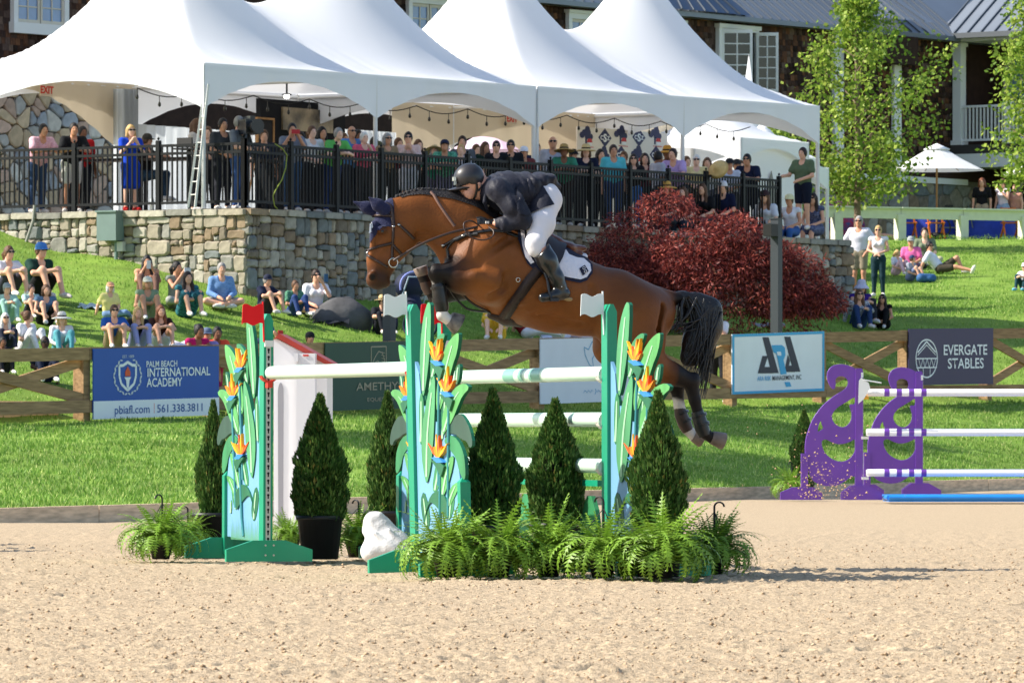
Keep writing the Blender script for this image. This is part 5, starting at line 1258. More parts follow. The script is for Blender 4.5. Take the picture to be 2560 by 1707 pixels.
# ---- red weeping maple, young green trees, rail fence, umbrellas beyond the lawn
def leaf_cloud(P, N_, size, wd, cols, seed, droop=0.):
    rng = np.random.default_rng(seed); n = len(P); d = N_ + rng.normal(0, .55, (n, 3)); d[:, 2] -= droop; d /= np.linalg.norm(d, axis=1)[:, None] + 1e-9
    s = np.cross(d, rng.normal(0, 1, (n, 3))); s /= np.linalg.norm(s, axis=1)[:, None] + 1e-9; L = (size * (.6 + .8 * rng.random(n)))[:, None]
    v = np.stack([P, P + d * L * .5 + s * L * wd, P + d * L, P + d * L * .5 - s * L * wd], 1).reshape(-1, 3); f = np.arange(4 * n).reshape(-1, 4)
    c = np.array([lin(q) for q in cols])[rng.integers(0, len(cols), n)] * (.75 + .5 * rng.random((n, 1))); return np_mesh('crown', v, f, False, np.repeat(c, 4, 0))
rng = np.random.default_rng(77); D = 121.5; mb = W(1745, 840, D); t = thing('red_maple', 'dark red weeping Japanese maple mounding against the stone wall', 'tree', tuple(mb))
sc = D / F; PT = []; NN = []
def dome(px, py, rx, rz, ry, n, low=.0):
    a = rng.random(n) * 6.283; q = 1 - rng.random(n) * (1 - low); zz = q * (.55 + .45 * rng.random(n)) if False else q
    rr = np.sqrt(np.maximum(0, 1 - zz ** 2)); k = .72 + .42 * smoothnoise(a * 3 + px, zz * 7, int(px)) - .22 * rng.random(n) ** 2
    p = np.stack([np.cos(a) * rr * rx * k, np.sin(a) * rr * ry * k, zz * rz * k], 1); PT.append(p + np.array([(px - 1745) * sc, rng.normal(0, .1), (840 - py) * sc])); NN.append(p / np.array([rx, ry, rz]) ** 2 * .6)
sil = ([1440, 1500, 1570, 1640, 1700, 1780, 1850, 1920, 1990, 2050, 2080], [690, 620, 560, 506, 482, 494, 542, 592, 652, 728, 800])
for k in range(46):
    px = 1470 + 585 * ((k * .618) % 1); t0 = np.interp(px, *sil); py = t0 + 40 + (800 - t0 - 40) * rng.random() ** 1.1; n0 = len(PT); dome(px, py, .50 + .35 * rng.random(), .30 + .14 * rng.random(), .55, 1250, -.55); PT[n0][:, 1] -= (py - t0) / 320 * 1.5 - .3; PT[n0][:, 2] += .12
dome(1700, 835, 2.0, 2.2, .9, 4200, -.1); dome(1860, 835, 1.6, 1.6, .9, 3200, -.1); dome(1560, 835, .9, 1.3, .8, 2200, -.1)
P_ = np.concatenate(PT); N_ = np.concatenate(NN); ok = P_[:, 2] > -.1; me_ = leaf_cloud(P_[ok], N_[ok] * .6, .105, .11, [(156, 72, 64), (120, 52, 50), (182, 98, 84), (84, 38, 40), (102, 44, 44)], 3, .6); me_.materials.append(attr_mat('maple_leaf', rough=.5, spec=.25, transl=.3)); part('crown', me_, t)
MB().tube([(0, 0, -.1), (.1, 0, .5), (-.1, .1, 1.1)], [.16, .12, .1], 8).build('trunk', mat('bark_brown', (.1, .07, .05)), t)
for k in range(9):
    a = k * .7; MB().tube([(0, .05, .8), (.8 * math.cos(a), .6 * math.sin(a), 1.6), (1.7 * math.cos(a), 1.2 * math.sin(a), 1.2)], [.07, .05, .02], 6).build('limb', mat('bark_brown', (.1, .07, .05)), t)
def young_tree(px, ybase, D, prof, label, seed, ncl, ztrunk):
    rng = np.random.default_rng(seed); b = W(px, ybase, D); t = thing('young_tree', label, 'tree', tuple(b)); s = D / F; C = []; tips = []
    top = (ybase - prof[0][1]) * s
    tr = MB().tube([(0, 0, -.2), (.02, 0, top * .4), (-.03, .02, top * .75), (0, 0, top)], [.10, .075, .045, .01], 8); tr.build('trunk', mat('bark_grey', lin((128, 110, 92)), rough=.9, var=.2, vscale=14), t)
    ys = [q[1] for q in prof]
    for k in range(34):
        y = prof[0][1] + (prof[-1][1] - prof[0][1]) * ((k + .7) / 34.5); l_, r_ = np.interp(y, ys, [q[0] for q in prof]), np.interp(y, ys, [q[2] for q in prof]); a = k * 2.4; z = (ybase - y) * s
        R_ = (abs(l_ - px) if math.cos(a) < 0 else abs(r_ - px)) * s * rng.uniform(.72, 1.08); e_ = np.array([math.cos(a) * R_, math.sin(a) * R_, z + .12 * R_]); o_ = np.array([0, 0, max(ztrunk, z - .55 * R_)])
        m_ = (o_ + e_) / 2 + np.array([0, 0, .06 * R_]); MB().tube([o_, m_, e_], [.028, .018, .006], 5, caps=False).build('limb', mat('bark_grey', (.2, .2, .2)), t)
        for j in range(ncl): 
            f = rng.random() ** .36; q = o_ * (1 - f) ** 2 + 2 * m_ * f * (1 - f) + e_ * f * f; C.append(q + rng.normal(0, .17 + .07 * R_, 3) * (1, 1, .8))
    C = np.array(C); C = C[C[:, 2] > ztrunk - .25]; n = len(C); P = np.repeat(C, 10, 0) + rng.normal(0, .12, (n * 10, 3)); N2 = P - np.repeat(C, 10, 0); N2 /= np.linalg.norm(N2, axis=1)[:, None]
    me_ = leaf_cloud(P, N2, .125, .36, [(152, 176, 66), (124, 154, 56), (172, 188, 88), (104, 134, 50)], seed, .25); me_.materials.append(attr_mat('young_leaf', rough=.5, spec=.25, transl=.42)); part('crown', me_, t)
young_tree(2143, 590, 168, [(2110, -60, 2160), (2085, 60, 2215), (2010, 130, 2270), (1970, 175, 2350), (1995, 240, 2375), (1970, 330, 2330), (2000, 400, 2270), (2040, 470, 2350), (2100, 530, 2300)], 'young light green tree with a slender trunk in front of the house', 5, 27, 1.2)
young_tree(2600, 590, 166, [(2560, -20, 2640), (2530, 60, 2680), (2510, 150, 2700), (2500, 250, 2700), (2480, 360, 2700), (2500, 460, 2680), (2540, 500, 2660)], 'young light green tree cut off by the right edge of the picture', 6, 24, 1.6)
young_tree(1925, 590, 160, [(1900, 325, 1960), (1880, 370, 1990), (1890, 420, 2000), (1930, 480, 2010), (1950, 520, 1990)], 'low leafy young tree behind the right end of the black railing', 8, 10, .4)
p0, p1 = W(2030, 583, 172.5), W(2700, 583, 176.5); RP = Plane((p0.x, p0.y), (p1.x - p0.x, p1.y - p0.y)); zg = 6.45
rf_ = RP.empty('rail_fence', 'cream painted rail fence along the top of the right lawn', 'fence'); m_cf = mat('cream_paint', lin((224, 226, 204)), rough=.55, var=.04)
u1 = RP.u(2700)
for px in (1960, 2092, 2250, 2406, 2560, 2700): u = RP.u(px); MB().box((u - .13, -.13, zg - .4), (u + .13, .13, zg + .62)).build('post', m_cf, rf_)
for a, b in zip((1960, 2092, 2250, 2406, 2560), (2092, 2250, 2406, 2560, 2700)): MB().box((RP.u(a) + .01, -.06, zg + .5), (RP.u(b) - .01, .06, zg + .78)).build('rail', m_cf, rf_); MB().box((RP.u(a) + .01, -.16, zg + .783), (RP.u(b) - .01, .16, zg + .83)).build('cap_rail', m_cf, rf_)
def umbrella(px, yt, yr, hw, D, ground, label, col, tcol=None, valn=True):
    s = D / F; b = W(px, yr, D); zr = b.z; h_ = (yr - yt) * s; rx = hw * s; o = thing('parasol', label, 'umbrella', (b.x, b.y, ground)); z0 = zr - ground; m_ = mat('parasol_%d_%d_%d' % col, lin(col), rough=.6, transl=.25); v = [(0, 0, z0 + h_ * .95)]; n = 8
    for r_, zz in ((.16, .92), (.55, .45), (1, 0)): v += [(rx * r_ * math.cos(6.283 * (k + .5 * (k2)) / n + .2) * (1 if not k2 else .95), rx * r_ * math.sin(6.283 * (k + .5 * k2) / n + .2) * (1 if not k2 else .95), z0 + h_ * zz) for k in range(n) for k2 in (0, 1)]
    N8 = 16; f3 = [(0, 1 + k, 1 + (k + 1) % N8) for k in range(N8)]; f4 = [(1 + r_ * N8 + k, 1 + (r_ + 1) * N8 + k, 1 + (r_ + 1) * N8 + (k + 1) % N8, 1 + r_ * N8 + (k + 1) % N8) for r_ in (0, 1) for k in range(N8)]
    m2 = MB().add(v, f3 + f4); m2.build('canopy', m_, o); MB().lathe([(0, h_ * 1.12), (.12 * rx, h_ * 1.02), (.27 * rx, h_ * .88), (.26 * rx, h_ * .85), (.1 * rx, h_ * .95)], 16, (0, 0, z0)).build('vent_cap', mat('parasol_cap_%d' % (tcol or col)[0], lin(tcol or col), rough=.6), o)
    MB().tube([(0, 0, 0), (0, 0, z0 + h_)], .03, 8).build('pole', mat('pole_wood', lin((150, 116, 80))), o); MB().lathe([(0, .1), (.3, .08), (.32, 0)], 16).build('base', m_dark, o)
    for k in range(8): a = 6.283 * k / 8 + .2; MB().tube([(0, 0, z0 + h_ * .7), (rx * .9 * math.cos(a), rx * .9 * math.sin(a), z0 + h_ * .05)], .012, 5).build('rib', mat('pole_wood', (.3, .2, .1)), o)
umbrella(2342, 366, 426, 124, 178, 6.6, 'white garden parasol between the young tree and the arched porch', (240, 240, 240)); umbrella(2612, 372, 438, 112, 176, 6.6, 'white parasol cut off by the right edge', (240, 240, 240))
umbrella(1236, 318, 378, 118, 138, TZ, 'pale pink parasol seen through the tent arch behind the crowd', (226, 200, 218), (150, 60, 90)); umbrella(1345, 310, 356, 90, 146, TZ, 'white parasol with maroon tables beyond the tent arch', (236, 236, 236)); umbrella(1050, 322, 372, 90, 150, TZ, 'white parasol in the sun behind the left tent', (236, 236, 236))
def far_thing(px, py, D): q = W(px, py, D); return (q.x, q.y, ground_at(px, D))
for px, lab in ((2318, 'table with royal blue cloth behind the cream rail fence'), (2470, 'second blue clothed table nearer the porch')):
    o = thing('draped_table', lab, 'table', far_thing(px, 560, 179)); MB().lathe([(0, .76), (.75, .76), (.78, .7), (.86, .02)], 18).build('tablecloth', mat('cloth_royal', lin((40, 62, 170)), rough=.75, var=.1), o)
for px, lab in ((2268, 'orange wooden folding chair left of the blue table'), (2338, 'orange wooden folding chair right of the blue table'), (2525, 'orange wooden folding chair behind the denim shorts')):
    o = thing('folding_chair', lab, 'chair', far_thing(px, 560, 177.6), .3, 'orange folding chairs'); mo = mat('chair_orange', lin((206, 110, 46)), rough=.5)
    for x in (-.22, .22): MB().beam((x, -.2, 0), (x, .15, .9), .05, .03).build('leg', mo, o); MB().beam((x, .2, 0), (x, -.15, .48), .05, .03).build('leg', mo, o)
    MB().box((-.23, -.22, .44), (.23, .18, .47)).build('seat', mo, o); MB().box((-.22, .1, .72), (.22, .14, .9)).build('backrest', mo, o)
o = thing('bicycle', 'bicycle parked behind the cream rail fence', 'bicycle', far_thing(2390, 560, 178.2), .15); mg = mat('bike_grey', lin((120, 124, 128)), rough=.4, metal=.4)
for x in (-.5, .5): MB().tube([(x + .33 * math.cos(a), 0, .34 + .33 * math.sin(a)) for a in np.arange(0, 6.5, .3)], .025, 6).build('wheel', mat('tyre_black', lin((50, 50, 52))), o)
MB().tube([(-.5, 0, .34), (0, 0, .34), (.38, 0, .85), (-.18, 0, .85), (0, 0, .34)], .02, 6).tube([(-.5, 0, .34), (-.2, 0, .95)], .018, 6).tube([(.5, 0, .34), (.36, 0, 1.05), (.3, -.25, 1.08)], .018, 6).build('frame', mg, o); MB().ell if False else MB().box((-.32, -.06, .94), (-.1, .06, 1.0)).build('saddle', m_dark, o)
for k, (x, y, lab) in enumerate(((-15., 90., 'tall leafy tree standing left of the picture, shading the bank'), (-15.5, 104., 'second tall leafy tree left of the picture beside the lawn'))):
    rng = np.random.default_rng(90 + k); zg_ = 1.; t = thing('shade_tree', lab, 'tree', (x, y, zg_)); MB().tube([(0, 0, -.5), (.2, 0, 7), (0, .2, 14)], [.4, .3, .1], 8).build('trunk', mat('bark_brown', (.1, .07, .05)), t)
    C = rng.normal(0, 1, (170, 3)); C = C / np.linalg.norm(C, axis=1)[:, None] * rng.random((170, 1)) ** .4 * np.array([2.8, 5.2, 3.6]) + np.array([0, 0, 14.]); P = np.repeat(C, 48, 0) + rng.normal(0, .5, (170 * 48, 3)); N2 = P - np.repeat(C, 48, 0)
    me_ = leaf_cloud(P, N2, .42, .4, [(70, 110, 44), (90, 128, 50)], 4); me_.materials.append(_M['young_leaf']); part('crown', me_, t)
# ================================================================ the horse and its rider in mid jump
from mathutils.bvhtree import BVHTree
HD = 41.6; ho = W(1400, 700, HD)
HB = Plane((ho.x, ho.y), (.957, .29))               # local x runs towards the tail, -y is the near side
horse = thing('horse', 'bay horse with black tail and navy ear bonnet leaping to the left over the jump', 'horse', (ho.x, ho.y, 0), HB.rz)
HM = Matrix.Translation((ho.x, ho.y, 0)) @ Matrix.Rotation(HB.rz, 4, 'Z'); HMI = HM.inverted(); HCAM = HMI @ Vector((0, 0, HC))
PX = HD / F                                         # metres per photograph pixel on the horse
def h(px, py, y=0.):
    u, z = HB.off(-y).at(px, py); return np.array((u, y, z))
hs = Sdf(.0115, h(870, 1120)[[0, 1, 2]] * (1, 0, 1) + (0, -.42, -.02), h(1822, 470) * (1, 0, 1) + (0, .42, .02))
def cc(pts, k=.06, sq=(1, 1, 1)):
    """chain of (px, py, r_px[, y])"""
    for a, b in zip(pts, pts[1:]):
        hs.cone(h(a[0], a[1], a[3] if len(a) > 3 else 0), h(b[0], b[1], b[3] if len(b) > 3 else 0), a[2] * PX, b[2] * PX, k, sq)
cc([(1190, 655, 82), (1250, 672, 110)], .05, (1, .76, 1)); cc([(1250, 672, 110), (1320, 702, 110)], .05, (1, .92, 1))
cc([(1320, 702, 110), (1390, 726, 104), (1455, 746, 90)], .05, (1, 1.02, 1))
cc([(1455, 746, 90), (1530, 762, 83), (1598, 790, 83)], .05, (1, 1.12, 1))
cc([(1255, 610, 52), (1300, 640, 60)], .08, (1, .5, 1))                         # withers
cc([(1540, 740, 56), (1640, 775, 42)], .08, (1, 1.2, 1))                        # croup
# neck and head
cc([(1195, 612, 88), (1150, 575, 76), (1110, 549, 60)], .07, (1, .62, 1)); cc([(1110, 549, 60), (1060, 538, 52), (1020, 544, 46), (988, 545, 38)], .05, (1, .52, 1))
cc([(1120, 560, 40), (1180, 640, 52)], .06, (1, .8, 1))
cc([(984, 545, 38), (983, 592, 51)], .04, (1, .56, 1)); cc([(983, 592, 50), (955, 650, 36)], .04, (1, .56, 1)); cc([(955, 650, 36), (945, 694, 27)], .03, (1, .78, 1))
hs.ell(h(944, 702), (27 * PX, .062, 19 * PX), .03); hs.ell(h(962, 708), (13 * PX, .04, 11 * PX), .02)
for y in (-.078, .078): hs.ell(h(955, 576, y), (13 * PX, .022, 10 * PX), .02)     # eye sockets
for y in (-.06, .06): hs.ell(h(930, 690, y), (11 * PX, .022, 13 * PX), .015)     # nostrils
hs.ell(h(932, 694, -.088), (7 * PX, .02, 8 * PX), 0, sub=True); hs.ell(h(932, 694, .088), (7 * PX, .02, 8 * PX), 0, sub=True)
hs.cone(h(938, 716, -.09), h(962, 694, -.09), .006, .006, 0, sub=True)           # mouth line
for y in (-.06, .06): hs.cone(h(937, 560, y * .9), h(928, 640, y * .7), .02, .014, .02)   # facial ridge
# shoulders and forelegs
for s_ in (-1, 1):
    cc([(1215, 600, 40, s_ * .13), (1150, 690, 40, s_ * .15)], .08); cc([(1150, 690, 38, s_ * .15), (1228, 715, 36, s_ * .16)], .06)
    cc([(1230, 640, 60, s_ * .15), (1222, 712, 42, s_ * .17)], .07, (1, .8, 1))
cc([(1232, 704, 44, -.205), (1184, 692, 38, -.20), (1124, 682, 24, -.17), (1093, 681, 20, -.155)], .022); hs.ell(h(1090, 683, -.155), (20 * PX, .046, 24 * PX), .02)
cc([(1092, 692, 15, -.155), (1098, 735, 12.5, -.155), (1105, 782, 13, -.155)], .015); hs.ell(h(1106, 788, -.155), (15 * PX, .036, 15 * PX), .015)
cc([(1106, 790, 13, -.155), (1127, 803, 14, -.155)], .015)
cc([(1212, 700, 38, .15), (1150, 722, 28, .15), (1092, 744, 20, .15)], .03); cc([(1090, 748, 17, .15), (1072, 722, 13, .15), (1062, 700, 14, .15)], .015); cc([(1062, 700, 13, .15), (1055, 688, 14, .15)], .015)
# hindquarters and hind legs
for s_ in (-1, 1): cc([(1585, 785, 72, s_ * .12), (1600, 850, 60, s_ * .15), (1612, 900, 46, s_ * .155)], .06); 
cc([(1545, 800, 60, -.13), (1560, 880, 48, -.16)], .07); cc([(1575, 885, 46, -.16), (1622, 908, 42, -.155), (1680, 935, 28, -.15), (1727, 953, 20, -.145)], .035)
hs.ell(h(1737, 947, -.145), (14 * PX, .032, 17 * PX), .025); cc([(1727, 955, 20, -.145), (1737, 1000, 14.5, -.145), (1752, 1060, 13, -.145), (1758, 1078, 15, -.145)], .02); cc([(1758, 1080, 14, -.145), (1784, 1098, 14, -.145)], .015)
cc([(1535, 800, 56, .13), (1530, 868, 46, .15), (1600, 905, 42, .15), (1660, 945, 27, .14), (1692, 965, 19, .14)], .035); hs.ell(h(1700, 958, .14), (13 * PX, .03, 16 * PX), .02)
cc([(1692, 966, 18, .14), (1698, 1015, 13, .14), (1716, 1068, 14, .14)], .02); cc([(1717, 1072, 14, .14), (1738, 1092, 14, .14)], .015)
cc([(1650, 742, 22), (1700, 747, 15)], .04)                                       # tail dock
# muscle furrows
def groove(pts, d, r_=11, k=.035):
    for a, b in zip(pts, pts[1:]): hs.cone(h(a[0], a[1], a[2]), h(b[0], b[1], b[2]), (r_ - d) * PX, (r_ - d) * PX, k, sub=True)
def surf_y(px, py):
    u, z = HB.at(px, py); i, k = int((u - hs.lo[0]) / hs.h), int((z - hs.lo[2]) / hs.h); col = hs.f[i, :, k] < 0
    return hs.ax[1][int(np.argmax(col))] if col.any() else -.2
for pts, off in (([(1275, 596), (1225, 632), (1170, 668), (1142, 694)], -.008), ([(1232, 742), (1258, 722), (1270, 690)], -.010), ([(1050, 592), (1090, 600), (1122, 612)], -.008), ([(1650, 770), (1636, 830), (1610, 886)], -.009), ([(1480, 720), (1492, 770), (1486, 815)], -.006), ([(1530, 845), (1560, 815), (1580, 780)], -.007), ([(975, 612), (958, 640)], -.006), ([(1200, 664), (1160, 664), (1120, 664)], -.006), ([(1345, 790), (1400, 806), (1450, 815)], -.005)):
    q = [(x, y, surf_y(x, y) - .020 + .0) for x, y in pts]; rr_ = .020 - off * 1.0
    for a, b in zip(q, q[1:]): hs.cone(h(*a), h(*b), rr_, rr_, .03, sub=True)
for pts in ([(968, 606), (950, 634)], [(1300, 760), (1340, 745)], [(1322, 775), (1362, 760)], [(1345, 785), (1384, 775)]):
    q = [(x, y, surf_y(x, y) + .004) for x, y in pts]; hs.cone(h(*q[0]), h(*q[1]), .010, .008, .02)
V, Q = hs.verts()
def seg_d(V, a, b):
    a = np.array(a); b = np.array(b); ba = b - a; t = np.clip(((V - a) @ ba) / (ba @ ba), 0, 1); return np.linalg.norm(V - a - t[:, None] * ba, axis=1), t
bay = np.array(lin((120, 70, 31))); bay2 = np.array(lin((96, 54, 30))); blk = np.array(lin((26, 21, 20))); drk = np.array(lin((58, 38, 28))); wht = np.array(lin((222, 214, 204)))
tint = np.repeat(bay[None], len(V), 0)
nz = smoothnoise(V[:, 0] * 3 + 5, V[:, 2] * 4 + 3, 9)[:, None]; tint = tint * (.88 + .24 * nz)
def blend(mask, col): 
    global tint
    m_ = np.clip(mask, 0, 1)[:, None]; tint = tint * (1 - m_) + col * m_
def leg(pts, t0, rmax, col=blk):
    """darken along a limb; t0 = fraction of the first segment where black begins"""
    for i, (a, b) in enumerate(zip(pts, pts[1:])):
        d, t = seg_d(V, h(*a), h(*b)); near = np.clip((rmax[i] - d) / .02, 0, 1); blend(near * (np.clip((t - t0) / .45, 0, 1) if i == 0 else 1), col)
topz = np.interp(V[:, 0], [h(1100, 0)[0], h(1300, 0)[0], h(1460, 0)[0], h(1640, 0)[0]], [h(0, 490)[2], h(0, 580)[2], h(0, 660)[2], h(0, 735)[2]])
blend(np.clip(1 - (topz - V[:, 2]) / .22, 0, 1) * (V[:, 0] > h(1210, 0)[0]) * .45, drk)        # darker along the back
lf_d, lf_t = seg_d(V, h(1232, 704, -.205), h(1093, 681, -.155)); blend(np.clip((.155 - lf_d) / .03, 0, 1) * np.clip((lf_t - .30) / .5, 0, 1) * (V[:, 1] < -.06), blk)
leg([(1093, 681, -.155), (1106, 790, -.155)], -1, (.085,)); leg([(1205, 700, .15), (1092, 744, .15), (1058, 690, .15)], .1, (.11, .08))
leg([(1640, 915, -.155), (1727, 953, -.145), (1758, 1080, -.145), (1790, 1100, -.145)], .1, (.10, .085, .07)); leg([(1630, 920, .15), (1692, 965, .14), (1717, 1072, .14), (1740, 1094, .14)], .1, (.10, .08, .07))
d, t = seg_d(V, h(944, 708), h(948, 690)); blend(np.clip((.15 - d) / .09, 0, 1) * .92, np.array(lin((40, 27, 22)))); d, t = seg_d(V, h(932, 693, -.075), h(932, 694, -.08)); blend(np.clip((.03 - d) / .012, 0, 1), blk)
d, t = seg_d(V, h(955, 578, -.09), h(956, 578, -.09)); blend(np.clip((.05 - d) / .03, 0, 1) * .6, drk)
d, t = seg_d(V, h(1060, 486), h(1160, 510)); blend(np.clip((.06 - d) / .03, 0, 1) * .0, drk)
d, t = seg_d(V, h(1103, 775, -.155), h(1128, 803, -.155)); blend(np.clip((.07 - d) / .02, 0, 1), wht)      # near fore sock
d, t = seg_d(V, h(1086, 700, -.155), h(1091, 770, -.155)); blend(np.clip((.026 - d) / .008, 0, 1) * (V[:, 0] < h(1093, 0, -.155)[0]), wht)
d, t = seg_d(V, h(1690, 1015, .14), h(1742, 1096, .14)); blend(np.clip((.07 - d) / .02, 0, 1), wht * .9)
d, t = seg_d(V, h(1690, 747), h(1720, 748)); blend(np.clip((.085 - d) / .04, 0, 1), blk)
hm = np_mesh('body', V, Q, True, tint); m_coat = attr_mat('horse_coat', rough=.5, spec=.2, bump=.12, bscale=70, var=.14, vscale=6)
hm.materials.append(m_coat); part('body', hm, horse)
bvh = BVHTree.FromPolygons([Vector(v) for v in V], [tuple(int(i) for i in q) for q in Q])
def drape(px, py, lift=.004, fallback=0., tree=None):
    d = (HMI @ W(px, py, HD)) - HCAM; d.normalize(); hit = (tree or bvh).ray_cast(HCAM, d)
    if hit[0] is None: return Vector(h(px, py, fallback))
    n = hit[1]; n = n if n.dot(d) < 0 else -n; return hit[0] + n * lift
m_lea = mat('bridle_leather', lin((58, 42, 36)), rough=.42, spec=.45); m_leab = mat('black_leather', lin((24, 24, 26)), rough=.35, spec=.5); m_steel = mat('steel', lin((200, 200, 196)), rough=.25, metal=.9)
def dens(path, n=5):
    out = []
    for a, b in zip(path, path[1:]): out += [tuple(a[i] + (b[i] - a[i]) * k / n for i in range(2)) for k in range(n)]
    return out + [path[-1]]
def strap(name, path, wpx, m=None, parent=None, lift=.006, fb=0.):
    q = dens(path); v = []; n = len(q)
    for i, (x, y) in enumerate(q):
        a, b = q[max(0, i - 1)], q[min(n - 1, i + 1)]; dx, dy = b[0] - a[0], b[1] - a[1]; L = math.hypot(dx, dy) or 1; nx, ny = -dy / L * wpx / 2, dx / L * wpx / 2
        p = drape(x - nx, y - ny, lift, fb); r_ = drape(x + nx, y + ny, lift, fb); c = drape(x, y, lift + .003, fb); v += [p, c, r_, (p + r_) / 2 + Vector((0, .004, 0))]
    fs = []
    for i in range(n - 1):
        o = 4 * i
        for k in range(4): fs.append((o + k, o + (k + 1) % 4, o + 4 + (k + 1) % 4, o + 4 + k))
    return part(name, np_mesh(name, np.array([tuple(p) for p in v]), np.array(fs), True), parent or horse, m or m_lea)
def patch(name, poly, m, lift, step=2.6, parent=None, tree=None):
    """a cloth laid over the near side of the horse inside a photograph outline"""
    xs = [p[0] for p in poly]; yy_ = [p[1] for p in poly]; gx = np.arange(min(xs), max(xs) + step, step); gy = np.arange(min(yy_), max(yy_) + step, step)
    def inside(x, y):
        c = False
        for i in range(len(poly)):
            (x0, y0), (x1, y1) = poly[i], poly[i - 1]
            if (y0 > y) != (y1 > y) and x < (x1 - x0) * (y - y0) / (y1 - y0) + x0: c = not c
        return c
    def snap(x, y):
        best = None
        for i in range(len(poly)):
            (x0, y0), (x1, y1) = poly[i - 1], poly[i]; dx, dy = x1 - x0, y1 - y0; t = max(0, min(1, ((x - x0) * dx + (y - y0) * dy) / (dx * dx + dy * dy + 1e-9)))
            q = (x0 + dx * t, y0 + dy * t); d = math.hypot(q[0] - x, q[1] - y)
            if best is None or d < best[0]: best = (d, q)
        return best
    ins = {(i, j): inside(x, y) for i, x in enumerate(gx) for j, y in enumerate(gy)}; vid = {}; v = []; f = []
    def vert(i, j):
        if (i, j) not in vid:
            x, y = gx[i], gy[j]
            if not ins[i, j]: x, y = snap(x, y)[1]
            vid[i, j] = len(v); v.append(tuple(drape(x, y, lift, -.12, tree)))
        return vid[i, j]
    for i in range(len(gx) - 1):
        for j in range(len(gy) - 1):
            c = [(i, j), (i + 1, j), (i + 1, j + 1), (i, j + 1)]
            if sum(ins[q] for q in c) >= 1 and all(ins[q] or snap(gx[q[0]], gy[q[1]])[0] < step * 1.5 for q in c): f.append([vert(*q) for q in c][::-1])
    me_ = np_mesh(name, np.array(v), np.array(f), True); o = part(name, me_, parent or horse, m); return o
# hooves
def hoof(a, b, ra, rb, y, m, label=None):
    A, B = Vector(h(*a, y)), Vector(h(*b, y)); d = B - A; o = MB().tube([A, A + d * .08, B - d * .05, B], [ra * PX * .9, ra * PX, rb * PX, rb * PX * .94], 16).build('hoof', m, horse); return o
m_hf = mat('hoof_grey', lin((122, 108, 98)), rough=.5, var=.3, vscale=12); m_hfd = mat('hoof_striped', lin((104, 100, 100)), rough=.5, var=.55, vscale=7, col2=lin((196, 186, 172)))
hoof((1124, 797), (1148, 812), 20, 28, -.155, m_hfd); hoof((1057, 690), (1050, 668), 15, 19, .15, m_hf); hoof((1778, 1093), (1810, 1103), 17, 22, -.145, m_hf); hoof((1733, 1087), (1756, 1098), 17, 22, .14, m_hf)
# boots on the legs
def legwrap(name, pts, rad, m, y, parent=None): return MB().tube([h(px, py, y) for px, py in pts], [r_ * PX for r_ in rad], 18).build(name, m, parent or horse)
b1 = legwrap('leg_boot', [(1094, 708), (1097, 720), (1101, 750), (1106, 775), (1108, 781)], (15, 18, 18.5, 17, 12), m_leab, -.155)
for y0 in (716, 743, 749): legwrap('boot_strap', [(1093 + (y0 - 700) * .13, y0), (1093 + (y0 + 6 - 700) * .13, y0 + 6)], (19.5, 19.5), m_leab, -.155, b1)
b2 = legwrap('leg_boot', [(1062, 702), (1068, 716), (1076, 732)], (14, 16, 15), m_lea, .15)
b3 = legwrap('leg_boot', [(1743, 1028), (1748, 1046), (1755, 1070), (1762, 1088)], (15.5, 17.5, 18.5, 16), m_leab, -.145)
for y0 in (1036, 1058): legwrap('boot_strap', [(1745 + (y0 - 1030) * .3, y0), (1747 + (y0 - 1030) * .3, y0 + 6)], (20, 20), m_leab, -.145, b3)
for px, py in ((1759, 1036), (1769, 1060)): MB().lathe([(0, .012), (.012, .008), (.014, -.008), (0, -.012)], 8, tuple(h(px, py, -.16))).build('boot_buckle', m_leab, b3)
b4 = legwrap('leg_boot', [(1698, 1016), (1702, 1035), (1712, 1060), (1720, 1076)], (13.5, 16.5, 17.5, 15), m_lea, .14)
for y0 in (1030, 1050): legwrap('boot_strap', [(1700 + (y0 - 1020) * .35, y0), (1702 + (y0 - 1020) * .35, y0 + 5)], (18.5, 18.5), m_leab, .14, b4)
# eye
MB().lathe([(0, .011), (.009, .008), (.012, 0), (.009, -.008), (0, -.011)], 12, tuple(drape(956, 579, -.002))).build('eye', mat('eye_dark', lin((18, 12, 10)), rough=.08, spec=.8), horse)
# navy ear bonnet
m_bon = mat('bonnet_navy', lin((24, 30, 66)), rough=.8, sheen=.1, bump=.6, bscale=120)
def shell(mask, off):
    nrm = np.zeros_like(V); e1 = V[Q[:, 1]] - V[Q[:, 0]]; e2 = V[Q[:, 2]] - V[Q[:, 0]]; fnm = np.cross(e1, e2)
    for k in range(4): np.add.at(nrm, Q[:, k], fnm)
    nrm /= np.linalg.norm(nrm, axis=1)[:, None] + 1e-9; keep = mask[Q].all(1); q = Q[keep]; ids = np.unique(q); mp = np.full(len(V), -1); mp[ids] = np.arange(len(ids)); return V[ids] + nrm[ids] * off, mp[q]
bx = np.array([h(895, 0)[0], h(918, 0)[0], h(930, 0)[0], h(938, 0)[0], h(950, 0)[0], h(979, 0)[0]]); bz = np.array([h(0, 606)[2], h(0, 605)[2], h(0, 588)[2], h(0, 570)[2], h(0, 562)[2], h(0, 558)[2]])
bv, bq = shell((V[:, 0] < h(981, 0)[0]) & (V[:, 2] > np.interp(V[:, 0], bx, bz)), .007)
bonnet = part('ear_bonnet', np_mesh('ear_bonnet', bv, bq, True), horse, m_bon)
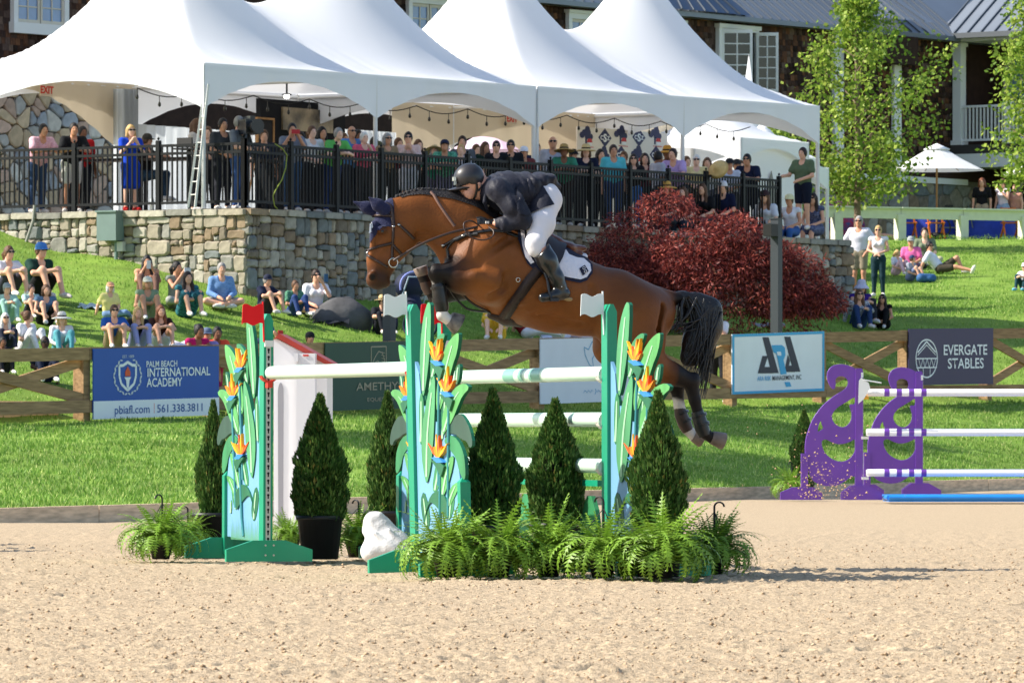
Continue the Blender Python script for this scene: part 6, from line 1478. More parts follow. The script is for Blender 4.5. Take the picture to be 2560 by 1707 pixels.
for (a, m1, tip, y) in (((962, 524), (944, 512), (923, 494), -.055), ((945, 530), (917, 519), (884, 505), .05)):
    es = Sdf(.006, h(870, 560) * (1, 0, 1) + (0, -.15, 0), h(1000, 480) * (1, 0, 1) + (0, .15, 0))
    es.cone(h(*a, y), h(*m1, y * 1.1), 17 * PX, 14 * PX, .02, (1, .7, 1)).cone(h(*m1, y * 1.1), h(*tip, y * 1.2), 14 * PX, 2.5 * PX, .02, (1, .7, 1))
    part('ear', es.mesh('ear'), horse, m_bon)
patch('bonnet_logo', [(925, 560), (933, 556), (934, 568), (928, 580), (922, 584)], mat('logo_white', lin((216, 222, 232)), rough=.6), .016, 2, bonnet)
# bridle
strap('browband', [(930, 541), (950, 540), (978, 541)], 6, parent=horse, lift=.018); strap('headpiece', [(966, 512), (977, 518), (981, 540), (983, 565)], 9, lift=.016)
strap('cheekpiece', [(983, 562), (982, 600), (980, 630), (980, 646)], 7); strap('noseband', [(915, 630), (924, 624), (938, 619), (979, 608)], 7, lift=.008); strap('noseband', [(915, 634), (926, 642), (948, 656), (968, 668)], 6, lift=.008)
strap('throatlash', [(994, 560), (1014, 578), (1034, 597)], 7); strap('jaw_strap', [(979, 608), (990, 622), (1003, 635)], 7)
for x, y in ((983, 567), (996, 563), (919, 632)): MB().lathe([(0, .006), (.012, .004), (.012, -.004), (0, -.006)], 8, tuple(drape(x, y, .012))).build('buckle', m_steel, horse)
rc = drape(980, 656, .014); MB().tube([(rc.x + .031 * math.cos(a), rc.y - .004, rc.z + .031 * math.sin(a)) for a in np.arange(0, 6.4, .3)], .0045, 6).build('bit_ring', m_steel, horse)
def loose(name, pts, r_, m, parent=None):
    P_ = [Vector(h(*p)) for p in pts]; out = []
    for i in range(len(P_) - 1):
        p0, p1, p2, p3 = P_[max(0, i - 1)], P_[i], P_[i + 1], P_[min(len(P_) - 1, i + 2)]
        for k in range(6):
            t = k / 6; out.append(.5 * ((2 * p1) + (p2 - p0) * t + (2 * p0 - 5 * p1 + 4 * p2 - p3) * t * t + (3 * p1 - p0 - 3 * p2 + p3) * t ** 3))
    out.append(P_[-1]); return MB().tube(out, r_, 7).build(name, m, parent or horse)
loose('rein', [(984, 652, -.13), (1002, 640, -.15), (1056, 609, -.19), (1123, 583, -.20), (1185, 569, -.18), (1200, 566, -.15)], .009, m_lea)
loose('rein', [(1200, 566, -.17), (1180, 553, -.22), (1161, 557, -.24), (1162, 576, -.26), (1180, 594, -.28), (1208, 600, -.29), (1230, 592, -.28), (1234, 578, -.26), (1222, 568, -.22)], .0055, m_lea)
loose('rein', [(975, 648, .12), (1040, 612, .17), (1110, 580, .18), (1195, 556, .14)], .008, m_lea)
strap('neck_strap', [(1076, 482), (1084, 490), (1096, 510), (1114, 536), (1136, 566)], 8, mat('tan_leather', lin((120, 92, 80)), rough=.5), lift=.012); strap('breastplate', [(1294, 592), (1262, 580), (1225, 577), (1170, 585), (1130, 602), (1106, 617)], 8, m_leab, lift=.008); strap('breastplate', [(1150, 592), (1130, 606), (1118, 622), (1124, 648)], 7, m_leab, lift=.008)
strap('breast_pad', [(1195, 585), (1166, 588), (1140, 600)], 13, m_leab, lift=.012)
for x, y in ((1109, 614), (1159, 591)): MB().lathe([(0, .007), (.014, .004), (.014, -.004), (0, -.007)], 8, tuple(drape(x, y, .014))).build('buckle', m_steel, horse)
loose('martingale', [(1122, 716, -.04), (1133, 737, -.05), (1152, 759, -.06), (1174, 774, -.06), (1222, 780, -.05)], .008, m_leab); loose('martingale', [(1141, 700, -.08), (1157, 734, -.1), (1181, 758, -.1), (1212, 775, -.08), (1226, 783, -.05)], .008, m_leab)
# mane: dark crest and a row of plaited knots
m_mane = mat('mane_black', lin((24, 20, 20)), rough=.55, spec=.35, bump=.6, bscale=90)
def crest(px):
    for py in np.arange(460, 620, 1.0):
        d = (HMI @ W(px, py, HD)) - HCAM; d.normalize()
        if bvh.ray_cast(HCAM, d)[0] is not None: return py
    return 600.
cr = [(x, crest(x)) for x in range(984, 1250, 9)]
mane = MB().tube([h(x, y + 1) for x, y in cr], [(.008 + .014 * min(1, i / 9)) for i in range(len(cr))], 8).build('mane', m_mane, horse)
kn = MB().lathe([(0, .017), (.012, .012), (.016, 0), (.012, -.012), (0, -.017)], 8).mesh('plait_knot'); kn.materials.append(m_mane)
for i, (x, y) in enumerate(cr[1:22]): part('plait_knot', kn, mane, loc=tuple(h(x, y - 2.5, .004 * (-1) ** i)))
patch('mane_fall', [(x, y + 1) for x, y in cr[2:]] + [(x, y + 4 + 14 * min(1, (x - 1000) / 130)) for x, y in cr[2:]][::-1], m_mane, .006, 2.6, mane)
# tail: a core and long hair strands
m_hair = mat('tail_black', lin((20, 17, 17)), rough=.36, spec=.5, bump=.4, bscale=60)
tl = Sdf(.014, h(1640, 1000) * (1, 0, 1) + (0, -.16, 0), h(1830, 720) * (1, 0, 1) + (0, .16, 0))
TC = [(1668, 745, 13), (1705, 747, 17), (1742, 756, 22), (1768, 778, 36), (1764, 815, 42), (1746, 855, 40), (1724, 892, 26)]
for a, b in zip(TC, TC[1:]): tl.cone(h(a[0], a[1]), h(b[0], b[1]), a[2] * PX, b[2] * PX, .03, (1, .62, 1))
d, t = seg_d(V, h(1672, 744), h(1710, 747)); tail = part('tail', tl.mesh('tail'), horse, m_hair)
rs2 = random.Random(3); tb = MB()
for k in range(330):
    q = rs2.random(); x0 = 1700 + 105 * q; y0 = 740 + 30 * q * q + rs2.uniform(-4, 10); yb = rs2.uniform(-.10, .10); kind = rs2.random()
    if kind < .16:   end_ = (1690 + rs2.uniform(-15, 25), 815 + rs2.uniform(-10, 20)); mid = (x0 - 8 + rs2.uniform(-8, 4), y0 + 45)
    elif kind < .34: end_ = (1752 + rs2.uniform(-16, 14), 960 + rs2.uniform(-30, 40)); mid = (1790 + rs2.uniform(-14, 16), 830 + rs2.uniform(-15, 25))
    else: end_ = (1705 + 75 * rs2.random(), 890 + rs2.uniform(-18, 42)); mid = (1740 + 62 * rs2.random(), 820 + rs2.uniform(-15, 15))
    if kind >= .34: end_ = (end_[0], end_[1] + .25 * (end_[0] - 1720))
    p0, p1, p2 = Vector(h(x0, y0, yb * .5)), Vector(h(*mid, yb)), Vector(h(*end_, yb * 1.1)); pts = []
    for j in range(7):
        t = j / 6; pts.append(p0 * (1 - t) ** 2 + p1 * (2 * t * (1 - t)) * 1.0 + p2 * t * t)
    wv = rs2.uniform(-.005, .005); pts = [p + Vector((wv * math.sin(i * 1.4), 0, 0)) for i, p in enumerate(pts)]
    tb.tube(pts, [.008, .009, .009, .008, .006, .004, .0012], 4, caps=False)
o = tb.build('tail_hair', m_hair, horse); o['kind'] = 'stuff'
# whiskers of the muzzle
# saddle cloth, saddle, girth
m_padn = mat('pad_navy', lin((30, 34, 56)), rough=.8); m_padw = mat('pad_white', lin((224, 222, 228)), rough=.75, bump=.5, bscale=60); m_sad = mat('saddle_brown', lin((92, 50, 34)), rough=.35, spec=.5, var=.15, vscale=8); m_flap = mat('saddle_dark', lin((40, 36, 40)), rough=.5, spec=.35)
PN = [(1293, 574), (1312, 578), (1340, 590), (1400, 608), (1440, 636), (1466, 646), (1480, 664), (1480, 684), (1466, 702), (1448, 708), (1420, 702), (1390, 694), (1362, 686), (1340, 680), (1318, 660), (1304, 630), (1294, 600)]
patch('saddle_pad', PN, m_padn, .010)
PW1 = [(1298, 578), (1308, 580), (1310, 605), (1318, 632), (1334, 658), (1326, 662), (1312, 645), (1302, 615)]
PW2 = [(1400, 640), (1412, 628), (1420, 640), (1440, 648), (1456, 650), (1472, 664), (1475, 680), (1464, 695), (1448, 700), (1420, 695), (1400, 690), (1393, 665)]
pw = patch('pad_panel', PW1, m_padw, .018, 2.2); pw2 = patch('pad_panel', PW2, m_padw, .018, 2.2)
patch('diamond_emblem', [(1457, 667), (1467, 682), (1452, 692), (1444, 675)], m_padn, .024, 1.5, pw2)
for (x, y) in ((1454, 675), (1458, 683)): strap('emblem_loop', [(x + 3.2 * math.cos(a), y + 3.2 * math.sin(a)) for a in np.arange(0, 6.6, .8)], 1.4, m_padw, pw2, .028)
patch('saddle_flap', [(1312, 584), (1330, 580), (1360, 596), (1400, 606), (1412, 622), (1402, 650), (1388, 672), (1362, 676), (1340, 662), (1324, 636), (1314, 606)], m_flap, .034, 2.6)
ss = Sdf(.009, h(1290, 660) * (1, 0, 1) + (0, -.3, 0), h(1480, 560) * (1, 0, 1) + (0, .3, 0))
def sc2(a, b, ra, rb, k=.03, sq=(1, 2.0, 1)): ss.cone(h(*a), h(*b), ra * PX, rb * PX, k, sq)
sc2((1312, 574), (1335, 588), 12, 14); sc2((1335, 588), (1368, 597), 14, 15); sc2((1364, 592), (1388, 605), 12, 12, .03, (1, 2.6, 1)); sc2((1388, 605), (1418, 618), 12, 11, .03, (1, 3.2, 1)); sc2((1418, 618), (1458, 621), 11, 7, .03, (1, 3.2, 1)); sc2((1416, 630), (1446, 636), 10, 9, .02, (1, 3.4, 1))
part('saddle', ss.mesh('saddle'), horse, m_sad)
fl = Sdf(.009, h(1400, 670) * (1, 0, 1) + (0, -.3, 0), h(1480, 600) * (1, 0, 1) + (0, .3, 0)); fl.cone(h(1420, 640), h(1456, 642), 9 * PX, 10 * PX, .02, (1, 3.2, 1)); part('fleece_pad', fl.mesh('fleece_pad'), horse, m_padw)
strap('girth', [(1346, 676), (1325, 700), (1300, 735), (1278, 765), (1262, 790), (1252, 802)], 27, m_leab if False else mat('girth_brown', lin((50, 38, 34)), rough=.55), lift=.012)
gs = Sdf(.010, h(1200, 850) * (1, 0, 1) + (0, -.2, 0), h(1340, 750) * (1, 0, 1) + (0, .2, 0)); gs.cone(h(1228, 788), h(1270, 796), 10 * PX, 19 * PX, .03, (1, 1.6, 1)).cone(h(1270, 796), h(1302, 812), 19 * PX, 7 * PX, .03, (1, 1.6, 1)); part('belly_guard', gs.mesh('belly_guard'), horse, mat('girth_brown', (0, 0, 0)))
rc = drape(1295, 699, .02); MB().tube([(rc.x + .014 * math.cos(a), rc.y, rc.z + .014 * math.sin(a)) for a in np.arange(0, 6.4, .4)], .003, 5).build('girth_ring', m_steel, horse)
# ---- rider
rider = thing('person', 'rider in navy coat, white breeches and black helmet leaning over the jumping horse', 'person', (ho.x, ho.y, 0), HB.rz)
SKIN = mat('skin_rider', lin((216, 158, 130)), rough=.5, spec=.3, var=.10, vscale=14)
lo = h(1115, 770) * (1, 0, 1) + (0, -.48, 0); hi = h(1440, 395) * (1, 0, 1) + (0, .48, 0)
def RS(v=.011): return Sdf(v, lo, hi)
def seg(s, pts, k=.03, sq=None, grow=0.):
    for a, b in zip(pts, pts[1:]): s.cone(h(a[0], a[1], a[3]), h(b[0], b[1], b[3]), a[2] + grow, b[2] + grow, k, sq)
TORSO = [(1222, 478, .085, 0), (1258, 481, .118, 0), (1300, 482, .118, 0), (1340, 488, .112, 0)]
def arm(s): return [(1246, 474, .078, s * .17), (1285, 520, .064, s * .24), (1308, 550, .056, s * .27)], [(1308, 550, .056, s * .27), (1265, 560, .047, s * .22), (1232, 561, .036, s * .16)]
def thigh(s): return [(1362, 502, .108, s * .10), (1352, 560, .083, s * .23), (1338, 608, .063, s * .31)]
def shin(s): return [(1340, 612, .058, s * .315), (1368, 652, .058, s * .335), (1390, 694, .042, s * .34), (1399, 714, .037, s * .34)]
def foot(s): return [(1412, 735, .034, s * .34), (1388, 738, .033, s * .345), (1357, 744, .027, s * .36)]
HEADC = h(1180, 455)
# basic body, one continuous surface
b = RS(); seg(b, TORSO, .05, (1, 1.35, 1))
for s_ in (-1, 1):
    for c in arm(s_): seg(b, c, .03, grow=-.012)
    seg(b, thigh(s_), .05, grow=-.01); seg(b, shin(s_), .03, grow=-.008); seg(b, [(1399, 714, .034, s_ * .34), (1410, 734, .03, s_ * .34)], .02); seg(b, foot(s_), .02, grow=-.008)
seg(b, [(1362, 500, .10, -.06), (1362, 500, .10, .06)], .05); seg(b, [(1222, 478, .062, 0), (1196, 466, .055, 0)], .04)
# head: skull, jaw, nose, lips, brow, ears, face turned left and down
def hd(px, py, y=0.): return h(px, py, y)
b.ell(hd(1182, 452), (.092, .078, .108), .02)
b.cone(hd(1172, 466), hd(1172, 492), .070, .042, .03, (1, .88, 1)); b.cone(hd(1176, 495, 0), hd(1192, 483, 0), .034, .05, .025, (1, 1.1, 1))
b.cone(hd(1159, 476), hd(1153, 487), .012, .016, .012); b.ell(hd(1155, 488), (.013, .016, .011), .01)                     # nose
b.ell(hd(1161, 473), (.016, .055, .012), .012)                                                                           # brow
b.ell(hd(1163, 494), (.014, .026, .008), .008); b.ell(hd(1166, 500), (.015, .023, .008), .008); b.ell(hd(1171, 504), (.02, .024, .014), .014)   # lips, chin
b.ell(hd(1172, 488, -.056), (.028, .018, .03), .03); b.ell(hd(1166, 482, -.05), (.02, .016, .016), .02)                  # cheek
b.cone(hd(1163, 497, -.03), hd(1168, 497, -.06), .005, .005, 0, sub=True)                                               # mouth corner
for s_ in (-1, 1): b.ell(hd(1197, 463, s_ * .078), (.015, .012, .028), .006)                                             # ears
for s_ in (-1, 1): b.ell(hd(1161, 479, s_ * .036), (.014, .014, .008), 0, sub=True)                                      # eye sockets
part('body', b.mesh('body'), rider, SKIN)
for s_ in (-1, 1): MB().lathe([(0, .010), (.008, .006), (.010, 0), (.008, -.006), (0, -.010)], 10, tuple(hd(1163.5, 479, s_ * .040))).build('eye', mat('eye_dark', (0, 0, 0)), rider)
MB().tube([hd(1158, 474, -.02), hd(1161, 473.5, -.05), hd(1167, 474, -.072)], .006, 6).build('eyebrow', mat('hair_brown', lin((70, 50, 36)), rough=.7), rider)
hr = RS(.008); hr.ell(hd(1196, 456), (.065, .082, .075), .01); hr.cut(lambda x, y, z: hd(1183, 0)[0] - x + 0 * y + 0 * z); hr.cut(lambda x, y, z: z - hd(0, 450)[2] + 0 * x + 0 * y); part('hair', hr.mesh('hair'), rider, mat('hair_brown', (0, 0, 0)))
# navy coat
m_coatn = mat('coat_navy', lin((20, 23, 38)), rough=.6, spec=.3, sheen=.06, bump=.9, bscale=8, var=.06, vscale=5)
c = RS(); seg(c, TORSO, .05, (1, 1.38, 1), .014)
for s_ in (-1, 1):
    up, lw = arm(s_); seg(c, up, .045, grow=.008); seg(c, lw, .02, grow=.004)
    seg(c, [(1330, 488, .095, s_ * .05), (1352, 505, .062, s_ * .115), (1368, 508, .030, s_ * .15)], .03)
    seg(c, [(1300, 508, .07, s_ * .07), (1326, 522, .05, s_ * .12), (1352, 515, .035, s_ * .155)], .03)
seg(c, [(1322, 458, .06, 0), (1350, 447, .042, 0), (1372, 447, .036, 0), (1390, 460, .014, 0)], .025, (1, 3.2, 1)); seg(c, [(1350, 458, .04, 0), (1398, 467, .010, 0)], .015, (1, 4.0, 1))
# cloth folds across the back and sleeve
rr = random.Random(4)
for k in range(9):
    x = 1262 + k * 9 + rr.uniform(-3, 3); c.cone(h(x, 438, -.10), h(x + 14, 476, -.19), .007, .003, .010)
for x, y, x2, y2, yy_ in ((1290, 530, 1322, 548, -.30), (1298, 540, 1318, 563, -.31), (1262, 500, 1286, 512, -.25), (1250, 555, 1256, 575, -.22)): c.cone(h(x, y, yy_), h(x2, y2, yy_ + .02), .008, .005, .012)
# neck opening and cuffs
c.ell(h(1200, 466), (.075, .07, .09), 0, sub=True)
for s_ in (-1, 1): c.ell(h(1226, 561, s_ * .155), (.026, .06, .06), 0, sub=True)
def folds(me_, amp, fx, fz, seed):
    n = len(me_.vertices); co = np.zeros(n * 3); me_.vertices.foreach_get('co', co); co = co.reshape(-1, 3); nr = np.array([v.normal for v in me_.vertices])
    k = smoothnoise(co[:, 0] * fx + co[:, 2] * fz * .6 + 9, co[:, 2] * fz - co[:, 0] * 4 + 7, seed); k = np.abs(k - .5) * 2; co += nr * ((k - .45) * amp)[:, None]; me_.vertices.foreach_set('co', co.ravel()); me_.update(); return me_
coat = part('coat', folds(c.mesh('coat'), .014, 26, 9, 5), rider, m_coatn)
pm_ = None
lp = Sdf(.007, h(1190, 540) * (1, 0, 1) + (0, -.2, 0), h(1270, 450) * (1, 0, 1) + (0, .2, 0))
for s_ in (-1, 1): lp.cone(h(1216, 468, s_ * .10), h(1212, 505, s_ * .105), .016, .014, .01).cone(h(1212, 505, s_ * .105), h(1218, 524, s_ * .08), .014, .01, .01)
part('lapel', lp.mesh('lapel'), coat, m_coatn)
for px, py in ((1351, 501), ): MB().lathe([(0, .004), (.010, .003), (.010, -.003), (0, -.004)], 8, tuple(h(px, py, -.17))).build('button', m_steel, coat)
# shirt collar and stock
k_ = RS(.009); seg(k_, [(1203, 468, .066, 0), (1215, 480, .082, 0)], .02); seg(k_, [(1205, 484, .045, 0), (1212, 502, .05, 0)], .02, (1, 1.1, 1)); k_.cut(lambda x, y, z: hd(1200, 0)[0] - x + 0 * y + 0 * z + (z - hd(0, 470)[2]) * -.35)
part('shirt_collar', k_.mesh('shirt_collar'), rider, mat('shirt_white', lin((226, 222, 214)), rough=.7))
# white breeches
m_br = mat('breeches_white', lin((218, 216, 220)), rough=.7, spec=.25, sheen=.2, bump=.25, bscale=10)
p_ = RS(); seg(p_, [(1340, 492, .108, -.04), (1340, 492, .108, .04)], .05); seg(p_, [(1362, 500, .106, -.065), (1362, 500, .106, .065)], .05)
for s_ in (-1, 1): seg(p_, thigh(s_), .05, grow=.004); seg(p_, [(1338, 608, .066, s_ * .31), (1341, 622, .060, s_ * .318)], .02)
for (x, y, x2, y2) in ((1368, 500, 1394, 505), (1372, 512, 1392, 520)): p_.cone(h(x, y, -.19), h(x2, y2, -.16), .007, .004, .010)
part('breeches', folds(p_.mesh('breeches'), .006, 20, 8, 6), rider, m_br)
# skirt of the coat lying over the hip
def tree_of(*objs):
    vs = []; fs = []
    for o in objs:
        k = len(vs); vs += [v.co.copy() for v in o.data.vertices]; fs += [[i + k for i in q.vertices] for q in o.data.polygons]
    return BVHTree.FromPolygons(vs, fs)
br_o = [o for o in rider.children if o.name.startswith('breeches')][0]
patch('coat_skirt', [(1288, 470), (1318, 450), (1346, 452), (1362, 474), (1383, 513), (1362, 521), (1340, 531), (1314, 540), (1296, 534)], m_coatn, .014, 2.4, coat, tree_of(coat, br_o))
# tall boots
m_bt = mat('boot_black', lin((22, 24, 26)), rough=.28, spec=.55, coat=.25); m_sole = mat('boot_sole', lin((150, 128, 92)), rough=.8)
for s_ in (-1, 1):
    bt = RS(.009); seg(bt, [(1347, 616, .064, s_ * .318)] + shin(s_)[1:], .03, grow=.008); seg(bt, [(1399, 714, .042, s_ * .34), (1408, 732, .038, s_ * .34)], .02); seg(bt, foot(s_), .025, grow=.004)
    for y0 in (697, 704, 711): bt.cone(h(1384, y0, s_ * .37), h(1404, y0 + 4, s_ * .37), .006, .006, .008)
    def top(x, y, z, s_=s_): return (z - (h(0, 632, s_ * .32)[2] + (x - h(1337, 0, s_ * .32)[0]) * .62 * 1.6)) + 0 * y
    bt.cut(top); o = part('boot', bt.mesh('boot'), rider, m_bt)
    so_ = Sdf(.007, h(1335, 770) * (1, 0, 1) + (0, s_ * .35 - .12, 0), h(1445, 720) * (1, 0, 1) + (0, s_ * .35 + .12, 0))
    so_.cone(h(1422, 748, s_ * .34), h(1404, 743, s_ * .34), .027, .024, .01, (1, 1.1, .55)); so_.cone(h(1396, 747, s_ * .345), h(1354, 750, s_ * .36), .020, .024, .01, (1, 1.3, .6)); part('sole', so_.mesh('sole'), o, m_sole)
    st = MB(); st.tube([h(1368, 700, s_ * .38), h(1372, 726, s_ * .385), h(1378, 744, s_ * .39)], .008, 6).tube([h(1372, 706, s_ * .31), h(1376, 730, s_ * .30), h(1381, 748, s_ * .30)], .008, 6); st.box(Vector(h(1381, 749, s_ * .345)) - Vector((.028, .055, .012)), Vector(h(1381, 749, s_ * .345)) + Vector((.028, .055, .010)))
    st.tube([h(1368, 700, s_ * .38), h(1366, 694, s_ * .345), h(1372, 706, s_ * .31)], .008, 6); st.build('stirrup', mat('stirrup_grey', lin((52, 54, 60)), rough=.35, metal=.5), horse)
    MB().tube([h(1366, 694, s_ * .345), h(1358, 670, s_ * .33), h(1352, 640, s_ * .30)], .012, 6).build('stirrup_leather', m_leab, horse)
    MB().tube([h(1402, 716, s_ * .385), h(1416, 722, s_ * .37), h(1420, 726, s_ * .35)], .006, 6).build('spur', m_steel, o)
# gloved hands closed on the reins: palm, four curled fingers, thumb
m_gl = mat('glove_black', lin((26, 27, 30)), rough=.45, spec=.4)
for s_ in (-1, 1):
    g = Sdf(.0055, h(1175, 595) * (1, 0, 1) + (0, s_ * .14 - .12, 0), h(1240, 535) * (1, 0, 1) + (0, s_ * .14 + .12, 0)); y0 = s_ * .15
    g.cone(h(1232, 561, y0), h(1214, 560, y0), .034, .032, .02); g.ell(h(1206, 558, y0), (.040, .026, .042), .02)
    for k in range(4):
        zz = 549 + k * 6.6; a = h(1200, zz, y0 + s_ * .012); m1 = h(1189, zz + .6, y0 - s_ * .004); m2 = h(1191, zz + 2, y0 - s_ * .030); e_ = h(1201, zz + 1, y0 - s_ * .036); r_ = (.0105, .0115, .011, .0095)[k]
        g.cone(a, m1, r_ + .001, r_, .004).cone(m1, m2, r_, r_ * .95, .003).cone(m2, e_, r_ * .95, r_ * .85, .003)
    g.cone(h(1213, 551, y0 - s_ * .018), h(1202, 545, y0 - s_ * .022), .0125, .011, .006).cone(h(1202, 545, y0 - s_ * .022), h(1192, 546, y0 - s_ * .016), .011, .0095, .004)
    gl = part('glove', g.mesh('glove'), rider, m_gl)
    cf = Sdf(.006, h(1215, 590) * (1, 0, 1) + (0, y0 - .1, 0), h(1250, 540) * (1, 0, 1) + (0, y0 + .1, 0)); cf.cone(h(1228, 561, y0), h(1234, 561, y0 * 1.05), .036, .037, 0); part('cuff', cf.mesh('cuff'), rider, mat('shirt_white', (1, 1, 1)))
MB().box(Vector(h(1218, 556, -.19)) - Vector((.012, .004, .008)), Vector(h(1218, 556, -.19)) + Vector((.012, .004, .008))).build('glove_tab', mat('shirt_white', (1, 1, 1)), rider)
# helmet: shell, front stripe, vent, peak, harness
m_hel = mat('helmet_black', lin((40, 38, 40)), rough=.42, spec=.45, coat=.2); m_hgl = mat('helmet_gloss', lin((28, 30, 34)), rough=.16, spec=.6)
hl = RS(.0075); hl.ell(h(1172, 445), (.104, .091, .096), 0); hl.cone(h(1176, 442), h(1181, 452), .088, .086, .02, (1, .98, 1))
hl.cut(lambda x, y, z: (h(0, 470)[2] + (x - h(1150, 0)[0]) * -.05 + np.clip(x - h(1172, 0)[0], 0, 1) * .06) - z + 0 * y); hl.ell(h(1176, 462), (.086, .082, .06), 0, sub=True)
hm_ = part('helmet', hl.mesh('helmet'), rider, m_hel)
pk = Sdf(.006, h(1115, 495) * (1, 0, 1) + (0, -.15, 0), h(1185, 450) * (1, 0, 1) + (0, .15, 0)); pk.cone(h(1158, 470), h(1132, 476), .060, .045, .02, (1, 1.35, .16)); pk.cut(lambda x, y, z: x - h(1168, 0)[0] + 0 * y + 0 * z); part('peak', pk.mesh('peak'), hm_, m_hel)
sp = [(1138, 462), (1139, 448), (1145, 432), (1156, 419), (1171, 410.5), (1186, 411)]
v = []
for i, (x, y) in enumerate(dens(sp, 4)):
    p = h(x, y); cen = h(1172, 444); d = p - cen; d = d / np.linalg.norm(d); 
    for yy_ in (-.034, -.017, 0, .017, .034):
        q = p + d * (.006 - yy_ * yy_ * 4); v.append((q[0], yy_, q[2]))
n = len(v) // 5; part('front_stripe', np_mesh('front_stripe', v, [(i * 5 + j, i * 5 + j + 1, i * 5 + 5 + j + 1, i * 5 + 5 + j) for i in range(n - 1) for j in range(4)], True), hm_, m_hgl)
q = h(1137.5, 448, -.03); MB().box((q[0] - .012, -.038, q[2] - .012), (q[0] + .006, -.004, q[2] + .014)).build('vent', m_steel, hm_)
hn = MB(); hn.tube([h(1192, 460, -.088), h(1192, 475, -.08), h(1188, 492, -.06), h(1180, 503, -.03), h(1176, 506, 0), h(1180, 503, .03), h(1188, 492, .06), h(1192, 460, .088)], .008, 6).tube([h(1206, 462, -.08), h(1196, 478, -.076)], .007, 6); hn.build('chin_strap', m_leab, hm_)
# ================================================================ spectators
SK = {k: mat('skin_' + k, lin(c), rough=.55, spec=.25, var=.06, vscale=9) for k, c in
      (('fair', (236, 190, 166)), ('light', (226, 174, 146)), ('tan', (204, 150, 120)), ('brown', (136, 94, 72)), ('dark', (72, 50, 42)))}
def cloth(c):
    if len(c) == 6: return mat('cloth_print_%d_%d_%d' % c[:3], lin(c[:3]), rough=.8, spec=.15, vscale=22, col2=lin(c[3:]), stretch=(1, 1, 1.6))
    return mat('cloth_%d_%d_%d' % c, lin(c), rough=.8, spec=.15, var=.10, vscale=6, bump=.35, bscale=18)
m_shade = mat('sunglass_black', lin((16, 16, 18)), rough=.12, spec=.7); m_eye = mat('eye_dark', (0, 0, 0))
HAIRC = {'black': (26, 22, 22), 'dark': (48, 34, 28), 'brown': (96, 66, 44), 'auburn': (122, 70, 40), 'blond': (196, 160, 104), 'grey': (150, 146, 142), 'white': (222, 218, 212)}
SHOE = {}
